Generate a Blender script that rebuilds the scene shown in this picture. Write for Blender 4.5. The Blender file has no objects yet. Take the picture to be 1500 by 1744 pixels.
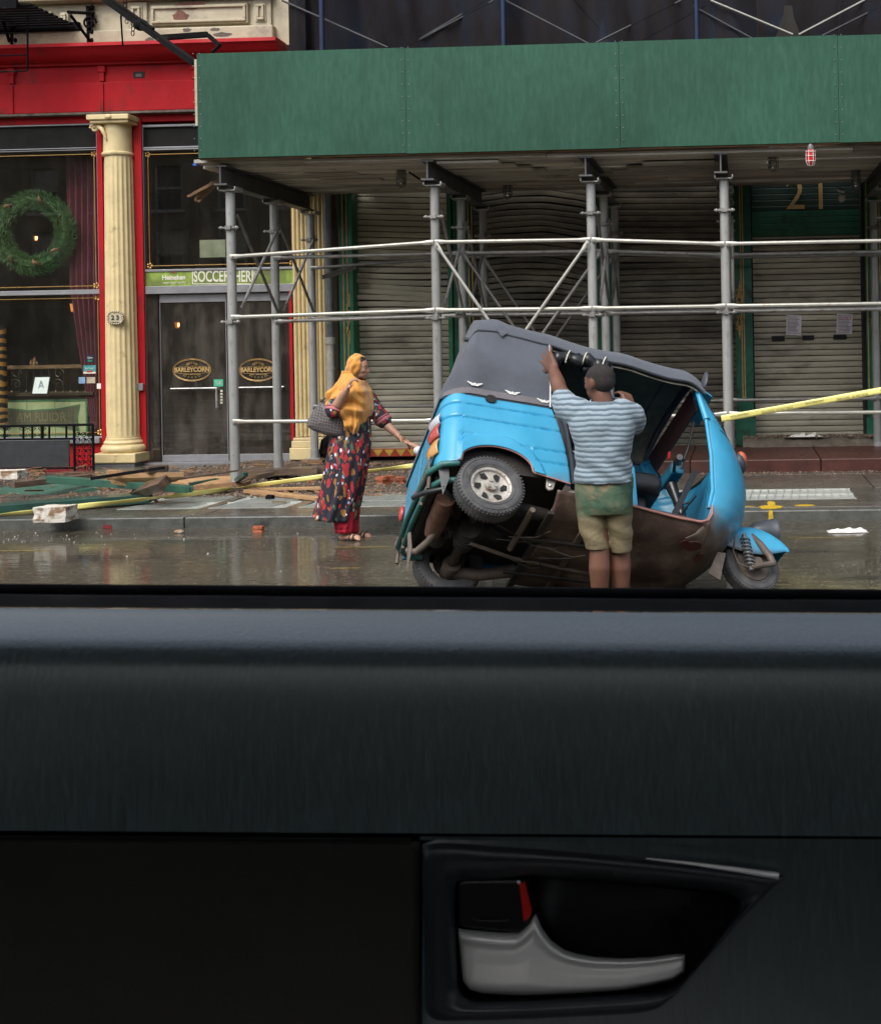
import bpy, bmesh, math, random
import numpy as np
from mathutils import Vector, Matrix, noise, Euler

random.seed(7)
sc = bpy.context.scene
col = sc.collection
R_ = math.radians

# ---------------------------------------------------------------- camera, light
# a passenger's eye inside a parked car, 1.65 m above the road, looking across the street
FPX, CX, CY, YAW, ROLL = 2000.0, 1172.0, 577.0, .044, .018      # 1500 px wide photograph
EYE = np.array([0, 0, 1.65])
_r0 = np.array([math.cos(YAW), math.sin(YAW), 0]); _fw = np.array([-math.sin(YAW), math.cos(YAW), 0])
_up = np.array([0, 0, 1.0])
_R = math.cos(ROLL)*_r0 - math.sin(ROLL)*_up; _U = math.cos(ROLL)*_up + math.sin(ROLL)*_r0

def ray(px, py): return _fw + _R*(px-CX)/FPX - _U*(py-CY)/FPX
def P(px, py, Y):
    d = ray(px, py); return Vector(EYE + d*(Y/d[1]))
def G(px, py, z):
    d = ray(px, py); return Vector(EYE + d*((z-EYE[2])/d[2]))

cd = bpy.data.cameras.new('camera'); cam = bpy.data.objects.new('camera', cd); col.objects.link(cam)
cam.matrix_world = Matrix(((_R[0], _U[0], -_fw[0], EYE[0]), (_R[1], _U[1], -_fw[1], EYE[1]), (_R[2], _U[2], -_fw[2], EYE[2]), (0, 0, 0, 1)))
cd.sensor_fit = 'HORIZONTAL'; cd.sensor_width = 36; cd.lens = 48
cd.shift_x = -(CX-750)/1500; cd.shift_y = -(872-CY)/1500
cd.clip_start = .05; cd.clip_end = 500
cd.dof.use_dof = True; cd.dof.focus_distance = 9.5; cd.dof.aperture_fstop = 34
sc.camera = cam

w = bpy.data.worlds.new('World'); sc.world = w; w.use_nodes = True
nt = w.node_tree; nt.nodes.clear()
sky = nt.nodes.new('ShaderNodeTexSky'); sky.sky_type = 'NISHITA'; sky.sun_disc = False
sky.sun_elevation = R_(52); sky.sun_rotation = R_(200); sky.air_density = 1.0; sky.dust_density = 3.0; sky.ozone_density = 1.0
hs = nt.nodes.new('ShaderNodeHueSaturation'); hs.inputs['Saturation'].default_value = .42
bg = nt.nodes.new('ShaderNodeBackground'); bg.inputs['Strength'].default_value = .15
wo = nt.nodes.new('ShaderNodeOutputWorld')
nt.links.new(sky.outputs[0], hs.inputs['Color']); nt.links.new(hs.outputs[0], bg.inputs[0]); nt.links.new(bg.outputs[0], wo.inputs[0])

sd = bpy.data.lights.new('sun', 'SUN'); sd.energy = 1.3; sd.angle = R_(35); sd.color = (1, .97, .92)
sun = bpy.data.objects.new('sun', sd); col.objects.link(sun)
# sun_rotation 200: the sun stands behind the viewer's shoulder, over the street
_el, _az = R_(52), R_(200)
_sd = Vector((math.sin(_az)*math.cos(_el), math.cos(_az)*math.cos(_el), math.sin(_el)))
sun.rotation_euler = _sd.to_track_quat('Z', 'Y').to_euler(); sun.location = (0, -8, 20)
sc.view_settings.view_transform = 'Standard'; sc.view_settings.look = 'None'
sc.view_settings.exposure = 0.72; sc.view_settings.gamma = 1; sc.view_settings.use_curve_mapping = False
sc.render.engine = 'CYCLES'
sc.cycles.max_bounces = 8; sc.cycles.transparent_max_bounces = 12; sc.cycles.caustics_reflective = False; sc.cycles.caustics_refractive = False

# ---------------------------------------------------------------- materials
MATS = {}
def _n(nt, t, **kw):
    n = nt.nodes.new(t)
    for k, v in kw.items():
        if k in n.inputs.keys(): n.inputs[k].default_value = v
        else: setattr(n, k, v)
    return n
def ramp(nt, fac, stops, interp='LINEAR'):
    r = nt.nodes.new('ShaderNodeValToRGB'); r.color_ramp.interpolation = interp
    els = r.color_ramp.elements
    while len(els) > 1: els.remove(els[-1])
    els[0].position = stops[0][0]; els[0].color = c4(stops[0][1])
    for p, c in stops[1:]:
        e = els.new(p); e.color = c4(c)
    nt.links.new(fac, r.inputs[0]); return r.outputs[0]
def c4(c):
    if isinstance(c, (int, float)): return (c, c, c, 1)
    return tuple(c)+(1,) if len(c) == 3 else tuple(c)
def mixc(nt, fac, a, b, mode='MIX'):
    m = nt.nodes.new('ShaderNodeMix'); m.data_type = 'RGBA'; m.blend_type = mode
    for k, v in ((0, fac), (6, a), (7, b)):
        sock = m.inputs[k]
        if hasattr(v, 'is_linked'): nt.links.new(v, sock)
        elif k == 0: sock.default_value = v
        else: sock.default_value = c4(v)
    return m.outputs[2]
def coords(nt, scale=(1, 1, 1), rot=(0, 0, 0), world=False):
    if world:
        g = nt.nodes.new('ShaderNodeNewGeometry'); o = g.outputs['Position']
    else:
        g = nt.nodes.new('ShaderNodeTexCoord'); o = g.outputs['Object']
    mp = nt.nodes.new('ShaderNodeMapping'); mp.inputs['Scale'].default_value = scale; mp.inputs['Rotation'].default_value = rot
    nt.links.new(o, mp.inputs[0]); return mp.outputs[0]
def noi(nt, vec, scale, detail=4, rough=.55, dist=0):
    n = _n(nt, 'ShaderNodeTexNoise', Scale=scale, Detail=detail, Roughness=rough, Distortion=dist)
    nt.links.new(vec, n.inputs['Vector']); return n.outputs['Fac']

def mat(name, base, rough=.55, metal=0, var=.25, vs=6, stain=None, stain_at=(.58, .72), ss=4, bump=.15, bs=60,
        stretch=(1, 1, 1), rvar=.1, spec=.5, rand=0, coat=0, emit=None, alpha=1, sheen=0, world=False):
    """painted or raw surface: tone drift, optional stains of their own colour, fine relief, uneven gloss"""
    if name in MATS: return MATS[name]
    m = bpy.data.materials.new(name); m.use_nodes = True; nt = m.node_tree
    b = nt.nodes['Principled BSDF']; MATS[name] = m
    v = coords(nt, stretch, world=world)
    n1 = noi(nt, v, vs, 5, .6)
    dark = tuple(c*(1-var) for c in base); light = tuple(min(1, c*(1+var)) for c in base)
    c = ramp(nt, n1, [(.3, dark), (.7, light)])
    if stain is not None:
        n2 = noi(nt, v, ss, 7, .65, .3)
        f = ramp(nt, n2, [(stain_at[0], 0), (stain_at[1], 1)])
        c = mixc(nt, f, c, stain)
    if rand:
        oi = nt.nodes.new('ShaderNodeObjectInfo')
        f = ramp(nt, oi.outputs['Random'], [(0, 1-rand), (1, 1+rand*.0+0)])
        c = mixc(nt, 1.0, c, f, 'MULTIPLY')
    nt.links.new(c, b.inputs['Base Color'])
    rr = ramp(nt, noi(nt, v, vs*2.3, 4), [(.3, max(.02, rough-rvar)), (.7, min(1, rough+rvar))])
    nt.links.new(rr, b.inputs['Roughness'])
    b.inputs['Metallic'].default_value = metal; b.inputs['Specular IOR Level'].default_value = spec
    if coat: b.inputs['Coat Weight'].default_value = coat; b.inputs['Coat Roughness'].default_value = .12
    if sheen: b.inputs['Sheen Weight'].default_value = sheen
    if bump:
        bm_ = _n(nt, 'ShaderNodeBump', Strength=bump, Distance=.01)
        nt.links.new(noi(nt, v, bs, 6, .6), bm_.inputs['Height']); nt.links.new(bm_.outputs[0], b.inputs['Normal'])
    if emit:
        b.inputs['Emission Color'].default_value = c4(emit[0]); b.inputs['Emission Strength'].default_value = emit[1]
    return m

def glass(name, tint=(1, 1, 1), refl=.04, rough=.015, dirt=.012):
    m = bpy.data.materials.new(name); m.use_nodes = True; nt = m.node_tree; nt.nodes.clear(); MATS[name] = m
    t = _n(nt, 'ShaderNodeBsdfTransparent', Color=c4(tint)); g = _n(nt, 'ShaderNodeBsdfGlossy', Roughness=rough)
    d = _n(nt, 'ShaderNodeBsdfDiffuse', Color=c4((.30, .28, .24)))
    f = nt.nodes.new('ShaderNodeFresnel'); f.inputs['IOR'].default_value = 1.5
    ad = _n(nt, 'ShaderNodeMath', operation='ADD'); ad.inputs[1].default_value = refl
    nt.links.new(f.outputs[0], ad.inputs[0]); ge = nt.nodes.new('ShaderNodeNewGeometry')     # only the outer face mirrors
    fr = _n(nt, 'ShaderNodeMath', operation='SUBTRACT'); fr.inputs[0].default_value = 1; nt.links.new(ge.outputs['Backfacing'], fr.inputs[1])
    mu = _n(nt, 'ShaderNodeMath', operation='MULTIPLY'); nt.links.new(ad.outputs[0], mu.inputs[0]); nt.links.new(fr.outputs[0], mu.inputs[1]); ad = mu
    mx = nt.nodes.new('ShaderNodeMixShader'); nt.links.new(ad.outputs[0], mx.inputs[0]); nt.links.new(t.outputs[0], mx.inputs[1]); nt.links.new(g.outputs[0], mx.inputs[2])
    m2 = nt.nodes.new('ShaderNodeMixShader')
    fac = ramp(nt, noi(nt, coords(nt, (1, 1, .35)), 5, 7, .65), [(.45, dirt*.5), (.75, dirt*2.2)])
    nt.links.new(fac, m2.inputs[0]); nt.links.new(mx.outputs[0], m2.inputs[1]); nt.links.new(d.outputs[0], m2.inputs[2])
    o = nt.nodes.new('ShaderNodeOutputMaterial'); nt.links.new(m2.outputs[0], o.inputs[0])
    return m

# ---------------------------------------------------------------- mesh helpers
OFF = {}
def off(o): return OFF.get(o.name, Vector((0, 0, 0))) if o else Vector((0, 0, 0))
class MB:
    def __init__(s): s.v = []; s.f = []
    def add(s, v, f):
        k = len(s.v); s.v += [Vector(p) for p in v]; s.f += [tuple(i+k for i in q) for q in f]; return s
    def box(s, c, d, rot=None):
        x, y, z = (q/2 for q in d); c = Vector(c)
        vs = [Vector((a*x, b*y, e*z)) for a in (-1, 1) for b in (-1, 1) for e in (-1, 1)]
        if rot is not None:
            M_ = rot if isinstance(rot, Matrix) else Euler(rot).to_matrix(); vs = [M_ @ p for p in vs]
        return s.add([c+p for p in vs], [(0, 1, 3, 2), (4, 6, 7, 5), (0, 4, 5, 1), (2, 3, 7, 6), (0, 2, 6, 4), (1, 5, 7, 3)])
    def mm(s, a, b):
        a = Vector(a); b = Vector(b); return s.box((a+b)/2, [abs(b[i]-a[i]) for i in range(3)])
    def tube(s, path, r, n=8, caps=True, sq=None):
        path = [Vector(p) for p in path]; rs = r if isinstance(r, (list, tuple)) else [r]*len(path)
        k = len(s.v); up = None
        for i, p in enumerate(path):
            t = (path[min(i+1, len(path)-1)]-path[max(i-1, 0)])
            if t.length < 1e-9: t = Vector((0, 0, 1))
            t.normalize()
            if up is None:
                up = t.orthogonal().normalized()
                if abs(t.z) < .9: up = (Vector((0, 0, 1)) - t*t.z).normalized()
            up = (up - t*up.dot(t)).normalized(); q = t.cross(up)
            for j in range(n):
                a = 2*math.pi*j/n + (math.pi/4 if n == 4 else 0)
                e = rs[i] if not isinstance(rs[i], (tuple, list)) else 1
                ra, rb = (e, e) if not isinstance(rs[i], (tuple, list)) else rs[i]
                s.v.append(p + up*math.cos(a)*ra + q*math.sin(a)*rb)
        for i in range(len(path)-1):
            for j in range(n):
                a = k+i*n+j; b = k+i*n+(j+1) % n
                s.f.append((a, b, b+n, a+n))
        if caps: s.f.append(tuple(k+j for j in reversed(range(n)))); s.f.append(tuple(k+(len(path)-1)*n+j for j in range(n)))
        return s
    def ell(s, c, r, rot=None, nu=14, nv=9):
        c = Vector(c); r = (r, r, r) if isinstance(r, (int, float)) else r
        M_ = (rot if isinstance(rot, Matrix) else Euler(rot).to_matrix()) if rot is not None else Matrix.Identity(3)
        k = len(s.v)
        for i in range(1, nv):
            t = math.pi*i/nv
            for j in range(nu):
                a = 2*math.pi*j/nu
                s.v.append(c + M_ @ Vector((r[0]*math.sin(t)*math.cos(a), r[1]*math.sin(t)*math.sin(a), r[2]*math.cos(t))))
        top = len(s.v); s.v.append(c+M_ @ Vector((0, 0, r[2]))); s.v.append(c-M_ @ Vector((0, 0, r[2])))
        for i in range(nv-2):
            for j in range(nu):
                a = k+i*nu+j; b = k+i*nu+(j+1) % nu; s.f.append((a, a+nu, b+nu, b))
        for j in range(nu):
            s.f.append((top, k+j, k+(j+1) % nu)); s.f.append((top+1, k+(nv-2)*nu+(j+1) % nu, k+(nv-2)*nu+j))
        return s
    def limb(s, pts, rs, n=12):
        s.tube(pts, rs, n)
        for p, r in zip(pts, rs): s.ell(p, r if not isinstance(r, (tuple, list)) else (r[0], r[1], min(r)), nu=n, nv=7)
        return s
    def prism(s, poly, ext):
        """closed polygon of 3D points pushed along ext"""
        ext = Vector(ext); n = len(poly); a = [Vector(p) for p in poly]
        return s.add(a+[p+ext for p in a], [tuple(range(n)), tuple(reversed(range(n, 2*n)))] + [(i, i+n, (i+1) % n+n, (i+1) % n) for i in range(n)])
    def grid(s, fn, nu, nv, closed=False):
        k = len(s.v)
        for i in range(nu+1):
            for j in range(nv+1): s.v.append(Vector(fn(i/nu, j/nv)))
        for i in range(nu):
            for j in range(nv):
                a = k+i*(nv+1)+j; s.f.append((a, a+nv+1, a+nv+2, a+1))
        return s
    def lathe(s, prof, o, ax=(0, 0, 1), n=24, caps=True):
        """prof: (radius, height along ax)"""
        o = Vector(o); ax = Vector(ax).normalized(); u = ax.orthogonal().normalized(); w_ = ax.cross(u); k = len(s.v)
        for r, h in prof:
            for j in range(n):
                a = 2*math.pi*j/n; s.v.append(o+ax*h+u*math.cos(a)*r+w_*math.sin(a)*r)
        for i in range(len(prof)-1):
            for j in range(n):
                a = k+i*n+j; b = k+i*n+(j+1) % n; s.f.append((a, b, b+n, a+n))
        if caps: s.f.append(tuple(k+j for j in reversed(range(n)))); s.f.append(tuple(k+(len(prof)-1)*n+j for j in range(n)))
        return s
    def warp(s, fn): s.v = [Vector(fn(p)) for p in s.v]; return s
    def mesh(s, name, m, shift=Vector((0, 0, 0))):
        me = bpy.data.meshes.new(name); me.from_pydata([tuple(p-shift) for p in s.v], [], s.f)
        if m is not None: me.materials.append(m)
        return me
    def build(s, name, m, parent=None, smooth=0, bevel=0, at=None, rot=None, solid=0, sub=0, label=None, kind=None, recalc=True):
        shift = off(parent) if at is None else Vector((0, 0, 0))
        me = s.mesh(name, m, shift)
        if recalc or smooth:
            b = bmesh.new(); b.from_mesh(me); bmesh.ops.recalc_face_normals(b, faces=b.faces); b.to_mesh(me); b.free()
        if smooth:
            me.polygons.foreach_set('use_smooth', [True]*len(me.polygons))
            if smooth < 170: me.set_sharp_from_angle(angle=R_(smooth))
        o = bpy.data.objects.new(name, me); col.objects.link(o)
        if parent is not None: o.parent = parent
        OFF[o.name] = off(parent) if at is None else Vector(at)
        if at is not None: o.location = Vector(at)-(off(parent) if parent is not None else Vector((0, 0, 0)))
        if rot is not None: o.rotation_euler = rot
        if solid: md = o.modifiers.new('thickness', 'SOLIDIFY'); md.thickness = solid; md.offset = 0
        if sub: md = o.modifiers.new('sub', 'SUBSURF'); md.levels = md.render_levels = sub
        if bevel: md = o.modifiers.new('bevel', 'BEVEL'); md.width = bevel; md.segments = 2; md.limit_method = 'ANGLE'; md.angle_limit = R_(35)
        if label: o['label'] = label
        if kind: o['kind'] = kind
        return o
def remeshed(mb, voxel, smooth=4, disp=None):
    """union of overlapping shapes as one continuous skin"""
    me = mb.mesh('tmp', None); o = bpy.data.objects.new('tmp', me); col.objects.link(o)
    md = o.modifiers.new('r', 'REMESH'); md.mode = 'VOXEL'; md.voxel_size = voxel
    if smooth: md = o.modifiers.new('s', 'SMOOTH'); md.iterations = smooth; md.factor = .5
    dg = bpy.context.evaluated_depsgraph_get(); dg.update(); e = o.evaluated_get(dg); m2 = bpy.data.meshes.new_from_object(e)
    r = MB(); r.v = [v.co.copy() for v in m2.vertices]; r.f = [tuple(p.vertices) for p in m2.polygons]
    nr = [v.normal.copy() for v in m2.vertices]
    bpy.data.objects.remove(o); bpy.data.meshes.remove(m2)
    if disp: r.v = [p+n_*disp(p) for p, n_ in zip(r.v, nr)]
    return r
def join(mb, other): return mb.add(other.v, other.f)
def thing(name, label, cat, loc=(0, 0, 0), group=None):
    o = bpy.data.objects.new(name, None); col.objects.link(o); o.location = loc; o.empty_display_size = .2
    o['label'] = label; o['category'] = cat
    if group: o['group'] = group
    OFF[o.name] = Vector(loc); return o
def tag(o, label, cat, group=None):
    o['label'] = label; o['category'] = cat
    if group: o['group'] = group
    return o
def struct(o): o['kind'] = 'structure'; return o
def inst(src, parent=None, at=(0, 0, 0), rot=(0, 0, 0), scale=None):
    """another object that shares the mesh"""
    o = src.copy(); col.objects.link(o); o.parent = parent
    o.location = Vector(at)-(off(parent) if parent is not None else Vector((0, 0, 0))); o.rotation_euler = rot
    if scale: o.scale = scale
    for k in ('label', 'group', 'category'):
        if k in o: del o[k]
    return o
def text(s, name, size, m, parent, at, rot=(math.pi/2, 0, 0), ext=.0015, sx=1, align='CENTER', space=1, bold=0):
    cu = bpy.data.curves.new(name, 'FONT'); cu.body = s; cu.size = size; cu.align_x = align; cu.align_y = 'CENTER'
    cu.extrude = ext; cu.space_character = space; cu.resolution_u = 3; cu.offset = bold
    t = bpy.data.objects.new('tmp', cu); col.objects.link(t)
    dg = bpy.context.evaluated_depsgraph_get(); dg.update(); me = bpy.data.meshes.new_from_object(t.evaluated_get(dg)); bpy.data.objects.remove(t)
    for v in me.vertices: v.co.x *= sx
    me.materials.clear(); me.materials.append(m)
    o = bpy.data.objects.new(name, me); col.objects.link(o); o.parent = parent
    o.location = Vector(at)-off(parent); o.rotation_euler = rot
    return o
def rect(px0, py0, px1, py1, Y, d, mb=None, sy=0):
    """axis-aligned block whose front face fills the photo rectangle at depth Y, d deep"""
    a = P(px0, (py0+py0)/2, Y); b = P(px1, py1, Y); m_ = P((px0+px1)/2, py0, Y); n_ = P((px0+px1)/2, py1, Y)
    x0 = P(px0, (py0+py1)/2, Y).x; x1 = P(px1, (py0+py1)/2, Y).x
    mb = mb or MB(); return mb.mm((x0, Y, n_.z), (x1, Y+d, m_.z))
def X(px, Y, py=585): return P(px, py, Y).x
def Z(py, Y, px=700): return P(px, py, Y).z
# ---------------------------------------------------------------- materials used by the street
def road_material():
    m = bpy.data.materials.new('wet_asphalt'); m.use_nodes = True; nt = m.node_tree; b = nt.nodes['Principled BSDF']
    v = coords(nt)
    big = noi(nt, coords(nt, (.35, 1.1, 1)), 1.3, 6, .6, .4)            # puddled and drained areas
    grit = noi(nt, v, 95, 4, .75)
    vor = _n(nt, 'ShaderNodeTexVoronoi', Scale=75.0); nt.links.new(v, vor.inputs['Vector'])
    base = ramp(nt, big, [(.3, (.024, .021, .014)), (.7, (.050, .044, .030))])
    chips = ramp(nt, grit, [(.50, 0), (.62, 1)])
    base = mixc(nt, chips, base, (.125, .112, .078))
    spk = ramp(nt, vor.outputs['Color'], [(.80, 0), (.84, 1)])
    base = mixc(nt, spk, base, (.20, .18, .13))
    tar = ramp(nt, noi(nt, coords(nt, (.5, 3, 1)), .9, 5), [(.60, 0), (.68, 1)])
    base = mixc(nt, tar, base, (.022, .022, .021))
    nt.links.new(base, b.inputs['Base Color'])
    nt.links.new(ramp(nt, big, [(.36, .12), (.50, .27), (.66, .42)]), b.inputs['Roughness'])
    b.inputs['Specular IOR Level'].default_value = .5
    b.inputs['Coat Weight'].default_value = .55; b.inputs['Coat Roughness'].default_value = .055; b.inputs['Specular IOR Level'].default_value = .35; b.inputs['Coat IOR'].default_value = 1.33
    bm_ = _n(nt, 'ShaderNodeBump', Strength=.55, Distance=.008); nt.links.new(grit, bm_.inputs['Height'])
    b2 = _n(nt, 'ShaderNodeBump', Strength=.25, Distance=.02); nt.links.new(noi(nt, coords(nt, (.6, 2.2, 1)), 3, 4), b2.inputs['Height'])
    nt.links.new(bm_.outputs[0], b2.inputs['Normal']); nt.links.new(b2.outputs[0], b.inputs['Normal'])
    wv = _n(nt, 'ShaderNodeBump', Strength=.07, Distance=.02); nt.links.new(noi(nt, coords(nt, (.8, 3, 1)), 4, 3), wv.inputs['Height'])
    nt.links.new(wv.outputs[0], b.inputs['Coat Normal'])
    return m
M_road = road_material()
M_kerb = mat('kerb_stone', (.085, .088, .080), .32, var=.3, vs=9, stain=(.03, .03, .028), bump=.3, bs=90, coat=.4)
M_flag = mat('wet_paving', (.10, .088, .072), .30, var=.3, vs=3, stain=(.05, .04, .032), bump=.35, bs=70, rand=.25, coat=.35)
M_grate = mat('galvanised_grate', (.52, .54, .50), .35, .35, var=.15, vs=8, bump=.1)
M_redstep = mat('oxblood_step', (.070, .022, .016), .45, var=.35, vs=7, stain=(.05, .035, .028), bump=.2)
M_stonestep = mat('old_brownstone', (.11, .090, .068), .7, var=.4, vs=9, stain=(.035, .03, .025), bump=.8, bs=30)
M_cream = mat('cream_cornice_paint', (.44, .385, .27), .6, var=.15, vs=5, stain=(.28, .24, .18), stain_at=(.55, .70), ss=3, bump=.25, bs=40)
M_creamcol = mat('cream_column_paint', (.66, .53, .28), .45, var=.12, vs=5, stain=(.32, .24, .12), stain_at=(.60, .78), ss=6, bump=.12, bs=50)
M_peel = mat('peeled_brown', (.16, .065, .045), .8, var=.3, vs=10, bump=.3)
M_red = mat('red_shopfront_paint', (.37, .010, .015), .6, spec=.15, var=.16, vs=2.2, stain=(.13, .020, .018), stain_at=(.56, .72), ss=2.6, bump=.5, bs=26, stretch=(1, 1, .6))
M_greyframe = mat('grey_aluminium_frame', (.26, .26, .27), .4, .3, var=.1, vs=6, bump=.05)
M_dark = mat('black_void', (.012, .012, .012), .8, var=.2, bump=0)
M_blackiron = mat('black_iron', (.008, .008, .009), .85, .0, spec=.08, var=.3, vs=12, stain=(.06, .035, .022), stain_at=(.62, .75), ss=8, bump=.25, bs=60)
M_brass = mat('brass_line', (.45, .27, .09), .35, .7, var=.15, bump=0)
M_gold = mat('gold_paint', (.48, .30, .11), .45, .3, var=.3, vs=14, bump=.1)
M_goldletter = mat('gold_letter', (.60, .40, .16), .4, .4, var=.15, vs=14, bump=0)
M_dgreen = mat('dark_green_paint', (.015, .11, .065), .38, var=.3, vs=5, stain=(.008, .02, .014), bump=.1)
M_shut = mat('shutter_steel', (.58, .54, .41), .55, .1, var=.2, vs=1.6, stain=(.22, .195, .145), stain_at=(.52, .72), ss=1.5, bump=.15, bs=30, stretch=(.7, 1, 2.2), rand=.3, world=True)
M_shutg = mat('green_shutter_steel', (.02, .045, .035), .4, .25, var=.3, vs=3, bump=.12, rand=.3)
M_interior = mat('restaurant_wall', (.20, .15, .11), .7, var=.3, vs=1.4, stain=(.08, .06, .05), ss=1.5, bump=.05)
M_wood_dk = mat('dark_wood', (.07, .042, .025), .45, var=.4, vs=5, stretch=(1, 1, 6), bump=.1)
M_velvet = mat('plum_curtain', (.20, .02, .055), .85, var=.3, vs=5, sheen=.5, bump=.15)
M_glass = glass('window_glass', (.90, .92, .88), .05)
M_doorglass = glass('door_glass', (.66, .60, .54), .05, dirt=.10)
M_tglass = mat('dark_transom_glass', (.012, .012, .011), .55, spec=.12, bump=0)  # matte black stands in for dark glass, so no sky reflects in it
M_white = mat('white_enamel', (.75, .75, .72), .5, var=.08, bump=.05)
M_pipe = mat('drain_pipe_grey', (.22, .25, .25), .5, var=.25, vs=8, stain=(.10, .08, .06), bump=.15)
M_pipew = mat('drain_pipe_white', (.60, .57, .50), .5, var=.2, vs=8, stain=(.22, .14, .08), stain_at=(.55, .66), bump=.15)
M_opp = mat('pale_stone_opposite', (.27, .22, .16), .8, var=.18, vs=.8, stain=(.25, .21, .17), ss=.7, bump=.2, bs=12)
M_brickop = mat('brown_brick_opposite', (.20, .12, .085), .85, var=.3, vs=3, bump=.3, bs=20)

FY = 15.4                                   # shopfront plane
SZ = .10                                    # pavement height

# ---------------------------------------------------------------- ground
rd = struct(MB().mm((-70, -9.2, -.3), (70, 10.54, 0)).build('road', M_road))
struct(MB().mm((-70, -60, -.4), (70, 70, -.31)).build('ground', M_flag))
struct(MB().mm((-70, -16, -.3), (70, -9.2, SZ)).build('far_side_pavement', M_flag))
kerb = bpy.data.objects.new('kerb', None); col.objects.link(kerb); struct(kerb)
stone = None; x = -9.4
for i in range(9):
    L = random.uniform(2.0, 2.6); 
    b = MB().mm((x+.004, 10.54, -.2), (x+L-.004, 10.72, SZ)).build('kerb_stone', M_kerb, kerb, bevel=.012); x += L
side = bpy.data.objects.new('pavement', None); col.objects.link(side); struct(side)
MB().mm((-70, 10.725, -.3), (70, 16.2, SZ-.02)).build('bed', M_flag, side)
MB().mm((-70, 10.54, -.3), (-9.41, 10.72, SZ)).build('kerb_run', M_kerb, kerb); MB().mm((x, 10.54, -.3), (70, 10.72, SZ)).build('kerb_run', M_kerb, kerb)
f0 = None
for r, (y0, y1) in enumerate(((10.73, 11.03), (12.03, 13.3), (13.3, 14.5), (14.5, 15.36))):
    x = -9.6 + .3*r
    while x < 4:
        L = 1.52 if r else 2.3
        MB().mm((x+.006, y0+.004, .0), (x+L-.006, y1-.004, SZ+random.uniform(-.003, .003))).build('flagstone', M_flag, side, bevel=.006); x += L
# iron cellar gratings let into the pavement: bars over a pale tray, stone between them
def grating(x0, x1, y0, y1, nx, ny, slant=0, wbar=.012, m=M_grate):
    mb = MB(); mb.mm((x0, y0, .07), (x1, y1, SZ-.012))
    for i in range(nx+1):
        t = x0+(x1-x0)*i/nx; s = slant
        a = Vector((t, y0, 0)); c = Vector((t+s, y1, 0))
        if t+s > x1 or t+s < x0: continue
        mb.prism([(a.x-wbar/2, y0, SZ-.012), (a.x+wbar/2, y0, SZ-.012), (c.x+wbar/2, y1, SZ-.012), (c.x-wbar/2, y1, SZ-.012)], (0, 0, .014))
    for j in range(ny+1):
        t = y0+(y1-y0)*j/ny
        mb.mm((x0, t-.008, SZ-.012), (x1, t+.008, SZ+.001))
    return mb.build('cellar_grating', m, side)
M_bar = mat('grate_bar', (.12, .12, .11), .4, .4, bump=0)
gx = [(X(235, 11.5, 855), X(370, 11.5, 855)), (X(386, 11.5, 855), X(512, 11.5, 855)), (X(535, 11.5, 855), X(730, 11.5, 855)), (X(760, 11.5, 855), X(980, 11.5, 855))]
for a, b in gx: grating(a, b, 11.10, 11.95, int((b-a)/.032), 2, .22)
a, b = X(1150, 11.5, 855), X(1455, 11.5, 855); gr = grating(a, b, 11.25, 12.0, 22, 2, .05, .008); 
xs = [-9.6]+[q for p in gx for q in p]+[a, b, 4]
for i in range(0, len(xs), 2):
    if xs[i+1]-xs[i] > .02: MB().mm((xs[i]+.006, 11.035, 0), (xs[i+1]-.006, 12.026, SZ-.001)).build('flagstone', M_flag, side)
MB().mm((a, 11.035, 0), (b, 11.245, SZ-.002)).build('flagstone', M_flag, side)
for (p, q) in gx: MB().mm((p, 11.035, 0), (q, 11.095, SZ-.002)).build('flagstone', M_flag, side)
# entrance steps on the right
st = struct(bpy.data.objects.new('entrance_steps', None)); col.objects.link(st)
for i in range(5):
    MB().mm((-3.6+i*1.5+.004, 13.5, 0), (-3.6+(i+1)*1.5-.004, 15.6, .25)).build('step_block', M_redstep, st, bevel=.012)
mb = MB().grid(lambda u, v: (X(1262, 15)+(X(1500, 15)+.6-X(1262, 15))*u, 14.98+.42*v, .25+.12*(1-(abs(v-1) ** 6))*min(1, v*8)+.012*noise.noise(Vector((u*20, v*6, 0)))), 40, 8)
mb.build('worn_stone_sill', M_stonestep, st, smooth=40)
# painted survey marks, each a thin coat on the surface
M_yel = mat('yellow_spray_paint', (.55, .36, .02), .5, var=.3, vs=20, bump=0)
def splat(pts, z, name='paint_mark', m=M_yel):
    o = MB().prism([(p.x, p.y, z) for p in pts], (0, 0, .002)).build(name, m); return struct(o)
def blob(px, py, rx, ry, z, k=22):
    c = G(px, py, z); e = G(px+rx, py, z).x-c.x; f = abs(G(px, py+ry, z).y-c.y)
    return [Vector((c.x+e*math.cos(t)*(1+.25*noise.noise(Vector((math.cos(t)*2, math.sin(t)*2, px)))), c.y+f*math.sin(t)*(1+.3*noise.noise(Vector((math.cos(t)*3, 5, math.sin(t)*3)))), 0)) for t in [2*math.pi*i/k for i in range(k)]]
splat(blob(1312, 864, 20, 3.2, SZ+.001), SZ+.002); splat(blob(1313, 858, 7, 4, SZ+.001), SZ+.0035); splat(blob(1370, 861, 18, 1.2, SZ), SZ+.002); splat(blob(1245, 863, 40, .7, SZ), SZ+.0015)
c = P(1312, 875, 10.5395)
struct(MB().prism([(c.x-.022, 10.538, -.0), (c.x+.026, 10.538, .0), (c.x+.018, 10.538, SZ), (c.x-.016, 10.538, SZ)], (0, -.0012, 0)).build('paint_mark', M_yel))
M_yf = mat('worn_yellow_road_paint', (.20, .15, .045), .35, var=.5, vs=14, bump=0)
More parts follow.
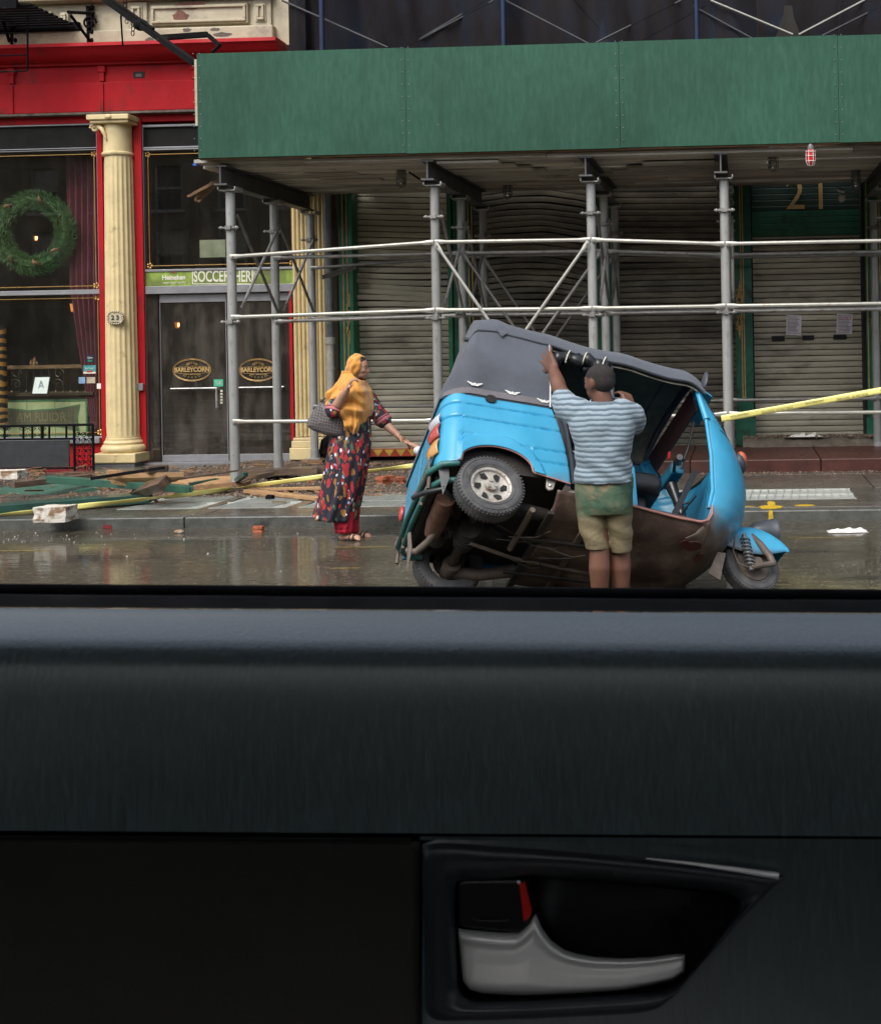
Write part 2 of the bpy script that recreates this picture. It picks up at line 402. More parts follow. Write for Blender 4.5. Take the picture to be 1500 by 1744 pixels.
for px, py, rx, ry in ((40, 938, 50, .8), (620, 932, 50, .5), (590, 968, 26, .8), (1400, 916, 60, .4)):
    splat(blob(px, py, rx, ry, .0), .001, m=M_yf)
M_rp = mat('red_spray_paint', (.16, .02, .018), .5, var=.3, bump=0)
c = P(183, 903, 10.538); struct(MB().prism([(c.x-.05, 10.538, .005), (c.x+.05, 10.538, .0), (c.x+.04, 10.538, .035), (c.x-.03, 10.538, .04)], (0, -.0012, 0)).build('paint_mark', M_rp))

# ---------------------------------------------------------------- building on the far side of the road (behind the viewer)
ob = thing('apartment_building', 'pale stone walk-up with sash windows across the road, mirrored in the restaurant glass', 'building', (0, -16, 0))
zt = 9.9
OW = []                                              # window holes
cols = [-44+2.6*i for i in range(26)]; rows = [(4.6, 6.5), (7.3, 9.1)]
mb = MB()
zprev = 0
mb.mm((-46, -16.6, 0), (25, -16.15, 4.6))
for k, (z0, z1) in enumerate(rows):
    for i, cx_ in enumerate(cols):
        mb.mm((cx_-1.5 if i == 0 else cx_-.75-.35-.0, -16.6, z0), (cx_-.6, -16, z1)) if i == 0 else mb.mm((cols[i-1]+.6, -16.6, z0), (cx_-.6, -16, z1))
    nxt = rows[k+1][0] if k < 1 else zt
    mb.mm((-46, -16.6, z1), (25, -16, nxt))
mb.mm((-46, -16.6, 3.8), (25, -15.8, 4.59)).mm((-46, -16.6, 9.6), (25, -15.6, 9.91))
mb.build('wall', M_opp, ob)
M_sash = mat('sash_white', (.6, .58, .52), .5, bump=0); M_blind = mat('pale_blind', (.62, .58, .50), .7, bump=0); M_oglass = mat('dark_pane', (.03, .035, .04), .08, bump=0, var=.1)
for (z0, z1) in rows:
    for cx_ in cols:
        f = MB().mm((cx_-.6, -16.2, z0), (cx_-.5, -16.1, z1)).mm((cx_+.5, -16.2, z0), (cx_+.6, -16.1, z1)).mm((cx_-.5, -16.2, (z0+z1)/2-.04), (cx_+.5, -16.1, (z0+z1)/2+.04)).mm((cx_-.7, -16.2, z0-.12), (cx_+.7, -15.9, z0)).build('window', M_sash, ob)
        MB().mm((cx_-.5, -16.22, z0), (cx_+.5, -16.205, z1)).build('pane', M_oglass, f)
        if random.random() < .6:
            h = random.uniform(.3, .9)*(z1-z0)
            bl = MB()
            n_ = int(h/.06)
            for q in range(n_): bl.mm((cx_-.5, -16.2, z1-.06*q-.045), (cx_+.5, -16.19, z1-.06*q))
            bl.build('blind', M_blind, f)
for i in range(11):
    MB().mm((-44+6*i, -16.25, .1), (-39.5+6*i, -16.14, 3.4)).build('shop_window', M_oglass, ob)

# ---------------------------------------------------------------- the restaurant: cream upper wall, red shopfront
rb = thing('restaurant_building', 'cream and red cast iron restaurant front with fluted column numbered 23', 'building', (P(250, 800, FY).x, FY, 0))
xl, xr = -18.0, X(578, FY)
zc = Z(80, FY, 250)                       # foot of the cream wall
mb = MB().mm((xl, FY, zc-.02), (xr, FY+.5, 11.5))
mb.build('upper_wall', M_cream, rb)
# cream entablature above the red cornice: plinth band, framed panels, pilaster blocks
def crpanel(px0, py0, px1, py1, d=.06, name='cornice_panel'):
    x0, x1 = X(px0, FY), X(px1, FY); z1, z0 = Z(py0, FY, (px0+px1)/2), Z(py1, FY, (px0+px1)/2)
    f = .035
    mb = MB().mm((x0, FY-d, z0), (x1, FY+.01, z1))
    o = mb.build(name, M_cream, rb, bevel=.006)
    m2 = MB()
    for (a, b, c_, e) in ((x0+.02, x1-.02, z1-.02-f, z1-.02), (x0+.02, x1-.02, z0+.02, z0+.02+f), (x0+.02, x0+.02+f, z0+.02+f, z1-.02-f), (x1-.02-f, x1-.02, z0+.02+f, z1-.02-f)):
        m2.mm((a, FY-d-.03, c_), (b, FY-d+.002, e))
    m2.build('panel_moulding', M_cream, o, bevel=.008)
    return o
crpanel(270, 8, 435, 42); crpanel(236, 10, 256, 42); crpanel(448, 6, 466, 38); crpanel(116, 22, 130, 44); crpanel(-130, 24, 4, 46); crpanel(8, 22, 102, 46)
MB().mm((X(230, FY), FY-.045, Z(50, FY, 300)), (X(263, FY), FY+.01, Z(2, FY, 300))).build('pilaster_block', M_cream, rb, bevel=.01)
MB().mm((X(443, FY), FY-.045, Z(48, FY, 450)), (X(474, FY), FY+.01, Z(0, FY, 450))).build('pilaster_block', M_cream, rb, bevel=.01)
MB().mm((X(218, FY), FY-.12, Z(78, FY, 300)), (X(480, FY), FY+.01, Z(50, FY, 300))).build('plinth_band', M_cream, rb, bevel=.02)
MB().mm((X(-200, FY), FY-.05, Z(80, FY, 100)), (X(217, FY), FY+.01, Z(55, FY, 100))).build('plinth_band', M_cream, rb, bevel=.01)
MB().mm((xl, FY-.16, Z(0, FY, 300)), (X(480, FY), FY+.01, Z(-9, FY, 300))).build('string_course', M_cream, rb, bevel=.02)
for (px, py, rx, ry, q) in ((308, 27, 14, 9, 0), (325, 8, 26, 6, 1), (318, 50, 7, 3, 2), (378, 58, 16, 3.5, 3), (255, 68, 8, 5, 4), (366, 49, 9, 2.5, 5)):
    c = P(px, py, FY-(.062 if py < 46 else .123)); e = rx/130; f = ry/130
    pts = [(c.x+e*math.cos(t)*(1+.5*noise.noise(Vector((math.cos(t)*2, math.sin(t)*2, q)))), c.y, c.z+f*math.sin(t)*(1+.6*noise.noise(Vector((math.cos(t)*2.5, q, math.sin(t)*2.5))))) for t in [2*math.pi*i/26 for i in range(26)]]
    MB().prism(pts, (0, -.002, 0)).build('peeled_patch', M_peel if q < 2 else M_stonestep, rb)
# red cornice (stepped profile run along the front) and fascia
ztop, zb = Z(80, FY, 250), Z(190, FY, 250)
prof = [(0, 0), (-.34, 0), (-.36, -.05), (-.33, -.07), (-.30, -.13), (-.22, -.19), (-.12, -.21), (-.12, -.24), (0, -.24)]
xe = X(496, FY)
MB().prism([(xl, FY+a, ztop+b) for a, b in prof], (xe-xl, 0, 0)).build('red_cornice', M_red, rb, smooth=30)
zm = Z(139, FY, 250)
MB().mm((xl, FY-.06, zm), (xe, FY+.3, ztop-.23)).build('fascia_upper', M_red, rb)
MB().mm((xl, FY-.085, zb), (xe, FY+.3, zm-.003)).build('fascia_lower', M_red, rb, bevel=.012)
MB().mm((xl, FY-.10, zb-.03), (xe, FY+.3, zb-.002)).build('fascia_lip', M_stonestep, rb)
for px in (-130, 31, 184, 340):
    x0 = X(px, FY); MB().mm((x0, FY-.095, zm+.005), (x0+.06, FY, ztop-.25)).build('fascia_strip', M_red, rb, bevel=.006)
    MB().mm((x0+.02, FY-.102, zb+.004), (x0+.05, FY-.05, zm-.02)).build('fascia_strip', M_red, rb)
    MB().mm((x0-.02, FY-.11, ztop-.34), (x0+.08, FY-.03, ztop-.25)).build('fascia_bracket', M_red, rb, bevel=.01)
rect(227, 121, 246, 132, FY-.066, .02).build('vent_slot', M_dark, rb)
rect(231, 125, 241, 130, FY-.069, .01).build('vent_plate', M_stonestep, rb)
# head of the shopfront, side strips
zh = Z(206, FY, 250)
MB().mm((xl, FY+.02, zh), (X(578, FY), FY+.3, zb-.031)).build('shopfront_head', M_red, rb)
def vstrip(px0, px1, py0, py1, m, name, d0=0, d=.2):
    x0, x1 = X(px0, FY, 500), X(px1, FY, 500); pm = (px0+px1)/2
    return MB().mm((x0, FY+d0, Z(py1, FY, pm)), (x1, FY+d0+d, Z(py0, FY, pm))).build(name, m, rb)
vstrip(169, 178, 205, 770, M_red, 'red_pier'); vstrip(232, 245, 205, 790, M_red, 'red_pier', .002)
vstrip(171, 240, 215, 790, M_red, 'red_pier_back', .12)
MB().mm((xl, FY+.03, 0), (X(-150, FY, 500), FY+.3, zh)).build('red_wall', M_red, rb)
# windows: frame, pane, brass beads
def window(px0, py0, px1, py1, m=M_glass, fw=5, name='window', d0=.03, bead=False):
    x0, x1 = X(px0, FY, 500), X(px1, FY, 500); pm = 130 if px0 < 100 else (px0+px1)/2; z0, z1 = Z(py1, FY, pm), Z(py0, FY, pm); t = fw/130
    f = MB()
    for a, b, c_, e in ((x0, x1, z1-t, z1), (x0, x1, z0, z0+t), (x0, x0+t, z0+t, z1-t), (x1-t, x1, z0+t, z1-t)): f.mm((a, FY+d0, c_), (b, FY+d0+.09, e))
    f = f.build(name, M_greyframe, rb, bevel=.004)
    MB().mm((x0+t, FY+d0+.04, z0+t), (x1-t, FY+d0+.05, z1-t)).build('pane', m, f)
    if bead:
        g = MB(); i = .05; r = .007
        yb = FY+d0+.035
        for a, b in (((x0+t+i, z0+t+i), (x1-t-i, z0+t+i)), ((x0+t+i, z1-t-i), (x1-t-i, z1-t-i)), ((x0+t+i, z0+t+i), (x0+t+i, z1-t-i)), ((x1-t-i, z0+t+i), (x1-t-i, z1-t-i))):
            g.tube([(a[0], yb, a[1]), (b[0], yb, b[1])], r, 6)
        for cx_ in (x0+t+i, x1-t-i):
            for cz in (z0+t+i, z1-t-i):
                for q in range(5): a = q*1.26; g.ell((cx_+.03*math.cos(a), yb, cz+.03*math.sin(a)), .017, nu=7, nv=5)
        g.build('brass_bead', M_brass, f)
    return f
wl = window(-150, 208, 170, 254, M_tglass, 4); wu = window(-150, 251, 170, 497, fw=4, bead=True); wd = window(-150, 497, 172, 748, fw=4, bead=True)
window(242, 208, 506, 250, M_tglass, 4); wm = window(242, 248, 506, 460, fw=4, bead=True)
MB().mm((X(245, FY), FY+.028, Z(498, FY, 370)), (X(504, FY), FY+.13, Z(485, FY, 370))).build('door_head', M_greyframe, rb, bevel=.004)
# beer banner over the doors
def banner_material():
    m = bpy.data.materials.new('green_banner'); m.use_nodes = True; nt = m.node_tree; b = nt.nodes['Principled BSDF']
    v = coords(nt, (1, 1, 1), world=True); n = noi(nt, v, 3.2, 5, .6, .6)
    c = ramp(nt, n, [(.32, (.10, .11, .03)), (.5, (.17, .24, .04)), (.62, (.30, .42, .07)), (.75, (.45, .50, .25))])
    nt.links.new(c, b.inputs['Base Color']); b.inputs['Roughness'].default_value = .5; return m
bn = rect(247, 459, 505, 485, FY+.045, .02).build('banner', banner_material(), rb)
M_print = mat('print_white', (.70, .68, .55), .6, var=.1, bump=0); M_pr_red = mat('print_red', (.5, .03, .03), .6, bump=0)
py = FY+.041
text('SOCCER', 'lettering', .215, M_print, bn, P(360, 471, py), sx=.60, bold=.004); text('IS', 'lettering', .12, M_print, bn, P(394, 474, py), sx=.7); text('HERE', 'lettering', .215, M_print, bn, P(417, 471, py), sx=.60, bold=.004)
text('Heineken', 'lettering', .088, M_print, bn, P(296, 472.5, py), sx=.95, bold=.003); text('open your world', 'lettering', .046, M_print, bn, P(297, 481, py))
c = P(296, 461.5, py); MB().prism([(c.x+(.036 if i % 2 == 0 else .015)*math.sin(i*math.pi/5), py, c.z+(.036 if i % 2 == 0 else .015)*math.cos(i*math.pi/5)) for i in range(10)], (0, -.002, 0)).build('red_star', M_pr_red, bn)
mb = MB()
for a, b in (((328, 459.5), (433, 459.5)), ((328, 483.5), (433, 483.5))): mb.prism([P(a[0], a[1]-1, py), P(b[0], b[1]-1, py), P(b[0], b[1]+.6, py), P(a[0], a[1]+.6, py)], (0, -.002, 0))
for a in (328, 433): mb.prism([P(a-1, 459.5, py), P(a+1, 459.5, py), P(a+1, 483.5, py), P(a-1, 483.5, py)], (0, -.0015, 0))
mb.build('print_frame', M_print, bn)
# glass double doors
M_steelbar = mat('brushed_steel', (.55, .55, .54), .3, .8, bump=0)
def door_leaf(px0, px1, flip):
    x0, x1 = X(px0, FY, 640), X(px1, FY, 640); z0, z1 = SZ+.02, Z(499, FY, 370); y = FY+.10
    f = MB().mm((x0, y, z1-.11), (x1, y+.045, z1)).mm((x0, y, z0), (x1, y+.045, z0+.09)).mm((x0, y, z0+.09), (x0+.012, y+.045, z1-.11)).mm((x1-.012, y, z0+.09), (x1, y+.045, z1-.11))
    o = f.build('door', M_greyframe, rb, bevel=.003)
    MB().mm((x0+.012, y+.015, z0+.09), (x1-.012, y+.027, z1-.11)).build('pane', M_doorglass, o)
    zb_ = Z(661, FY, 370); xa, xb = (x0+.15, x1-.13) if not flip else (x0+.13, x1-.1)
    xh = xb if not flip else xa
    MB().tube([(xa, y-.03, zb_), (xb, y-.03, zb_)], .011, 8).tube([(xh, y-.05, zb_), (xh, y-.05, zb_-.27)], .014, 8).tube([(xh, y, zb_-.01), (xh, y-.05, zb_-.01)], .012, 8).tube([(xh, y, zb_-.26), (xh, y-.05, zb_-.26)], .012, 8).build('door_handle', M_steelbar, o, smooth=60)
    # etched oval sign on the glass
    cx_ = P(327 if not flip else 440, 630, y+.01); g = MB()
    for (a, b, n_) in ((.262, .150, 44), (.250, .138, 44)):
        g.tube([(cx_.x+a*math.cos(t), y+.008, cx_.z+b*math.sin(t)) for t in [2*math.pi*i/n_ for i in range(n_+1)]], .0035, 4)
    for s_ in (-1, 1):
        g.tube([(cx_.x+.235*q, y+.008, cx_.z+s_*(.052-.02*q*q)) for q in [i/8-1 for i in range(17)]], .003, 4)
    for i in range(9):                 # barley sprays over and scrolls under the name
        a = math.pi*(i+.5)/9; g.tube([(cx_.x+.05*math.cos(a), y+.008, cx_.z+.062+.02*math.sin(a)), (cx_.x+.085*math.cos(a), y+.008, cx_.z+.064+.055*math.sin(a))], .004, 4)
    for i in range(7):
        a = -math.pi*(i+.5)/7; g.tube([(cx_.x+.10*math.cos(a), y+.008, cx_.z-.062+.02*math.sin(a)), (cx_.x+.13*math.cos(a), y+.008, cx_.z-.066+.045*math.sin(a))], .004, 4)
    sg = g.build('etched_oval', M_gold, o)
    text('BARLEYCORN', 'lettering', .082, M_goldletter, sg, (cx_.x, y+.006, cx_.z+.002), sx=.93, bold=.003)
    text('CRAFT BAR & GRILL', 'lettering', .026, M_goldletter, sg, (cx_.x, y+.006, cx_.z-.058))
    return o
d1 = door_leaf(267, 381.5, False); d2 = door_leaf(383, 492, True)
M_stg = mat('sticker_green', (.06, .42, .25), .5, bump=0, var=.05)
s_ = rect(364, 646, 380, 658, FY+.108, .003).build('sticker', M_stg, d1); text('WE ARE\nOPEN', 'lettering', .026, M_print, s_, P(372, 652, FY+.106))
for k in range(5): rect(375, 664+5*k, 379, 667.5+5*k, FY+.108, .003).build('sticker', M_print, d1)
MB().mm((X(247, FY, 640), FY+.06, SZ), (X(266, FY, 640), FY+.08, Z(499, FY, 370))).build('side_light', M_doorglass, rb)
MB().mm((X(242, FY, 640), FY+.03, SZ-.02), (X(248, FY, 640), FY+.12, Z(460, FY, 370))).build('door_jamb', M_greyframe, rb)
MB().mm((X(493, FY, 640), FY+.02, Z(750, FY, 495)), (X(498, FY, 640), FY+.12, Z(495, FY, 495))).build('red_door_stop', M_red, rb)
MB().mm((X(498.5, FY, 640), FY+.03, SZ), (X(510, FY, 640), FY+.12, Z(499, FY, 500))).build('door_jamb', M_doorglass, rb)
MB().mm((X(245, FY, 640), FY-.05, SZ-.03), (X(505, FY, 640), FY+.2, SZ+.018)).build('threshold', M_greyframe, rb)
# red stall riser below the dining window
MB().mm((xl, FY+.02, 0), (X(172, FY, 760), FY+.25, Z(748, FY, 130))).build('stall_riser', M_red, rb)
MB().mm((xl, FY-.03, Z(755, FY, 130)), (X(171, FY, 760), FY+.05, Z(746, FY, 130))).build('window_sill', M_greyframe, rb, bevel=.005)
# ---- the fluted column
cxp = P(205, 500, FY-.05)
def column(cx_, y, r0, r1, z0, z1, n=20):
    def f(u, v):
        a = 2*math.pi*u; k = abs(math.sin(a*n/2)); fl = 1-.075*(1-(1-k)**2.2)*0 - .07*max(0, k-.25)
        e = 1.0
        if v < .02 or v > .985: fl = .97
        r = (r0+(r1-r0)*v**1.2)*fl
        return (cx_+r*math.cos(a), y+r*math.sin(a), z0+(z1-z0)*v)
    return MB().grid(f, n*8, 24)
zc0, zc1 = Z(742, FY, 210), Z(265, FY, 205)
cy_ = FY-.02
column(cxp.x, cy_, .215, .183, zc0, zc1).build('column_shaft', M_creamcol, rb, smooth=50)
MB().lathe([(.19, -.02), (.205, 0), (.205, .02), (.185, .04), (.178, .3), (.182, .40), (.19, .41)], (cxp.x-.01, cy_, zc1), n=40).build('column_neck', M_creamcol, rb, smooth=35)
zk = zc1+.40
cap = MB().mm((cxp.x-.30, cy_-.26, zk+.04), (cxp.x+.27, cy_+.2, zk+.11)).mm((cxp.x-.27, cy_-.23, zk), (cxp.x+.25, cy_+.2, zk+.04))
cap.ell((cxp.x, cy_-.26, zk+.075), (.05, .03, .035)).build('capital', M_creamcol, rb, bevel=.012)
def spiral(c, r, turns, w, ax='x', n=30, sx=1):
    pts = []; rs = []
    for i in range(n):
        t = i/(n-1); a = turns*2*math.pi*t; q = r*(1-t*.85)
        pts.append((c[0]+sx*q*math.cos(a), c[1], c[2]+q*math.sin(a))); rs.append(w*(1-.4*t))
    return pts, rs
p_, r_ = spiral((cxp.x-.25, cy_-.14, zk-.05), .055, 1.6, .022, sx=-1); mb = MB().tube(p_, r_, 8)
mb.tube([(cxp.x-.19, cy_-.15, zk-.03), (cxp.x-.13, cy_-.18, zk-.07), (cxp.x-.10, cy_-.18, zk-.13), (cxp.x-.07, cy_-.19, zk-.22)], [.03, .03, .026, .01], 8).build('volute', M_creamcol, rb, smooth=60)
MB().lathe([(.24, 0), (.25, .03), (.235, .055), (.225, .06), (.225, .085), (.215, .09), (.215, .115)], (cxp.x, cy_, zc0-.11), n=40).build('column_base', M_creamcol, rb, smooth=35)
MB().lathe([(.265, 0), (.285, .03), (.285, .06), (.26, .10)], (cxp.x, cy_, zc0-.21), n=40).build('column_torus', M_creamcol, rb, smooth=60)
MB().mm((cxp.x-.29, cy_-.29, zc0-.34), (cxp.x+.30, cy_+.2, zc0-.212)).build('pedestal_cap', M_creamcol, rb, bevel=.015)
M_ped = mat('grey_stone_pedestal', (.10, .10, .10), .6, var=.25, vs=12, bump=.5, bs=50)
MB().mm((cxp.x-.27, cy_-.27, 0), (cxp.x+.28, cy_+.2, zc0-.342)).build('pedestal', M_ped, rb, bevel=.01)
# house number 23 on its ornate plate
npz = P(197, 541, cy_-.225); pl = MB().mm((npz.x-.085, npz.y-.012, npz.z-.055), (npz.x+.085, npz.y+.03, npz.z+.055))
for i in range(22):
    a = 2*math.pi*i/22; pl.ell((npz.x+.098*math.cos(a)*(1+.12*abs(math.sin(2*a))), npz.y-.005, npz.z+.078*math.sin(a)*(1+.15*abs(math.sin(2*a)))), (.017, .02, .015), nu=7, nv=5)
pl = pl.build('number_plate', M_cream, rb, smooth=40); text('2 3', 'numeral', .085, M_dark, pl, (npz.x, npz.y-.016, npz.z), bold=.002)
rect(232, 653, 243, 665, FY-.04, .05).build('doorbell_box', M_greyframe, rb, bevel=.004)
# ---- second fluted pilaster, right of the doors
x0, x1 = X(506, FY), X(563, FY); zf0, zf1 = Z(742, FY, 535), Z(200, FY, 535)
def flut(u, v):
    k = (u*8) % 1; d = .035*abs(math.sin(math.pi*k))**.6
    return (x0+(x1-x0)*u, FY-.14+.035-d, zf0+(zf1-zf0)*v)
MB().grid(flut, 96, 1).build('fluted_pilaster', M_creamcol, rb, smooth=40)
MB().mm((x0, FY-.1, zf0), (x1, FY+.1, zf1)).build('pilaster_core', M_creamcol, rb)
for a, b, h0, h1 in ((.03, .19, 0, .09), (.015, .17, .09, .13), (.05, .21, -.16, 0)): MB().mm((x0-a, FY-b, zf0-.14+h0), (x1+a, FY+.1, zf0-.14+h1-.001)).build('pilaster_base', M_creamcol, rb, bevel=.01)
MB().mm((x0-.04, FY-.18, 0), (x1+.04, FY+.1, zf0-.302)).build('pedestal', M_ped, rb, bevel=.01)
# floor, back and side walls of the dining room, seen through the glass
MB().mm((xl, FY+3.6, 0), (xr, FY+3.7, 5)).build('back_wall', M_interior, rb)
MB().mm((xl, FY+.3, 0), (xr, FY+3.6, .1)).build('room_floor', M_wood_dk, rb)
MB().mm((xl, FY+.3, zh), (xr, FY+3.6, zh+.1)).build('room_ceiling', M_interior, rb)
MB().mm((xr-.12, FY+.3, .1), (xr-.02, FY+3.6, zh)).build('side_wall', M_interior, rb); MB().mm((xl, FY+.3, .1), (xl+.1, FY+3.6, zh)).build('side_wall', M_interior, rb)
MB().mm((X(150, 17.4), FY+2, .1), (X(168, 17.4), FY+2.3, zh)).build('inner_pier', M_dark, rb)
for px in (250, 300, 352, 400, 452): 
    MB().mm((X(px, 19), 18.8, .1), (X(px+34, 19), 18.98, zh-.5)).build('wall_panelling', M_wood_dk, rb, bevel=.02)
# window stickers
M_stb = mat('sticker_navy', (.01, .02, .05), .4, bump=0); M_stt = mat('sticker_teal', (.05, .30, .30), .4, bump=0); M_bl = mat('sticker_blue', (.18, .30, .45), .4, bump=0); M_gp = mat('print_green', (.05, .45, .15), .5, bump=0)
yw = FY+.066
a = rect(147, 604, 160, 617, yw, .002).build('sticker', M_stb, wd); text('Uber', 'lettering', .036, M_print, a, P(153.5, 609, yw-.002)); text('Eats', 'lettering', .036, M_gp, a, P(153.5, 614, yw-.002))
a = rect(142, 622, 163, 633, yw, .002).build('sticker', M_stt, wd); text('Go Today!', 'lettering', .034, M_print, a, P(152.5, 627, yw-.002), sx=.8)
rect(142, 632.5, 163, 636, yw, .002).build('sticker', M_print, wd); rect(148, 631, 157, 634, yw-.002, .002).build('sticker', M_pr_red, wd)
rect(134, 642, 145, 653, yw, .002).build('sticker', M_bl, wd); rect(147.5, 642, 162, 652.5, yw, .002).build('sticker', M_cream, wd); rect(165, 653, 172, 662, yw-.04, .02).build('latch', M_white, wd)
a = P(306, 553, FY+.5)
# notices behind the upper pane
rect(340, 408, 384, 438, FY+.35, .01).build('notice', mat('faded_notice', (.35, .36, .27), .6, bump=0), rb)

# drain pipe between the buildings
dp = thing('drain_pipe', 'grey and white painted drain pipe between cream pilaster and green shopfront', 'pipe', (X(569, FY), FY-.2, 0))
xd = X(569, FY, 500); zj = Z(578, FY, 569)
MB().tube([(xd, FY-.2, zj), (xd, FY-.2, 5)], .050, 14).build('pipe', M_pipe, dp, smooth=60)
MB().tube([(xd, FY-.2, Z(722, FY, 569)), (xd, FY-.2, zj)], .052, 14).tube([(xd, FY-.2, zj-.06), (xd, FY-.2, zj+.03)], .066, 14).tube([(xd, FY-.2, zj-.4), (xd, FY-.2, zj-.36)], .06, 14).build('lower_pipe', M_pipew, dp, smooth=60)
e0 = P(572, 750, FY-.25)
MB().tube([(e0.x+.05, e0.y, e0.z-.02), (e0.x+.02, e0.y, e0.z+.03), (e0.x-.07, e0.y-.02, e0.z+.03), (e0.x-.13, e0.y-.02, e0.z-.02), (e0.x-.145, e0.y-.02, e0.z-.10), (e0.x-.145, e0.y-.02, .12)], .065, 14).tube([(e0.x-.145, e0.y-.02, e0.z-.16), (e0.x-.145, e0.y-.02, e0.z-.11)], .085, 14).build('elbow', M_blackiron, dp, smooth=60)

# ---------------------------------------------------------------- dark green shopfront with roller shutters
gb = thing('shuttered_building', 'dark green cast iron shopfront with rusty roller shutters, door numbered 21', 'building', (P(1000, 760, FY).x, FY, 0))
gx0, gx1 = X(579, FY), 14.0
MB().mm((gx0, FY+.35, 0), (gx1, FY+.8, 11.5)).build('wall', mat('sooty_wall', (.05, .045, .04), .8, var=.3, vs=3), gb)
zs1 = 3.9
def pil(px0, px1, d=.16, lines=(), zb_=.25, m=M_dgreen, lz=None):
    x0, x1 = X(px0, FY, 500), X(px1, FY, 500)
    o = MB().mm((x0, FY-d, zb_), (x1, FY+.34, 5)).mm((x0-.02, FY-d-.03, zb_), (x1+.02, FY-d+.01, zb_+.35)).build('pilaster', m, gb, bevel=.008)
    g = MB(); z_ = lz or zb_+.62
    for px in lines: t = X(px, FY-d, 500); g.mm((t-.007, FY-d-.004, z_), (t+.007, FY-d+.001, 4.9))
    if len(lines) > 1: g.mm((X(lines[0], FY-d, 500), FY-d-.0045, z_), (X(lines[-1], FY-d, 500), FY-d+.001, z_+.014))
    if lines: g.build('gold_line', M_gold, o)
    return o
def ornament(px, py, o, d, s=1, flip=1):
    c = P(px, py, FY-d-.006); g = MB()
    for sx in (-1, 1):
        for r, dx, dz, tn in ((.030, .035, .0, 1.3), (.022, .028, .09, 1.2), (.020, .025, -.085, 1.2)):
            p_, r_ = spiral((c.x+sx*dx*s, c.y, c.z+dz*s*flip), r*s, tn, .007*s, sx=sx, n=16); g.tube(p_, r_, 5)
        g.tube([(c.x, c.y, c.z-.12*s*flip), (c.x+sx*.045*s, c.y, c.z-.05*s), (c.x+sx*.02*s, c.y, c.z+.05*s*flip), (c.x, c.y, c.z+.16*s*flip)], [.006, .012, .01, .004], 5)
    g.tube([(c.x, c.y, c.z-.02), (c.x, c.y, c.z+.23*s*flip)], [.014, .003], 6); g.ell((c.x, c.y, c.z+.15*s*flip), (.016, .008, .03), nu=7, nv=6)
    g.build('gold_ornament', M_gold, o)
vback = MB().mm((gx0, FY-.02, 0), (X(583, FY), FY+.3, 5)).build('dark_reveal', M_wood_dk, gb)
p1 = pil(583, 602, .14, (585, 592)); ornament(596, 520, p1, .145, .9); ornament(596, 560, p1, .145, .9, -1)
pil(602.5, 609, .18, m=mat('bright_green_trim', (.02, .16, .08), .4, var=.2, bump=.05))
p2 = pil(776, 806, .14, (799, 805)); pil(768, 775.5, .18, m=MATS['bright_green_trim'])
p3 = pil(1012, 1044, .14, (1024, 1030))
p4 = pil(1251, 1280, .12, (1262, 1266)); ornament(1259, 505, p4, .125, .9); ornament(1259, 550, p4, .125, .9, -1)
p5 = pil(1472, 1530, .16, (1477, 1499)); ornament(1489, 505, p5, .165, .9); ornament(1489, 545, p5, .165, .9, -1); ornament(1489, 715, p5, .165, .8)
M_shutd = mat('smoke_blackened_shutter', (.235, .21, .155), .6, .1, var=.35, vs=2.2, stain=(.09, .078, .06), stain_at=(.44, .66), ss=1.8, bump=.2, bs=30, stretch=(.6, 1, 2.4), rand=.35, world=True)
def shutter(px0, px1, pyb, warp=None, ztop=3.95, d=.06, m=M_shut, zfix=None):
    x0, x1 = X(px0, FY, 500), X(px1, FY, 500); z = zfix or Z(pyb, FY, (px0+px1)/2); h = .0775; k = 0
    root = MB().mm((x0, FY+d-.01, z-.09), (x1, FY+d+.03, z-.002)).build('roller_shutter', m, gb, bevel=.004)
    while z < ztop:
        n = 14 if warp else 1
        pr = [(.030, .000), (-.004, .003), (-.012, .034), (-.006, .066), (.022, .0715)]
        def f(u, v, z=z, k=k):
            i = min(3, int(v*4)); t = v*4-i; a, b = pr[i], pr[i+1]
            y = a[0]+(b[0]-a[0])*t; dz = a[1]+(b[1]-a[1])*t; xx = x0+(x1-x0)*u; wy = wz = 0
            if warp: wy, wz = warp(u, z)
            return (xx, FY+d+y+wy, z+dz+wz)
        MB().grid(f, n, 4).build('slat', m, root, smooth=60, at=None)
        z += h; k += 1
    return root
def w1(u, z):
    s_ = .5+.5*math.tanh((z-2.0)*3)
    e = math.exp(-((z-2.35)/.30)**2)
    return -.05*e*math.exp(-(u/.10)**2)*(1+math.sin(z*60)), .035*s_*(u-.5)*-1.6+.02*math.sin(z*9+u*3)*e
def w2(u, z): 
    s_ = max(0, min(1, (z-1.5)/1.2)); k = noise.noise(Vector((u*3.1, z*1.7, 4))); return .07*s_*math.sin(math.pi*u)+.03*k*s_, s_*(.10*math.sin(math.pi*min(1, u*1.02))-.13*u*(1.6-z/2.6))+.022*noise.noise(Vector((u*4, z*5, 1)))*s_
def w3(u, z): return .006*math.sin(u*5+z*2), .004*noise.noise(Vector((u*5, z*9, 7)))-.035*(u-.5)*(1 if z > 2.6 else 0)
s1 = shutter(609, 768, 762, w1); s2 = shutter(806, 1012, 762, w2, m=M_shutd); s3 = shutter(1044, 1251, 757, w3, m=M_shutd)
MB().mm((X(806, FY), FY+.2, .3), (X(1012, FY), FY+.22, 4)).build('dark_backing', M_dark, gb)
s4 = shutter(1283, 1471, 747, None, ztop=Z(402, FY+.25, 1375), d=.22, zfix=None)
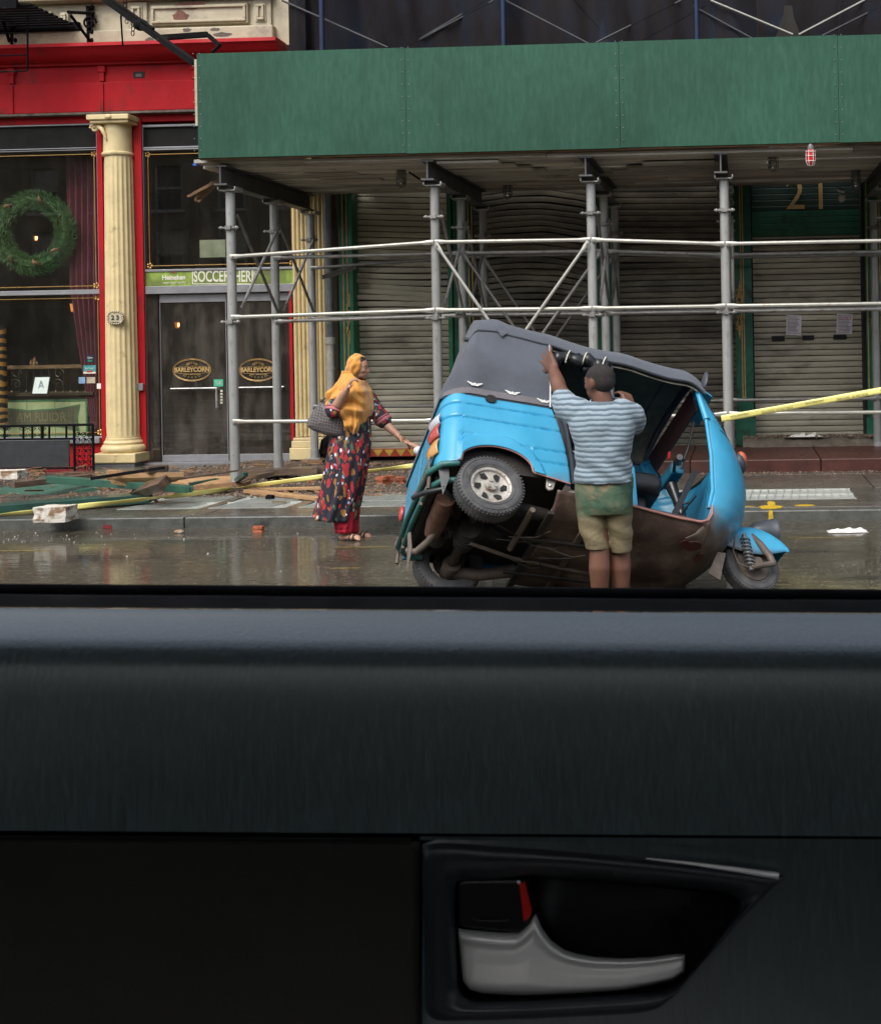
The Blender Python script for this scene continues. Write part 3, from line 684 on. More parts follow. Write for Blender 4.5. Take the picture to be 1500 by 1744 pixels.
# red and yellow tile frieze and dark stall under the first shutter, stalls under the others
MB().mm((X(609, FY), FY-.02, .1), (X(770, FY), FY+.3, Z(785, FY, 690))).build('stall_base', M_stonestep, gb)
M_t1 = mat('red_tile', (.35, .05, .03), .4, bump=.05); M_t2 = mat('yellow_tile', (.50, .32, .05), .4, bump=.05)
zt0, zt1 = SZ+.06, Z(764, FY, 690)
MB().mm((X(609, FY), FY+.01, zt0), (X(770, FY), FY+.3, zt1)).build('frieze_base', M_t1, gb)
for i in range(8):
    a = X(612+19.5*i, FY); b = X(612+19.5*i+17, FY); MB().prism([(a, FY+.008, zt1-.01), (b, FY+.008, zt1-.01), ((a+b)/2, FY+.008, zt0)], (0, -.004, 0)).build('frieze_tile', M_t2, gb)
MB().mm((X(806, FY), FY-.05, .1), (X(1251, FY), FY+.3, Z(768, FY, 1000))).build('stall_base', M_stonestep, gb)
# door bay: jambs, dark head, green transom box, figures 21
MB().mm((X(1280, FY), FY-.06, .25), (X(1284, FY), FY+.34, 4)).build('jamb', M_dark, gb); MB().mm((X(1470, FY), FY-.06, .25), (X(1473, FY), FY+.34, 4)).build('jamb', M_dark, gb)
zq0, zq1 = Z(402, FY+.2, 1375), Z(360, FY+.2, 1375)
tb = MB().mm((X(1281, FY), FY+.16, zq0), (X(1472, FY), FY+.34, zq1)).build('transom_box', M_dgreen, gb)
for k in range(4): MB().mm((X(1281, FY), FY+.145, zq0+.02+.08*k), (X(1472, FY), FY+.162, zq0+.09+.08*k)).build('board', M_dgreen, tb, bevel=.004)
for k in range(9): MB().mm((X(1281, FY), FY+.2, zq1+.005+.08*k), (X(1472, FY), FY+.34, zq1+.08+.08*k)).build('slat', M_shutg, s4, bevel=.008)
nm = text('2', 'numeral', .58, M_goldletter, gb, P(1354, 333, FY+.06), sx=.95, ext=.012); text('1', 'numeral', .58, M_goldletter, gb, P(1397, 333, FY+.06), sx=.9, ext=.012)
lp = MB().tube([(P(1459, 300, FY-.1).x, FY-.1, P(1459, 300, FY-.1).z), P(1459, 327, FY-.1), P(1436, 329, FY-.1)], .012, 6).tube([P(1424, 322, FY-.1), P(1438, 326, FY-.1)], .035, 8).build('door_lamp', M_greyframe, gb, smooth=40)
MB().ell(P(1433, 337, FY-.12), (.05, .03, .055)).build('lens', M_white, lp, smooth=170)
# notices taped to the door shutter, and the two torn black strips
M_paper = mat('pasted_paper', (.85, .80, .84), .7, var=.12, vs=20, bump=.1); M_ink = mat('print_ink', (.30, .28, .32), .7, bump=0)
def notice(px0, py0, px1, py1, red):
    y = FY+.185
    q = [P(px0+1, py0, y), P(px1, py0+1, y), P(px1-1, py1, y), P(px0, py1-1, y)]
    o = MB().prism(q, (0, .004, 0)).build('paper_notice', M_paper, s4)
    g = MB(); random.seed(int(px0))
    for k in range(13):
        v = (k+1.5)/15; 
        if red and k in (2,): continue
        l = 2 if k else 2; rr = px1-px0-4-random.uniform(0, 8)
        a = P(px0+2.5, py0+(py1-py0)*v, y-.002); b = P(px0+2.5+rr, py0+(py1-py0)*v, y-.002)
        g.mm((a.x, y-.003, a.z-.0035), (b.x, y-.0015, a.z+.0035))
    g.build('printed_lines', M_ink, o)
    text('NYC', 'lettering', .03, M_ink, o, P(px0+5, py0+3, y-.003))
    if red: text('NOTICE', 'lettering', .05, M_pr_red, o, P((px0+px1)/2, py0+8, y-.003))
notice(1338, 536, 1365, 571, False); notice(1424, 534, 1452, 569, True)
for a, b, c_, e in ((1314, 572, 1336, 581), (1366, 571, 1386, 579), (1419, 570, 1441, 578)): rect(a, b, c_, e, FY+.19, .006).build('torn_strip', M_dark, s4)
# ---------------------------------------------------------------- sidewalk shed: posts, braces, rails, beams, plank deck, green parapet
M_post = mat('galvanised_post', (.40, .40, .38), .45, .35, var=.14, vs=7, stain=(.17, .13, .09), stain_at=(.60, .74), ss=9, bump=.08, stretch=(1, 1, .4), rand=.22)
M_rail = mat('zinc_rail', (.43, .42, .37), .38, .4, var=.12, vs=9, stain=(.24, .17, .10), stain_at=(.62, .76), ss=9, bump=.05, rand=.15)
M_brace = mat('weathered_brace', (.30, .29, .27), .45, .4, var=.2, vs=9, stain=(.16, .10, .06), stain_at=(.58, .7), ss=12, bump=.05, rand=.4)
M_beam = mat('painted_steel_beam', (.10, .10, .10), .5, .1, var=.2, vs=4, stain=(.12, .07, .05), stain_at=(.64, .74), bump=.1, rand=.2)
M_plank = mat('grey_deck_plank', (.66, .635, .55), .75, var=.3, vs=2.5, stain=(.22, .19, .14), stain_at=(.52, .7), ss=4, stretch=(.25, 1, 1), bump=.4, bs=30, rand=.45, world=True)
def ply_material():
    m = bpy.data.materials.new('green_plywood_paint'); m.use_nodes = True; nt = m.node_tree; b = nt.nodes['Principled BSDF']
    v = coords(nt, (1, 1, .22), world=True); v2 = coords(nt, (.8, 1, .5), world=True)
    br = noi(nt, v, 22, 5, .65, .2); cl = noi(nt, v2, 1.0, 5, .55)
    c = ramp(nt, br, [(.25, (.020, .072, .045)), (.5, (.028, .091, .058)), (.8, (.046, .116, .080))]); dr = ramp(nt, noi(nt, coords(nt, (1, 1, .05), world=True), 7, 3, .5), [(.60, 0), (.75, .5)]); c = mixc(nt, dr, c, (.018, .060, .042))
    c2 = ramp(nt, cl, [(.35, (.74, .78, .78)), (.65, (1.20, 1.18, 1.20))]); c = mixc(nt, 1, c, c2, 'MULTIPLY')
    ch = ramp(nt, noi(nt, coords(nt, (1, 1, .8), world=True), 9, 8, .72), [(.70, 0), (.73, 1)]); c = mixc(nt, ch, c, (.16, .22, .17))
    oi = nt.nodes.new('ShaderNodeObjectInfo'); c = mixc(nt, 1, c, ramp(nt, oi.outputs['Random'], [(0, (.88, .90, .9)), (1, (1.05, 1.04, 1.02))]), 'MULTIPLY')
    nt.links.new(c, b.inputs['Base Color']); nt.links.new(ramp(nt, cl, [(.3, .5), (.7, .65)]), b.inputs['Roughness']); b.inputs['Specular IOR Level'].default_value = .2
    bm_ = _n(nt, 'ShaderNodeBump', Strength=.35, Distance=.006); nt.links.new(br, bm_.inputs['Height']); nt.links.new(bm_.outputs[0], b.inputs['Normal'])
    return m
M_ply = ply_material()
shed = thing('sidewalk_shed', 'green plywood construction shed on galvanised posts over the pavement', 'scaffold shed', (-3, 12.6, SZ))
PXS = [X(397, 12.6, 600), X(743, 12.6, 500), X(1008, 12.6, 450), X(1235, 12.6, 450), 1.72, 3.6]
ROWS = [12.6, 13.8, 15.0]
ZB, ZD = 3.40, 3.615                        # beam foot, deck underside
psrc = MB().lathe([(.050, 0), (.050, ZB-SZ-.13)], (0, 0, 0), n=16)
for q in range(9): psrc.tube([(0, -.049, .3+.33*q), (0, -.053, .3+.33*q)], .012, 7)
psrc = psrc.build('post', M_post, shed, at=(PXS[0], ROWS[0], SZ+.08), smooth=50)
csrc = MB().mm((-.09, -.09, 0), (.09, .09, .012)).tube([(0, 0, -.10), (0, 0, 0)], .042, 12).mm((-.10, -.10, .012), (-.085, .10, .045)).mm((.085, -.10, .012), (.10, .10, .045)).build('head_plate', M_post, shed, at=(PXS[0], ROWS[0], ZB-.05), bevel=.003)
clsrc = MB().lathe([(.062, -.025), (.062, .025)], (0, 0, 0), n=12).tube([(-.11, -.055, 0), (.11, -.055, 0)], .012, 6).ell((-.085, -.055, 0), (.02, .02, .02), nu=8, nv=5).ell((.085, -.055, 0), (.022, .022, .022), nu=8, nv=5).mm((-.03, -.085, -.02), (.03, -.055, .02)).build('clamp', M_brace, shed, at=(PXS[0], ROWS[0], 2.95), smooth=40)
fsrc = MB().mm((-.09, -.09, 0), (.09, .09, .012)).tube([(0, 0, .012), (0, 0, .12)], .056, 12).build('foot_plate', M_post, shed, at=(PXS[0], ROWS[0], SZ+.08), bevel=.002)
woodb = mat('raw_timber', (.30, .17, .085), .7, var=.35, vs=4, stain=(.10, .06, .035), stain_at=(.50, .66), ss=5, stretch=(.3, 1.5, 1.5), bump=.3, bs=40, rand=.3)
first = True
for i, x in enumerate(PXS):
    for j, y in enumerate(ROWS):
        if not first:
            inst(psrc, shed, (x, y, SZ+.08), rot=(0, 0, random.uniform(0, .3))); inst(csrc, shed, (x, y, ZB-.05)); inst(fsrc, shed, (x, y, SZ+.08)); inst(clsrc, shed, (x, y, 3.02))
        first = False
        inst(clsrc, shed, (x, y, Z(548, 12.6, 397) if j == 0 else 2.0-.0*j), rot=(0, 0, .5*j))
        MB().mm((x-.13, y-.12, SZ), (x+.15, y+.12, SZ+.038)).build('timber_pad', woodb, shed, bevel=.004); MB().mm((x-.15, y-.10, SZ+.04), (x+.13, y+.11, SZ+.078)).build('timber_pad', woodb, shed, bevel=.004)
    bx = x-.03
    b = MB().mm((bx-.008, 12.42, ZB+.02), (bx+.008, 15.05, ZD-.02)).mm((bx-.07, 12.42, ZB), (bx+.07, 15.05, ZB+.018)).mm((bx-.07, 12.42, ZD-.018), (bx+.07, 15.05, ZD-.001)).build('steel_beam', M_beam, shed)
def rail(a, b, r=.021, m=M_rail, name='rail', flat=True):
    a = Vector(a); b = Vector(b); d = (b-a).normalized()
    mb = MB().tube([a, a+d*.07, a+d*.13, b-d*.13, b-d*.07, b], [(.026, .006), (.026, .007), r, r, (.026, .007), (.026, .006)], 8)
    # bolt heads
    for q in (a+d*.03, b-d*.03): mb.tube([q+Vector((0, -.02, 0)), q+Vector((0, .02, 0))], .011, 6)
    return mb.build(name, m, shed, smooth=60)
yf = 12.6-.062
hz = {0: [437, 540, 718], 1: [412, 528, 716], 2: [408, 525, 713], 3: [415, 521, 705], 4: [410, 517, 702]}
zz = [[P([397, 743, 1008, 1235, 1500][i], hz[i][k], yf).z for k in range(3)] for i in range(5)]
for k in range(3):
    for i in range(5):
        x0, x1 = PXS[i], PXS[i+1]
        z0 = zz[i][k]; z1 = zz[min(i+1, 4)][k]
        for j, y in enumerate(ROWS):
            if k == 2 and j == 1: continue
            dz = (0, -.03, .02)[j]
            if j == 0: rail((x0+.01, yf-.004*(i % 2), z0), (x1-.01, yf-.004*(i % 2), z1))
            else: rail((x0+.01, y-.06, z0+dz+ (.10 if j == 1 and k == 0 and i == 0 else 0)), (x1-.01, y-.06, z1+dz), m=M_brace)
# cross braces inside each frame (front to middle, middle to rear), and diagonals along the rows
ZT, ZM = 3.12, 2.05
for i, x in enumerate(PXS[:5]):
    for (a, b) in ((0, 1), (1, 2)):
        ya, yb = ROWS[a]+.05, ROWS[b]-.05
        rail((x+.05, ya, ZT-.02), (x+.05, yb, ZM-.18*(i % 2)), .018, M_brace, 'brace'); rail((x+.075, yb, ZT-.05), (x+.075, ya, ZM+.02), .018, M_post if i == 0 else M_brace, 'brace')
for j, y in enumerate(ROWS):
    yy = y-.085
    m_ = M_rail if j == 0 else M_brace
    a = P(745, 415, 12.6); b = P(835, 545, 12.6); s_ = (b.z-a.z)/(b.x-a.x)
    rail((PXS[1]+.02, yy, a.z), (PXS[1]+.02+1.05, yy, a.z+s_*1.05), .018, m_, 'brace')
    c = P(1006, 412, 12.6); e = P(905, 555, 12.6); s2 = (e.z-c.z)/(e.x-c.x)
    rail((PXS[2]-.02, yy-.012, c.z), (PXS[2]-.02-1.05, yy-.012, c.z-s2*1.05), .018, m_, 'brace')
# loose strut hanging at the left frame
rail(P(548, 472, 14.2), P(606, 455, 14.9), .032, M_brace, 'strut')
# deck planks, staggered butt joints, a few out of level
y = 12.44; r = 0
while y < 15.2:
    x = PXS[0]-.33; wd_ = .222
    while x < 4.5:
        L = random.uniform(2.3, 4.0) if x > PXS[0] else 1.2+(r*1.37) % 2.6; dz = random.choice([0, 0, .008, .018, .03])
        MB().mm((x+.003, y+.004, ZD+dz), (x+L-.006, y+wd_-.016, ZD+.04+dz)).build('deck_plank', M_plank, shed, bevel=.003); x += L
    y += wd_; r += 1
for r in range(4):                      # second layer ends that show as steps under the deck
    MB().mm((PXS[1]+.05, 12.50+.24*r, ZD-.030), (PXS[1]+.72+.13*r, 12.50+.24*r+.20, ZD-.002)).build('deck_plank', M_plank, shed, bevel=.003)
    MB().mm((PXS[3]-.9-.2*r, 12.9+.24*r, ZD-.028), (PXS[3]-.05, 12.9+.24*r+.2, ZD-.002)).build('deck_plank', M_plank, shed, bevel=.003)
# parapet
zp1 = Z(92, 12.32, 336); zp0 = Z(269, 12.32, 336)
ex = [X(336, 12.32, 180), X(691, 12.32, 180), X(1055, 12.32, 180), X(1428, 12.32, 180), X(1428, 12.32, 180)+2.42]
for i in range(4):
    dy = (0, -.004, .003, -.006)[i]
    g = MB().mm((ex[i]+.002, 12.32+dy, zp0-.006*(i % 2)), (ex[i+1]-.002, 12.342+dy, zp1+.008*((i+1) % 2))).build('plywood_panel', M_ply, shed)
    for q in range(16):
        for e_ in (ex[i]+.03, ex[i+1]-.03):
            pass
nl = MB()
for e_ in ex[:4]:
    for s_ in (-1, 1):
        for q in range(9): nl.tube([(e_+s_*.035, 12.322, zp0+.08+q*.13), (e_+s_*.035, 12.311, zp0+.08+q*.13)], .005, 5)
nl.build('nail_heads', M_greyframe, shed, kind='stuff')
MB().mm((ex[0], 12.345, ZD+.05), (ex[4], 12.40, ZD+.14)).build('bottom_rail', woodb, shed); MB().mm((ex[0], 12.345, zp1-.12), (ex[4], 12.40, zp1-.02)).build('top_rail', woodb, shed)
MB().mm((ex[0]-.03, 12.33, zp0+.35), (ex[0]-.004, 12.36, zp1-.05)).build('edge_batten', M_cream, shed); MB().mm((ex[0]+.0, 12.45, zp0), (ex[0]+.02, 15.3, zp1)).build('side_panel', M_ply, shed)
for i in range(8): MB().mm((ex[0]+.05+1.25*i, 12.40, ZD+.05), (ex[0]+.14+1.25*i, 12.44, zp1-.03)).build('stud', woodb, shed)
for px0, py0, px1, py1 in ((925, 250, 945, 227), (895, 233, 912, 234), (960, 253, 1050, 249)):
    a, b = P(px0, py0, 12.3195), P(px1, py1, 12.3195); MB().tube([a, (a+b)/2+Vector((.01, 0, .004)), b], .004, 4).build('paint_scuff', mat('pale_scuff', (.22, .30, .24), .6, bump=0), shed)
# planks of the deck that snapped off at the left corner
for k, (a, b, wd_) in enumerate((((330, 327), (378, 306), .10), ((336, 333), (372, 312), .14), ((345, 322), (385, 309), .12))):
    A, B = P(*a, 12.75+.1*k), P(*b, 12.85+.1*k); d = (B-A); L = d.length; ry = -math.atan2(d.z, d.x)
    mb = MB().box((0, 0, 0), (L, wd_, .03)); 
    for q in range(6): mb.prism([(-L/2, -wd_/2+q*wd_/6, -.013), (-L/2, -wd_/2+(q+1)*wd_/6, -.013), (-L/2-random.uniform(.02, .09), -wd_/2+(q+.5)*wd_/6, -.01)], (0, 0, .024))
    mb.build('broken_plank', woodb, shed, at=(A+B)/2, rot=(.2, ry, random.uniform(-.3, .3)))
bc = thing('plastic_clip', 'small bright blue plastic tie poking out under the left end of the green parapet', 'clip', P(341, 276, 12.5))
MB().prism([P(327, 279, 12.5), P(350, 271, 12.5), P(351, 275, 12.5), P(330, 282, 12.5)], (0, .03, 0)).tube([P(350, 272, 12.5), P(362, 270, 12.7)], .008, 5).build('tie', mat('blue_plastic', (.02, .10, .55), .35, bump=0), bc)

# caged bulbs under the deck
M_lampbody = mat('grey_lamp_body', (.16, .16, .15), .5, .4, bump=.05); M_bulb = glass('clear_bulb', (.8, .8, .75), .2, dirt=.1)
def caged(px, py, Y, s, label, red=False, tilt=(0, 0, 0)):
    c = P(px, py, Y); t = thing('caged_lamp', label, 'lamp', c, 'caged lamps under the shed')
    mb = MB().lathe([(.05*s, .0), (.055*s, .05*s), (.04*s, .09*s), (.03*s, .11*s)], c, n=16).build('lamp_base', M_lampbody, t, smooth=40)
    if red:
        MB().lathe([(.058*s, 0), (.062*s, -.14*s), (.055*s, -.19*s), (.03*s, -.225*s), (.004, -.235*s)], c, n=18).build('red_globe', mat('red_globe', (.60, .02, .02), .25, bump=0, coat=.5), t, smooth=60)
    else: MB().lathe([(.040*s, 0), (.046*s, -.09*s), (.035*s, -.14*s), (.004, -.165*s)], c, n=14).build('globe', M_bulb, t, smooth=60)
    g = MB(); R0 = .068*s if red else .055*s; H = .24*s if red else .18*s
    for i in range(6):
        a = math.pi*i/3; g.tube([(c.x+R0*math.cos(a)*q, c.y+R0*math.sin(a)*q, c.z-h) for q, h in ((1, 0), (1.02, H*.7), (.75, H*.92), (0, H*1.02))], .0045*s, 5)
    for h in (.02, H*.38, H*.7): g.tube([(c.x+R0*math.cos(2*math.pi*i/16), c.y+R0*math.sin(2*math.pi*i/16), c.z-h) for i in range(17)], .0045*s, 5)
    g.build('cage', M_white if red else M_lampbody, t, smooth=60)
    return t
caged(1380, 255, 12.36, .70, 'caged lamp with red globe hanging under the right of the green parapet', True)
caged(683, 292, 13.3, 1.0, 'grey caged lamp on a cable between the first two shed posts'); caged(864, 314, 14.6, 1.0, 'small grey caged lamp at the back of the deck over the warped shutter')
caged(1316, 264, 12.9, 1.0, 'pale clear caged lamp under the deck left of the red lamp'); caged(1457, 297, 14.0, 1.0, 'caged lamp under the deck above the numeral 21 doorway')
cb = MB().tube([P(697, 293, 13.3), P(715, 305, 13.5), P(738, 322, 12.8)], .012, 6).tube([P(683, 288, 13.3), P(720, 270, 13.4), P(790, 268, 13.5)], .008, 5).build('cable', M_blackiron); tag(cb, 'black lamp cable looping from the caged lamp to the second post', 'cable')

# ---------------------------------------------------------------- netted scaffold standing on the shed
def net_material():
    m = bpy.data.materials.new('debris_netting'); m.use_nodes = True; nt = m.node_tree; b = nt.nodes['Principled BSDF']
    v = coords(nt, (1, 1, .35), world=True); n = noi(nt, v, 2.2, 6, .6, .8)
    c = ramp(nt, n, [(.3, (.003, .004, .007)), (.45, (.013, .010, .012)), (.6, (.011, .015, .026)), (.72, (.034, .042, .062))])
    nt.links.new(c, b.inputs['Base Color']); b.inputs['Roughness'].default_value = .8; b.inputs['Specular IOR Level'].default_value = .15
    nt.links.new(ramp(nt, noi(nt, v, 3, 4), [(.35, .96), (.65, .78)]), b.inputs['Alpha']); return m
sf = thing('netted_scaffold', 'dark debris netting draped over blue scaffold tubes above the green parapet', 'scaffold', (0, 13.2, 4.7))
def net(x0, x1, tear=False, y=13.1):
    def f(u, v):
        x = x0+(x1-x0)*u; z = 3.9+5.2*v
        yy = y+.14*math.sin(x*2.6+.6*math.sin(z*1.3))+.07*math.sin(x*7+z)+.03*math.sin(x*17+2*z)+.08*noise.noise(Vector((x*2, z*.7, 0)))
        return (x, yy, z)
    return f
xn0 = X(499, 13.1, 40); tx0, tx1 = X(1290, 13.1, 40), X(1395, 13.1, 40)
M_net = net_material()
MB().grid(net(xn0, tx0), 110, 30).build('netting', M_net, sf, smooth=170); MB().grid(net(tx1, 14), 110, 30).build('netting', M_net, sf, smooth=170)
def flap(u, v):
    z = 3.9+5.2*v; q = max(0, min(1, (5.25-z)/.9)); x = tx0+(tx1-tx0)*u; mid = (tx0+tx1)/2
    open_ = .0 if z > 5.25 else q*.40
    x = x-(open_ if u < .5 else -open_)*(1-abs(u-.5)*2)
    return (x, 13.1+.05*math.sin(x*9)+.1*q, z)
mb = MB().grid(flap, 16, 40); mb.f = [f for f in mb.f if not (sum(mb.v[i].z for i in f)/4 < 5.3 and (f[0] // 41) in (7, 8))]
mb.build('torn_netting', M_net, sf, smooth=170)
MB().mm((xn0-.03, 13.05, 3.9), (xn0+.16, 15.3, 9)).build('net_return', M_net, sf)
M_netbrace = mat('dull_brace', (.045, .047, .052), .6, bump=0)
M_bluetube = mat('blue_scaffold_tube', (.007, .018, .055), .4, .3, var=.2, bump=.05)
for px in (548, 600, 857, 1186, 1215, 1430):
    yq = 12.86 if px in (548, 857, 1186) else 13.45; x = X(px, yq, 40); MB().tube([(x, yq, 3.9), (x, yq, 9)], .03, 10).build('upright', M_bluetube if px in (548, 857, 1186, 600) else M_brace, sf, smooth=60)
for (a, b) in (((480, 0), (660, 80)), ((690, 80), (840, 0)), ((700, 75), (860, -20)), ((860, 0), (1010, 78)), ((1015, 72), (1160, 0)), ((1210, 0), (1350, 58)), ((1360, 58), (1480, -5)), ((1400, 60), (1540, -10)), ((950, -30), (1060, 90)), ((1180, 10), (1290, 70)), ((560, 30), (680, 85)), ((1090, 70), (1200, 10))):
    MB().tube([P(*a, 13.02 if a[0] not in (950, 560, 1090) else 13.6), P(*b, 13.02 if a[0] not in (950, 560, 1090) else 13.6)], .012, 6).build('scaffold_brace', M_rail if a[0] in (1210, 1360) else M_netbrace, sf, smooth=60)
MB().mm((xn0, 13.6, 3.7), (14, 13.68, 4.4)).build('toe_board', M_wood_dk, sf)

# ---------------------------------------------------------------- fire escape, struts and rods at the upper left
fe = thing('fire_escape', 'black iron fire escape balcony bolted to the cream wall at the top left', 'fire escape', P(70, 20, 15))
ya, yb = 14.3, 15.38
xa, xb = X(-200, 15), X(52, 14.6, 20); zf = Z(24, 14.6, 60)
pl = MB().mm((xa, ya, zf), (xb, ya+.05, zf+.28)).mm((xa, yb-.05, zf), (X(120, 15), yb, zf+.1)); 
for i in range(9): pl.mm((xa, ya+.06+.11*i, zf+.05), (X(112, 15), ya+.12+.11*i, zf+.075))
pl.build('platform', M_blackiron, fe)
for i in range(14): MB().tube([(xb-.2*i, ya+.02, zf+.2), (xb-.2*i, ya+.02, zf+1.2)], .010, 5).build('baluster', M_blackiron, fe)
for px in (20, 150):
    g = MB().tube([P(px-30 if px > 100 else px-18, 25, 15.0), P(px+4 if px > 100 else px-4, 70, 15.36)], .02, 6).tube([P(px-34, 20, 14.7), P(px+10, 22, 15.37)], .022, 6).tube([P(px, 10, 15.35), P(px+2, 80, 15.37)], .03, 6)
    p_, r_ = spiral((P(px, 38, 15.3).x, 15.33, P(px, 38, 15.3).z), .10, 1.5, .018, n=18); g.tube(p_, r_, 6)
    for k in range(5): g.ell(P(px+7, 12+14*k, 15.36), (.03, .03, .035), nu=8, nv=6)
    g.build('bracket', M_blackiron, fe, smooth=60)
MB().tube([P(47, 25, 14.5), P(47, 118, 14.7), P(45, 120, 14.7), P(-60, 124, 14.7)], .012, 6).tube([P(47, 93, 14.7), P(-60, 96, 14.7)], .009, 6).tube([P(47, 55, 14.6), P(-60, 57, 14.6)], .009, 6).build('drop_ladder_rail', M_blackiron, fe)
dl = thing('support_strut', 'long black iron strut slanting down to the left end of the green parapet', 'strut', P(250, 50, 14))
A, B = P(160, -15, 14.6), P(333, 108, 12.6)
MB().tube([A, B], [.045, .045], 4).tube([A+Vector((.02, -.03, .05)), A.lerp(B, .62)+Vector((.02, -.03, .05))], .018, 6).ell(A.lerp(B, .5), (.09, .06, .07)).build('bar', M_blackiron, dl)
g = MB().tube([P(208, 8, 14), P(206, 30, 14.2), P(209, 76, 14.6)], .012, 6)
for k in range(7): g.tube([P(212+.6*k, -6+7*k, 14.1)+Vector((.02*math.cos(a), .006*(k % 2), .028*math.sin(a))) for a in [2*math.pi*i/8 for i in range(9)]], .005, 4)
for k in range(3): g.tube([P(226, 40+8*k, 13.8)+Vector((.02*math.cos(a), .006*(k % 2), .032*math.sin(a))) for a in [2*math.pi*i/8 for i in range(9)]], .006, 4)
g.build('chain', M_blackiron, dl)
lb = thing('angle_bracket', 'bent black angle iron lying over the red cornice beside the parapet', 'bracket', P(330, 62, 15))
MB().tube([P(268, 64, 14.6), P(354, 58, 14.7)], .045, 4).tube([P(354, 59, 14.7), P(374, 77, 14.5)], .03, 4).tube([P(374, 77, 14.5), P(362, 88, 14.4)], .022, 4).build('bar', M_blackiron, lb)

# ---------------------------------------------------------------- inside the restaurant windows
def curtain(u, v):                       # v 0 top, 1 foot; swept aside towards the right
    py = 262+480*v; l = 112+10*v+42*max(0, v-.45)**1.2*1.9; r = 170
    px = l+(r-l)*u; c = P(px, py, FY+.5)
    return (c.x, FY+.5+.035*math.sin(u*34+2*v), c.z)
tag(MB().grid(curtain, 70, 26).build('curtain', M_velvet, smooth=170, solid=.006), 'plum velvet curtain swept aside behind the dining window by the column', 'curtain')
M_fir = mat('fir_needles', (.05, .125, .035), .6, var=.5, vs=14, bump=0); M_rib = mat('tartan_ribbon', (.28, .14, .07), .5, var=.5, vs=30, bump=0)
wc = P(58, 396, FY+.34); wr = thing('christmas_wreath', 'large green fir wreath with bows hanging in the upper dining window', 'wreath', wc)
mb = MB(); random.seed(3)
for i in range(6000):
    a = random.uniform(0, 2*math.pi); b = random.uniform(0, 2*math.pi); q = random.uniform(.03, .13)
    R0 = .45
    p = Vector((wc.x+(R0+q*math.cos(b))*math.cos(a), wc.y+q*math.sin(b)*.8, wc.z+(R0+q*math.cos(b))*math.sin(a)))
    d = Vector((math.cos(a)*math.cos(b)-math.sin(a)*1.0, math.sin(b)*.8, math.sin(a)*math.cos(b)+math.cos(a)*1.0))+Vector([random.uniform(-.6, .6) for _ in range(3)]); d = d.normalized()*random.uniform(.05, .09); s_ = d.cross(Vector((0, 1, .2))).normalized()*.0065
    mb.add([p-s_, p+s_, p+d], [(0, 1, 2)])
mb.build('fir_needles', M_fir, wr, kind='stuff', recalc=False)
MB().tube([(wc.x+.45*math.cos(2*math.pi*i/30), wc.y, wc.z+.45*math.sin(2*math.pi*i/30)) for i in range(31)], .075, 8).build('wreath_core', M_fir, wr)
for a in (.3, 1.2, 2.3, 3.3, 4.1, 4.9, 5.6):
    c = Vector((wc.x+.45*math.cos(a), wc.y-.12, wc.z+.45*math.sin(a)))
    MB().grid(lambda u, v: (c.x+.13*(u-.5)*math.cos(a+.9)+.02*v, c.y-.05*math.sin(math.pi*u), c.z+.13*(u-.5)*math.sin(a+.9)+.045*v), 8, 1).build('ribbon', M_rib, wr, smooth=170, solid=.003)
def wallframe(px0, py0, px1, py1, Y, label): pass
fr = thing('grade_card', 'white letter A grade card in a dark frame leaning inside the lower dining window', 'framed card', P(70, 655, FY+.2))
q = [P(57, 640, FY+.2), P(87, 639, FY+.2), P(82, 672, FY+.16), P(52, 672, FY+.16)]; MB().prism(q, (0, .015, 0)).build('frame', M_dark, fr)
q = [P(60, 642.5, FY+.198), P(84.5, 642, FY+.198), P(80, 670, FY+.158), P(55, 670, FY+.158)]; cdp = MB().prism(q, (0, -.002, 0)).build('card', mat('white_card', (.85, .86, .9), .5, var=.02, bump=0, emit=((.8, .85, .95), .22)), fr)  # emission gives the card a faint glow of its own
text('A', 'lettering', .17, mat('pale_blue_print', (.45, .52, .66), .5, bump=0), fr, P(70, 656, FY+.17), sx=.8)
ds = thing('serving_counter', 'dark wood counter with green lettered mirror glass inside the dining window', 'counter', P(70, 720, FY+.5))
yb = FY+.5
def bx(px0, py0, px1, py1, Y, d, name, m, parent, bev=0): return rect(px0, py0, px1, py1, Y, d).build(name, m, parent, bevel=bev)
bx(-60, 671, 157, 748, yb, .1, 'counter_body', M_wood_dk, ds); bx(-60, 669, 158, 675, yb-.06, .2, 'counter_top', M_wood_dk, ds, .006)
M_pane = mat('pale_green_leaded_glass', (.42, .46, .27), .25, var=.12, vs=4, bump=0, emit=((.42, .50, .25), .12)); M_gs = mat('green_glass_ribbon', (.10, .24, .13), .3, bump=0, var=.15); M_gs2 = mat('smoked_glass', (.16, .155, .10), .35, bump=0, var=.3, vs=9, stretch=(4, 1, .6))  # pale panes carry a slight emission that brightens them, no lamp behind
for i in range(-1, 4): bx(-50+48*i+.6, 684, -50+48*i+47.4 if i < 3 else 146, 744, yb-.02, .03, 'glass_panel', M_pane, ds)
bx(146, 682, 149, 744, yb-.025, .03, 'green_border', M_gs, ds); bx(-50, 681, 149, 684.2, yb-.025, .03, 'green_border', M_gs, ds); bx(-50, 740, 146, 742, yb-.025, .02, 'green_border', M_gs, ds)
mb = MB(); g2 = MB()
def ban(o): return [P(-40, 690+o, yb-.03), P(50, 698+o, yb-.03), P(100, 695+o, yb-.03), P(136-o, 688+o*.8, yb-.03), P(132-o, 712, yb-.03), P(135-o, 735-o*.6, yb-.03), P(100, 727-o, yb-.03), P(50, 724-o, yb-.03), P(-40, 732-o, yb-.03)]
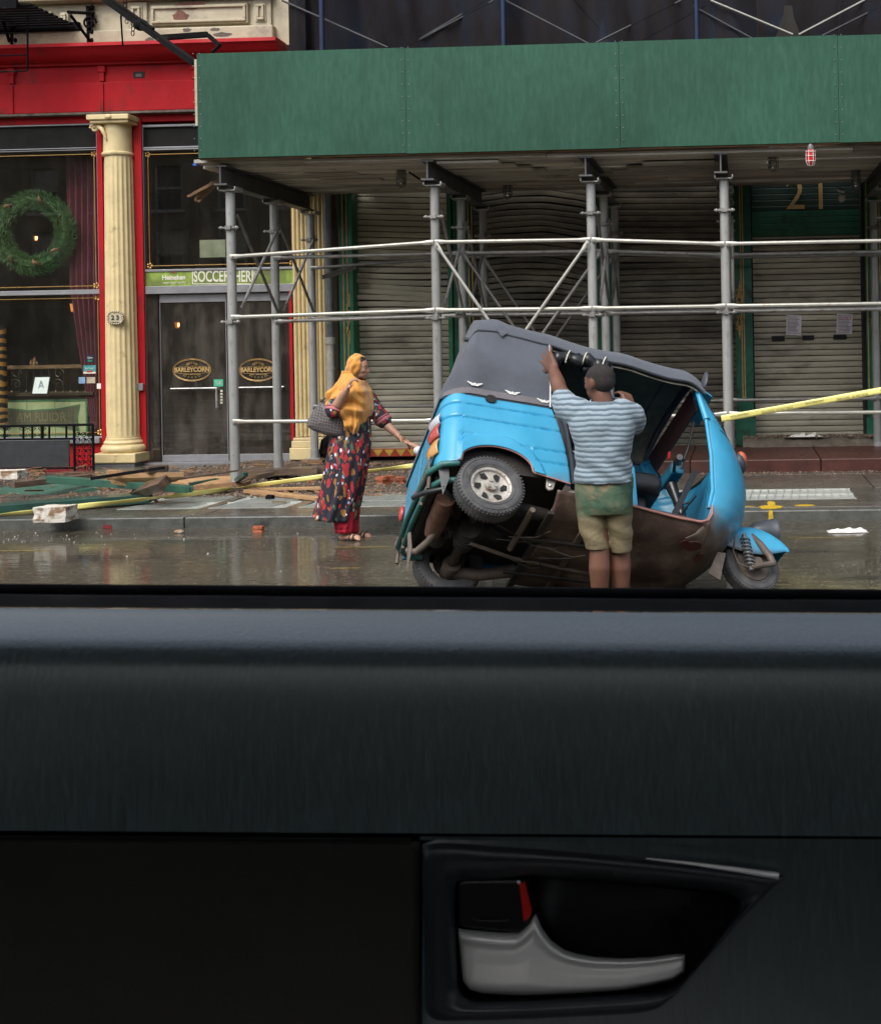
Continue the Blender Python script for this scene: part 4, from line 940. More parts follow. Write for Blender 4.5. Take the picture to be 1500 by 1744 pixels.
MB().prism(ban(0), (0, .008, 0)).build('glass_banner', M_gs, ds); MB().prism([p-Vector((0, .002, 0)) for p in ban(2.4)], (0, .004, 0)).build('glass_banner_field', M_gs2, ds)
tl = text('AM RUIDR', 'lettering', .17, mat('worn_gilt', (.30, .26, .15), .5, bump=0), ds, P(70, 711, yb-.035), sx=.9)
sh = thing('iron_gallery', 'scrolled iron gallery rail with a wooden shelf above the counter in the dining window', 'railing', P(75, 650, FY+.6))
g = MB().tube([P(-40, 668, FY+.6), P(146, 667, FY+.6)], .008, 5)
for i in range(15): g.tube([P(-30+12.5*i, 668, FY+.6), P(-30+12.5*i, 628, FY+.6)], .004, 4); g.ell(P(-30+12.5*i, 668, FY+.6), (.018, .018, .03), nu=7, nv=5)
for px in (28, 100):
    for s_, dy in ((1, -10), (-1, 8)):
        c = P(px, 646+dy, FY+.6); p_, r_ = spiral((c.x, c.y, c.z), .075, 1.4, .007, sx=s_, n=22); g.tube(p_, r_, 5)
g.build('rail', mat('old_bronze', (.14, .11, .075), .4, .5, bump=0), sh); rect(-40, 622, 143, 628, FY+.58, .15).build('shelf', mat('brown_shelf', (.26, .15, .085), .5, bump=0), sh)
for px, h, w_ in ((53, 11, 3), (59, 16, 4), (64, 9, 3), (70, 9, 4), (75, 7, 3)):
    c = P(px, 622, FY+.62); b = MB().lathe([(w_/140, 0), (w_/140, h/210), (w_/330, h/170), (w_/330, h/130)], c, n=10).build('condiment_bottle', M_rib if h > 10 else M_glass, smooth=50); tag(b, {53: 'small cruet at the left end of the five on the window shelf', 59: 'tall sauce bottle on the window shelf, tallest of the five', 64: 'cruet right beside the tall sauce bottle on the shelf', 70: 'fourth cruet from the left on the window shelf', 75: 'shortest cruet at the right end on the window shelf'}[px], 'bottle', 'cruets on the window shelf')
def tiger():
    m = bpy.data.materials.new('tiger_stripe_paint'); m.use_nodes = True; nt = m.node_tree; b = nt.nodes['Principled BSDF']
    wv = _n(nt, 'ShaderNodeTexWave', Scale=2.6, Distortion=5.0, Detail=2.0); wv.bands_direction = 'Z'; nt.links.new(coords(nt, (1, 1, 1), world=True), wv.inputs['Vector'])
    nt.links.new(ramp(nt, wv.outputs['Fac'], [(.42, (.50, .24, .06)), (.5, (.015, .012, .01))]), b.inputs['Base Color']); return m
tp = MB().tube([(X(2, FY+.3, 640), FY+.3, Z(722, FY+.3, 5)), (X(2, FY+.3, 640), FY+.3, Z(555, FY+.3, 5))], .075, 16).build('striped_post', tiger(), smooth=60); tag(tp, 'orange and black tiger striped post at the left edge of the dining window', 'post')
M_lit = mat('lit_bulb', (1, .8, .5), .5, bump=0, emit=((1, .62, .25), 9)); M_shadeo = mat('amber_shade', (.5, .2, .05), .5, bump=0, emit=((1, .35, .08), .5))
for px, py, Y, s_, lab in ((128, 523, FY+.9, 1.0, 'small lit amber wall lamp behind the lower dining window'), (304, 553, FY+1.6, .8, 'small lit candle lamp seen through the left glass door'), (62, 405, FY+1.2, .6, 'tiny lit white bulb seen through the middle of the wreath')):
    c = P(px, py, Y); t = thing('wall_lamp', lab, 'lamp', c, 'lit lamps in the restaurant'); MB().ell(c, (.017*s_, .017*s_, .04*s_), nu=8, nv=6).build('bulb', M_lit, t, smooth=170); MB().lathe([(.05*s_, .05*s_), (.035*s_, -.06*s_)], c+Vector((-.04*s_, .03, 0)), n=12, caps=False).build('shade', M_shadeo, t, smooth=60)

# ---------------------------------------------------------------- iron sidewalk fence with a black board, left
rf = thing('iron_railing', 'low scrolled black iron railing with a blank black board in front of the dining window', 'railing', P(70, 800, 14.7))
YR = 14.7
def Pz(px, py): return P(px, py, YR)
for (a, b, r) in (((-60, 727), (158, 723), .016), ((-60, 749), (124, 747), .014), ((-60, 799), (124, 797), .014)): MB().tube([Pz(*a), Pz(*b)], r, 6).build('rail', M_blackiron, rf)
for px in (126, 158): MB().tube([Pz(px, 723), (Pz(px, 723).x, YR, SZ)], .017, 6).build('upright', M_blackiron, rf)
rect(-60, 751, 117, 796, YR-.01, .03).build('board', mat('black_board', (.022, .024, .026), .6, var=.3, vs=9, bump=.1), rf)
for px in (8, 40, 55, 72, 84, 113): 
    MB().tube([Pz(px, 724), Pz(px, 748)], .013 if px != 72 else .02, 6).build('baluster', M_blackiron, rf)
    MB().tube([Pz(px, 798), (Pz(px, 798).x, YR, SZ+.02)], .011, 6).build('baluster', M_blackiron, rf)
g = MB()
for px in (8, 40, 55, 72, 12):
    for s_ in (-1, 1):
        for dy in (731, 742, 806, 818):
            c = Pz(px+s_*3.2, dy); p_, r_ = spiral((c.x, c.y-.004, c.z), .028, 1.3, .006, sx=s_, n=12); g.tube(p_, r_, 4)
random.seed(5)
for i in range(8):
    for k in range(3):
        c = Pz(132+10*k+random.uniform(-1, 1), 741+9.5*i); p_, r_ = spiral((c.x, c.y, c.z), .040, 1.4, .006, sx=(-1)**(i+k), n=14); g.tube(p_, r_, 4)
        g.ell((c.x+.02, c.y, c.z+.02), (.013, .006, .018), nu=6, nv=5)
g.build('scrollwork', M_blackiron, rf, kind='stuff')

# ---------------------------------------------------------------- wreckage on the pavement
M_gply = mat('green_painted_board', (.030, .105, .070), .5, var=.25, vs=5, stain=(.11, .12, .085), stain_at=(.66, .74), ss=11, bump=.3, bs=40, coat=.3)
M_gdk = mat('dark_green_board', (.012, .060, .045), .45, var=.3, vs=5, stain=(.05, .06, .045), stain_at=(.66, .76), ss=9, bump=.2, coat=.3)
M_plyraw = mat('raw_plywood', (.42, .25, .12), .65, var=.3, vs=3, stain=(.20, .11, .055), stain_at=(.5, .66), ss=3, stretch=(.4, 1, 1), bump=.2, bs=40)
M_oldwood = mat('wet_old_timber', (.13, .085, .055), .5, var=.4, vs=4, stain=(.05, .035, .025), stain_at=(.48, .62), ss=4, stretch=(.4, 1.4, 1.4), bump=.4, bs=30, coat=.2)
def board(a, b, w_, t, m, label, cat='plank', group='timber wreckage on the pavement', name='broken_board', roll=0, top=None):
    """a, b: (px, py, z) of the ends of the centre line"""
    A, B = G(*a), G(*b); d = B-A; L = d.length; M_ = d.to_track_quat('X', 'Z').to_matrix() @ Euler((roll, 0, 0)).to_matrix()
    mb = MB().box((0, 0, 0), (L, w_, t)); random.seed(int(L*1000))
    n = max(3, int(w_/.025))
    for q in range(n):
        e_ = random.uniform(.005, .05); mb.prism([(L/2, -w_/2+q*w_/n, -t*.45), (L/2, -w_/2+(q+1)*w_/n, -t*.45), (L/2+e_, -w_/2+(q+.5)*w_/n, -t*.4)], (0, 0, t*.85))
    o = mb.build(name, m, at=(A+B)/2, bevel=.003); o.rotation_euler = M_.to_euler()
    if top is not None:
        t_ = MB().box((0, 0, t/2+.0015), (L-.004, w_-.004, .003)).build('raw_face', top, o)
    return tag(o, label, cat, group)
def slab(pts, t, m, label, cat='panel', name='plywood_sheet', edge=None):
    A = [G(*p) if p[2] < 5 else P(*p) for p in pts]; c = sum(A, Vector())/len(A)
    o = MB().prism([p-c for p in A], (0, 0, -t)).build(name, m, at=c, bevel=.002); tag(o, label, cat, 'fallen plywood')
    return o
slab([(-70, 851, 12.22), (0, 831, 12.7), (80, 811, 13.1), (173, 828.5, 12.6), (57, 847, 12.2)], .05, M_gply, 'large green painted plywood sheet lying tilted on the heap, farthest left', name='plywood_sheet')
board((84, 816, .34), (322, 833, .25), .09, .07, M_gply, 'long straight green beam running from the big sheet to the middle of the heap', top=M_plyraw)
board((-60, 871, .16), (252, 847, .16), .26, .085, M_gdk, 'long green plank at the front of the heap over the white stone', top=M_oldwood)
board((20, 862, .12), (236, 842, .14), .30, .03, M_oldwood, 'brown plank tucked beneath the front green plank')
slab([(185, 806, .42), (313, 804, .40), (300, 812, .34), (238, 823, .30), (190, 816, .36)], .05, M_plyraw, 'raw orange plywood sheet at the centre of the heap')
slab([(290, 814, .30), (392, 810, .28), (395, 822, .22), (326, 827, .22)], .05, M_plyraw, 'raw plywood sheet with green edges beside the first shed post')
board((322, 827, .22), (368, 819, .24), .05, .06, M_gdk, 'short splintered green edge strip in front of the raw plywood')
board((232, 839, .20), (280, 822, .36), .13, .09, M_oldwood, 'dark broken timber block propped on end across the green beam', name='timber_block', roll=.7)
board((155, 815, .40), (276, 797, .48), .04, .03, M_blackiron, 'thin black bar lying over the orange plywood', name='metal_bar'); 
board((182, 809, .42), (200, 808, .42), .07, .09, M_plyraw, 'square cut timber end standing on the orange plywood', name='timber_block')
board((250, 800, .44), (282, 797, .44), .08, .07, M_oldwood, 'short grey timber lying on top of the heap by the door', name='timber_block')
board((290, 818, .32), (400, 802, .34), .03, .02, M_oldwood, 'thin dark lath lying across the raw plywood')
board((20, 826, .25), (150, 812, .25), .12, .06, M_oldwood, 'brown timber behind the large green sheet under the iron railing')
board((392, 822, .12), (470, 805, .2), .12, .06, M_oldwood, 'dark joist between the first and second shed posts'); board((395, 806, .16), (548, 800, .24), .30, .07, M_oldwood, 'wide dark door panel lying behind the second post')
board((425, 834, .12), (548, 831, .16), .06, .03, M_plyraw, 'upper of two thin wet laths left of the woman'); board((420, 836, .13), (552, 850, .12), .09, .035, M_plyraw, 'lower of two thin wet laths left of the woman')
board((398, 822, .15), (418, 808, .32), .05, .05, M_gdk, 'short upright green stick just right of the first post')
M_wst = mat('white_painted_stone', (.66, .62, .54), .7, var=.12, vs=10, stain=(.26, .16, .09), stain_at=(.50, .58), ss=7, bump=1.0, bs=25)
def rock(c, d, m, label, cat, seed, group=None, name='stone_block', sub=3, rz=0, am=.14):
    random.seed(seed); bm_ = bmesh.new(); bmesh.ops.create_cube(bm_, size=1); bmesh.ops.subdivide_edges(bm_, edges=bm_.edges, cuts=sub, use_grid_fill=True)
    for v in bm_.verts:
        n = noise.noise(v.co*2.3+Vector((seed, 0, 0))); v.co *= 1+am*n; v.co += Vector([random.uniform(-.015, .015) for _ in range(3)]); v.co = Vector((v.co.x*d[0], v.co.y*d[1], v.co.z*d[2]))
    me = bpy.data.meshes.new(name); bm_.to_mesh(me); bm_.free(); me.materials.append(m); o = bpy.data.objects.new(name, me); col.objects.link(o); o.location = c; o.rotation_euler = (0, 0, rz)
    return tag(o, label, cat, group)
c = G(83, 891, SZ); rock((c.x, c.y+.11, SZ+.072), (.29, .22, .135), M_wst, 'white painted stone block with a broken brown face on the kerb under the tape', 'stone', 11, rz=.05, am=.09)
c = G(12, 828, .3); rock((c.x, c.y, .42), (.34, .2, .08), M_wst, 'broken white stone fragment on top of the heap at the left edge', 'stone', 12, am=.08)
M_brick = mat('broken_brick', (.36, .10, .045), .75, var=.35, vs=18, stain=(.45, .34, .26), stain_at=(.62, .74), ss=14, bump=.6, bs=60)
for k, (px, py, z, w_, lab) in enumerate(((440, 906, 0, .085, 'orange broken brick lying on the road by the kerb'), (656, 826, SZ, .16, 'larger of the dark broken bricks lying in the rubble right of the woman'), (682, 824, SZ, .12, 'smaller broken brick touching the larger one in the rubble'), (405, 832, SZ, .09, 'brick lump beside the foot of the first post'), (292, 847, SZ, .06, 'small orange brick chip in front of the heap'), (712, 812, SZ, .17, 'rounded reddish stone lump beside the rickshaw bumper'), (460, 850, SZ, .07, 'small dark lump on the pavement left of the woman'), (530, 826, SZ, .08, 'orange brick fragment beside the wet laths'))):
    c = G(px, py, z); rock((c.x, c.y, z+w_*.3), (w_, w_*.7, w_*.62), M_brick if k != 6 else M_blackiron, lab, 'brick' if k != 6 else 'lump', 20+k, 'bricks in the wreckage' if k != 6 else None, 'broken_brick' if k != 6 else 'rubber_lump', 2, rz=k, am=.3)
# heap of dirt and small rubble: mound and loose stones
M_dirt = mat('brown_rubble_dirt', (.085, .060, .042), .75, var=.45, vs=9, stain=(.26, .20, .15), stain_at=(.60, .68), ss=26, bump=1.0, bs=60)
M_peb = mat('rubble_chips', (.17, .125, .09), .8, var=.6, vs=5, bump=.3, world=True)
hx0, hx1, hy0, hy1 = X(215, 13, 820), X(900, 13, 820), 12.02, 15.2
def hgt(x, y):
    e = min(1, (x-hx0)/.6, (hx1-x)/.6, (y-hy0)/.35); e = max(0, e)
    return SZ-.012+e*(.02+.02*min(1, (y-hy0)/1.5)+.05*noise.noise(Vector((x*1.3, y*1.3, 0)))+.03*noise.noise(Vector((x*5, y*5, 2)))+.012*noise.noise(Vector((x*19, y*19, 4))))
hp = MB().grid(lambda u, v: (hx0+(hx1-hx0)*u, hy0+(hy1-hy0)*v, hgt(hx0+(hx1-hx0)*u, hy0+(hy1-hy0)*v)), 150, 90).build('rubble_heap', M_dirt, smooth=60)
tag(hp, 'brown dirt and crushed masonry spread over the pavement under the shed', 'rubble'); hp['kind'] = 'stuff'
def chips(n, fn, name, label, m, s0=.006, s1=.03, seed=1):
    random.seed(seed); mb = MB()
    O = [Vector(p) for p in ((1, 0, 0), (-1, 0, 0), (0, 1, 0), (0, -1, 0), (0, 0, 1), (0, 0, -1))]; F = [(0, 2, 4), (2, 1, 4), (1, 3, 4), (3, 0, 4), (2, 0, 5), (1, 2, 5), (3, 1, 5), (0, 3, 5)]
    for i in range(n):
        p = fn(); s_ = s0+(s1-s0)*random.random()**3; M_ = Euler([random.uniform(0, 6) for _ in range(3)]).to_matrix(); sc_ = [s_*random.uniform(.5, 1.2) for _ in range(3)]
        mb.add([Vector(p)+M_ @ Vector((q.x*sc_[0], q.y*sc_[1], q.z*sc_[2])) for q in O], F)
    o = mb.build(name, m, recalc=False); tag(o, label, 'rubble'); o['kind'] = 'stuff'; return o
def fr_():
    x = random.uniform(hx0-.1, hx1); y = hy0-.1+(hy1-hy0)*random.random()**1.3; return (x, y, max(SZ, hgt(x, y))+.004)
chips(6500, fr_, 'rubble_chips', 'loose brown stone and brick chips over the rubble heap', M_peb)
chips(1500, lambda: (random.uniform(-9.3, hx0+.3), 11.0+3.2*random.random(), SZ+.004), 'rubble_chips', 'crumbs of wood and masonry among the fallen boards at the left', M_peb, .004, .022, 8)
chips(700, lambda: ((lambda x, y: (x, y, SZ+.004))(random.uniform(X(1190, 13.3), 2.4), 13.49-.33*random.random()**1.5)), 'grit', 'gritty dirt along the foot of the red-brown step', M_peb, .004, .02, 2)
chips(500, lambda: (random.uniform(X(1262, 15), 1.9), random.uniform(15.0, 15.35), .37+.004), 'sill_grit', 'crumbled mortar on the worn stone sill', M_peb, .005, .03, 5)
M_crumb = mat('pale_crumbs', (.55, .50, .44), .7, bump=0)
chips(60, lambda: (lambda c: (c.x, c.y, .006))(G(random.uniform(-10, 760), 908+random.random()**2*70, 0)), 'plaster_crumbs', 'white plaster crumbs scattered on the wet road', M_crumb, .003, .011, 3)
chips(26, lambda: (lambda c: (c.x, c.y, .006))(G(random.uniform(0, 130), random.uniform(912, 925), 0)), 'plaster_crumbs', 'cluster of white plaster crumbs in the gutter below the white stone', M_crumb, .005, .014, 4)
random.seed(44)
mb = MB()
for i in range(170):
    x = random.uniform(-9.3, hx0+3.2); y = 11.3+3.4*random.random()**1.2; L_ = random.uniform(.05, .32); mb.box((x, y, max(SZ, hgt(x, y) if x > hx0 else SZ)+.015+random.random()*.05*(x < hx0+1.5)), (L_, random.uniform(.008, .03), random.uniform(.006, .016)), (random.uniform(-.25, .25), random.uniform(-.2, .2), random.uniform(-.9, .9)))
o = mb.build('wood_splinters', woodb); tag(o, 'small wood splinters and laths strewn over the heap and rubble', 'splinters'); o['kind'] = 'stuff'
c = G(305, 908, 0); tag(MB().ell((c.x, c.y, .012), (.045, .03, .02), nu=16, nv=10).build('pebble', M_wst, smooth=170), 'small smooth white stone in the gutter', 'stone')
M_sheet = mat('crumpled_white_paper', (.75, .72, .68), .7, var=.06, bump=.2)
def crumple(cx_, cy__, z, a, b, h, label, seed):
    def f(u, v):
        x = (u-.5)*a; y = (v-.5)*b; n = noise.noise(Vector((x*14, y*14, seed)))+.5*noise.noise(Vector((x*30, y*30, seed)))
        return (cx_+x+.02*n, cy__+y*(1-.5*abs(u-.5)), z+.004+h*max(0, .45+.45*n)*(1-abs(2*v-1)**2)*(1-abs(2*u-1)**4))
    tag(MB().grid(f, 26, 12).build('crumpled_paper', M_sheet, solid=.002, smooth=30), label, 'paper')
c = G(1442, 906, 0); crumple(c.x, c.y, 0, .34, .14, .05, 'crumpled pinkish white paper on the wet road at the right', 4)
c = G(1393, 779, .36); crumple(c.x, 15.08, .37, .42, .16, .07, 'torn white sheet lying on the stone sill of the shuttered doorway', 9)

# ---------------------------------------------------------------- barrier tapes
M_tape = mat('yellow_barrier_tape', (.80, .72, .22), .35, var=.08, vs=3, bump=0, coat=.3)
def ribbon(pts, wv, m, name='tape', tw=None, n=60):
    pts = [Vector(p) for p in pts]; seg = [0]
    for i in range(1, len(pts)): seg.append(seg[-1]+(pts[i]-pts[i-1]).length)
    def at(t):
        s_ = t*seg[-1]
        for i in range(1, len(pts)):
            if s_ <= seg[i]+1e-9: q = (s_-seg[i-1])/(seg[i]-seg[i-1]); return pts[i-1].lerp(pts[i], q)
        return pts[-1]
    def f(u, v):
        p = at(u); d = (at(min(1, u+.01))-at(max(0, u-.01))).normalized(); a = tw(u) if tw else 0
        side_ = Vector((0, math.cos(a)*.0, 0)); up = Vector((0, 0, 1)); up = (up-d*up.dot(d)).normalized(); q = d.cross(up)
        return p+(up*math.cos(a)+q*math.sin(a))*(v-.5)*wv
    return MB().grid(f, n, 3)
t1 = thing('barrier_tape', 'yellow barrier tape trailing low from the stone block past the first post', 'barrier tape', P(400, 832, 12.4), 'barrier tapes')
pts = [P(-40, 882, 10.55), P(60, 871, 10.55), P(113, 865, 10.6), P(240, 851, 11.0), P(398, 832, 12.25), P(545, 812, 12.4), P(640, 801, 12.5), P(712, 792, 12.6), P(790, 783, 12.7)]
ribbon(pts, .052, M_tape, tw=lambda u: .5+.5*math.sin(u*26)+.3*math.sin(u*61)).build('tape_band', M_tape, t1, smooth=170, solid=.002)
t2 = thing('barrier_tape', 'taut yellow printed barrier tape rising from behind the rickshaw nose to the right', 'barrier tape', P(1360, 690, 12.4), 'barrier tapes')
A, B = P(1228, 713, 12.42), P(1540, 657.5, 12.42)
q = ribbon([A, A.lerp(B, .35)+Vector((0, 0, -.003)), B], .068, M_tape, tw=lambda u: .15*math.sin(u*5)).build('tape_band', M_tape, t2, smooth=170, solid=.002)
M_tink = mat('tape_ink', (.05, .045, .03), .6, bump=0); ang = math.atan2(B.z-A.z, B.x-A.x)
for k, s_ in enumerate(('POLICE DEPARTMENT', 'CRIME SCENE - DO NOT CROSS', 'POLICE DEPARTMENT', 'CRIME SCENE - DO NOT CROSS', 'POLICE DEPARTMENT')):
    c = A.lerp(B, .10+.205*k); text(s_, 'lettering', .030 if len(s_) > 20 else .026, M_tink, t2, (c.x, 12.408, c.z-.008+(.012 if k % 2 == 0 else -.004)), rot=(math.pi/2, -ang, 0), sx=.78, ext=.0008)
MB().tube([(PXS[3]+.058*math.cos(a), 12.6+.058*math.sin(a), A.z+.01*math.sin(3*a)) for a in [2*math.pi*i/16 for i in range(17)]], .012, 6).build('tape_wrap', M_tape, t2)
# ---------------------------------------------------------------- three-wheeled taxi tipped over onto its far rear wheel and front wheel
# body axes: x forward, y to its left, z up, origin on the ground under the rear axle
rk = thing('auto_rickshaw', 'bright blue three-wheeled auto rickshaw tipped onto its far wheels in the road', 'auto rickshaw')
OFF['auto_rickshaw'] = Vector((0, 0, 0))
RYAW, RPIT, RROL, RSC = 0.3973, 0.1985, -0.6735, .932
rk.matrix_world = Matrix.Translation((-1.645, 6.893, .374)) @ Matrix.Rotation(RYAW, 4, 'Z') @ Matrix.Rotation(RPIT, 4, 'Y') @ Matrix.Rotation(RROL, 4, 'X') @ Matrix.Scale(RSC, 4)
RKM = rk.matrix_world.copy(); RKI = RKM.inverted()
def RB(px, py, ax, val):
    """photo point cast onto a plane of the vehicle, in vehicle axes"""
    o = RKI @ Vector(EYE); d = (RKI.to_3x3() @ Vector(ray(px, py))); return o+d*((val-o[ax])/d[ax])
def blue_material():
    m = bpy.data.materials.new('sky_blue_paint'); m.use_nodes = True; nt = m.node_tree; b = nt.nodes['Principled BSDF']
    v = coords(nt); n = noi(nt, v, 3, 5, .6)
    c = ramp(nt, n, [(.3, (.035, .300, .505)), (.7, (.055, .375, .600))])
    sc_ = ramp(nt, noi(nt, coords(nt, (1, 1, 3)), 26, 6, .7), [(.60, 0), (.68, 1)]); c = mixc(nt, sc_, c, (.09, .27, .36)); ch_ = ramp(nt, noi(nt, v, 11, 8, .75), [(.66, 0), (.68, 1)]); c = mixc(nt, ch_, c, (.16, .20, .20)); rs_ = ramp(nt, noi(nt, coords(nt, (1, 1, .45)), 5, 8, .7), [(.66, 0), (.74, .7)]); c = mixc(nt, rs_, c, (.12, .075, .05))
    # road dirt towards the belly, worn through along the lowest edges
    sx = nt.nodes.new('ShaderNodeSeparateXYZ'); nt.links.new(v, sx.inputs[0])
    ad = _n(nt, 'ShaderNodeMath', operation='MULTIPLY_ADD'); nt.links.new(n, ad.inputs[0]); ad.inputs[1].default_value = .42; nt.links.new(sx.outputs['Z'], ad.inputs[2])
    d = ramp(nt, ad.outputs[0], [(.36, 1), (.54, 0)]); c = mixc(nt, d, c, (.15, .11, .085))
    nt.links.new(c, b.inputs['Base Color']); nt.links.new(ramp(nt, n, [(.3, .30), (.7, .42)]), b.inputs['Roughness'])
    b.inputs['Coat Weight'].default_value = .3; b.inputs['Coat Roughness'].default_value = .2
    bm_ = _n(nt, 'ShaderNodeBump', Strength=.22, Distance=.02); nt.links.new(noi(nt, v, 6, 4), bm_.inputs['Height']); nt.links.new(bm_.outputs[0], b.inputs['Normal']); return m
M_blue = blue_material()
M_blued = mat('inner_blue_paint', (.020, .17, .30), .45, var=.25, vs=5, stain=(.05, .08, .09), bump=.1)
M_canvas = mat('grey_canvas', (.088, .098, .118), .7, spec=.2, var=.14, vs=3.5, stain=(.066, .070, .084), stain_at=(.5, .7), ss=2, bump=.22, bs=160, sheen=.2)
M_lining = mat('olive_lining', (.16, .155, .12), .8, var=.3, vs=4, stain=(.06, .06, .05), stain_at=(.5, .66), ss=3, bump=.5, bs=8)
M_rubber = mat('tyre_rubber', (.070, .070, .072), .72, var=.3, vs=14, stain=(.14, .13, .12), stain_at=(.52, .75), ss=7, bump=.2, bs=60)
M_rim = mat('dirty_rim', (.46, .43, .38), .5, .25, var=.25, vs=14, stain=(.20, .14, .09), stain_at=(.55, .72), ss=11, bump=.15)
M_under = mat('oily_underbody', (.022, .018, .015), .6, var=.5, vs=7, stain=(.060, .042, .030), stain_at=(.54, .72), ss=5, bump=.5, bs=24)
M_rust = mat('brown_floor_pan', (.080, .046, .037), .55, var=.35, vs=4, stain=(.16, .115, .085), stain_at=(.46, .62), ss=4, bump=.35, bs=20, coat=.15)
M_mud = mat('dusty_steel', (.115, .09, .072), .6, .1, var=.3, vs=9, stain=(.08, .06, .045), ss=7, bump=.3)
M_greytrim = mat('grey_trim', (.060, .066, .078), .45, .1, var=.15, vs=6, bump=.05)
M_bvinyl = mat('black_vinyl', (.014, .016, .018), .38, var=.2, vs=6, bump=.15, bs=50, coat=.15)
M_chrome = mat('bright_metal', (.7, .7, .68), .25, .9, var=.05, bump=0)
M_gtube = mat('teal_bumper_paint', (.025, .13, .12), .45, var=.3, vs=9, stain=(.14, .11, .08), stain_at=(.55, .7), bump=.15)
M_pink = mat('primer_pink', (.42, .20, .17), .55, var=.2, vs=12, bump=.1)

ZTOP = .84
def zbot(x):
    if x < -.19: return .31
    if x < .26: q = (x-.025)/.235; return .30+.145*max(0, 1-q*q)**.5
    return .295-.045*min(1, (x-.26)/.24)
def groove(x, z, ax):
    g = 0
    def l(z0, w_=.007): return math.exp(-((z-z0)/w_)**2)
    g += l(.755) + l(.645)
    if x < -.12: g += .8*l(.520)
    if x > .17: g += .9*l(.480)
    if x > .27: g += .9*l(.385)
    r = math.hypot((x-.015), (z-.20)*1.0); f = math.exp(-((r-.335)/.010)**2) if z > .2 else 0
    bulge = .014 if r < .335 and z > .2 else 0
    return g*.011 - bulge + f*.002
def tub(side):
    # path along the plan outline on one side: from the door edge back, round the corner, to the middle of the tail
    pts = []
    for i in range(64): pts.append(('s', .50-.70*i/63))
    for i in range(1, 15): pts.append(('c', math.pi/2*i/14))
    for i in range(1, 13): pts.append(('r', i/12))
    def f(u, v):
        k, t = pts[min(len(pts)-1, int(round(u*(len(pts)-1))))]
        if k == 's': x, y, n = t, -.62, (0, -1)
        elif k == 'c': x, y, n = -.20-.13*math.sin(t), -.62+.15*(1-math.cos(t)), (-math.sin(t), -math.cos(t))
        else: x, y, n = -.33, -.47+.47*t, (-1, 0)
        zb_ = zbot(x) if k == 's' else .30
        z = zb_+(ZTOP-zb_)*v
        xx = x
        if k == 's' and x > .25: xx = x-.10*((x-.25)/.25)*((z-.24)/.55)**1.8
        g = groove(x, z, k) if k == 's' else .011*(math.exp(-((z-.755)/.007)**2)+math.exp(-((z-.645)/.007)**2))*(1 if k == 'c' else .3)
        lean = .014*((z-.30)/.5)**2
        xx -= n[0]*(g+lean); y -= n[1]*(g+lean)
        return (xx, y*side*-1 if side > 0 else y, z)
    return MB().grid(f, len(pts)-1, 64)
mb = tub(-1); join(mb, tub(1)); mb.build('rear_body', M_blue, rk, smooth=50, solid=.006)
# rolled pinkish rust edge along arch
for s_ in (-1, 1): MB().tube([(x, s_*.622, zbot(x)) for x in [-.22+.72*i/60 for i in range(61)]], .006, 5).build('arch_lip', M_pink, rk, smooth=60)
MB().prism([(.40+.09*math.cos(a)*.0-.0, 0, 0) for a in ()] or [(-.02+.036*math.cos(a), -.611, .815+.030*math.sin(a)) for a in [2*math.pi*i/18 for i in range(18)]], (0, -.012, 0)).build('filler_hole', M_dark, rk)
# wheel house lining and tail panel under the body
MB().mm((-.30, -.55, .31), (.50, .55, .46)).build('wheel_house', M_under, rk)
MB().mm((-.31, -.44, .24), (-.28, .44, .50)).build('tail_frame', M_under, rk)
# canvas hood: side walls, rounded tail, roof
SEC = [(-.608, .825), (-.616, 1.0), (-.618, 1.20), (-.608, 1.36), (-.570, 1.485), (-.49, 1.575), (-.32, 1.625), (0, 1.645)]
def secp(t):
    t = t*(len(SEC)-1); i = min(len(SEC)-2, int(t)); q = t-i
    def cr(a, b, c, d): return .5*((2*b)+(-a+c)*q+(2*a-5*b+4*c-d)*q*q+(-a+3*b-3*c+d)*q**3)
    p = [SEC[max(0, i-1)], SEC[i], SEC[i+1], SEC[min(len(SEC)-1, i+2)]]
    return tuple(cr(*[k[j] for k in p]) for j in (0, 1))
def hood(u, v, t0, x0f, x1):
    """u along length, v around the section from near side over the roof to the far side"""
    w_ = v*2 if v <= .5 else (1-v)*2; y, z = secp(t0+(1-t0)*w_); y = y if v <= .5 else -y
    x = x0f+(x1-x0f)*u
    z2 = z
    bow = .020*math.exp(-((x-.02)/.06)**2)+.008*math.exp(-((x-.40)/.07)**2)+.006*math.exp(-((x-.95)/.09)**2)
    if z > 1.33: z2 += bow*min(1, (z-1.33)/.12)-.018*math.sin((x-.4)*math.pi/.55)**2*(x > .4)*(z > 1.38)
    z2 -= .085*max(0, x-.05)*min(1, max(0, z-1.0)/.3) 
    if x > 1.38: z2 -= .9*(x-1.38)**2*4
    # tail rounding: walls lean in and round off towards the back
    if x < .02: z2 -= .9*(.02-x)**2*min(1, max(0, z-1.2)/.3)
    if x < -.12:
        q = (-.12-x)/.21; top = max(0, (z-.8)/.7)
        y *= 1-.30*q**2.6*(.45+.55*top); z2 -= (.10*q**1.6+.14*q**4)*top
        x += .17*top**1.6*q
    z2 += .004*noise.noise(Vector((x*5, y*5, z*3)))
    y += .005*noise.noise(Vector((x*6, z*6, 3)))
    return (x, y, z2)
T0 = 3.15/7                                  # where the roof sheet begins above the side walls
MB().grid(lambda u, v: hood(u, v, T0, -.33, 1.53), 90, 56).build('roof_canvas', M_canvas, rk, smooth=170, solid=.012)
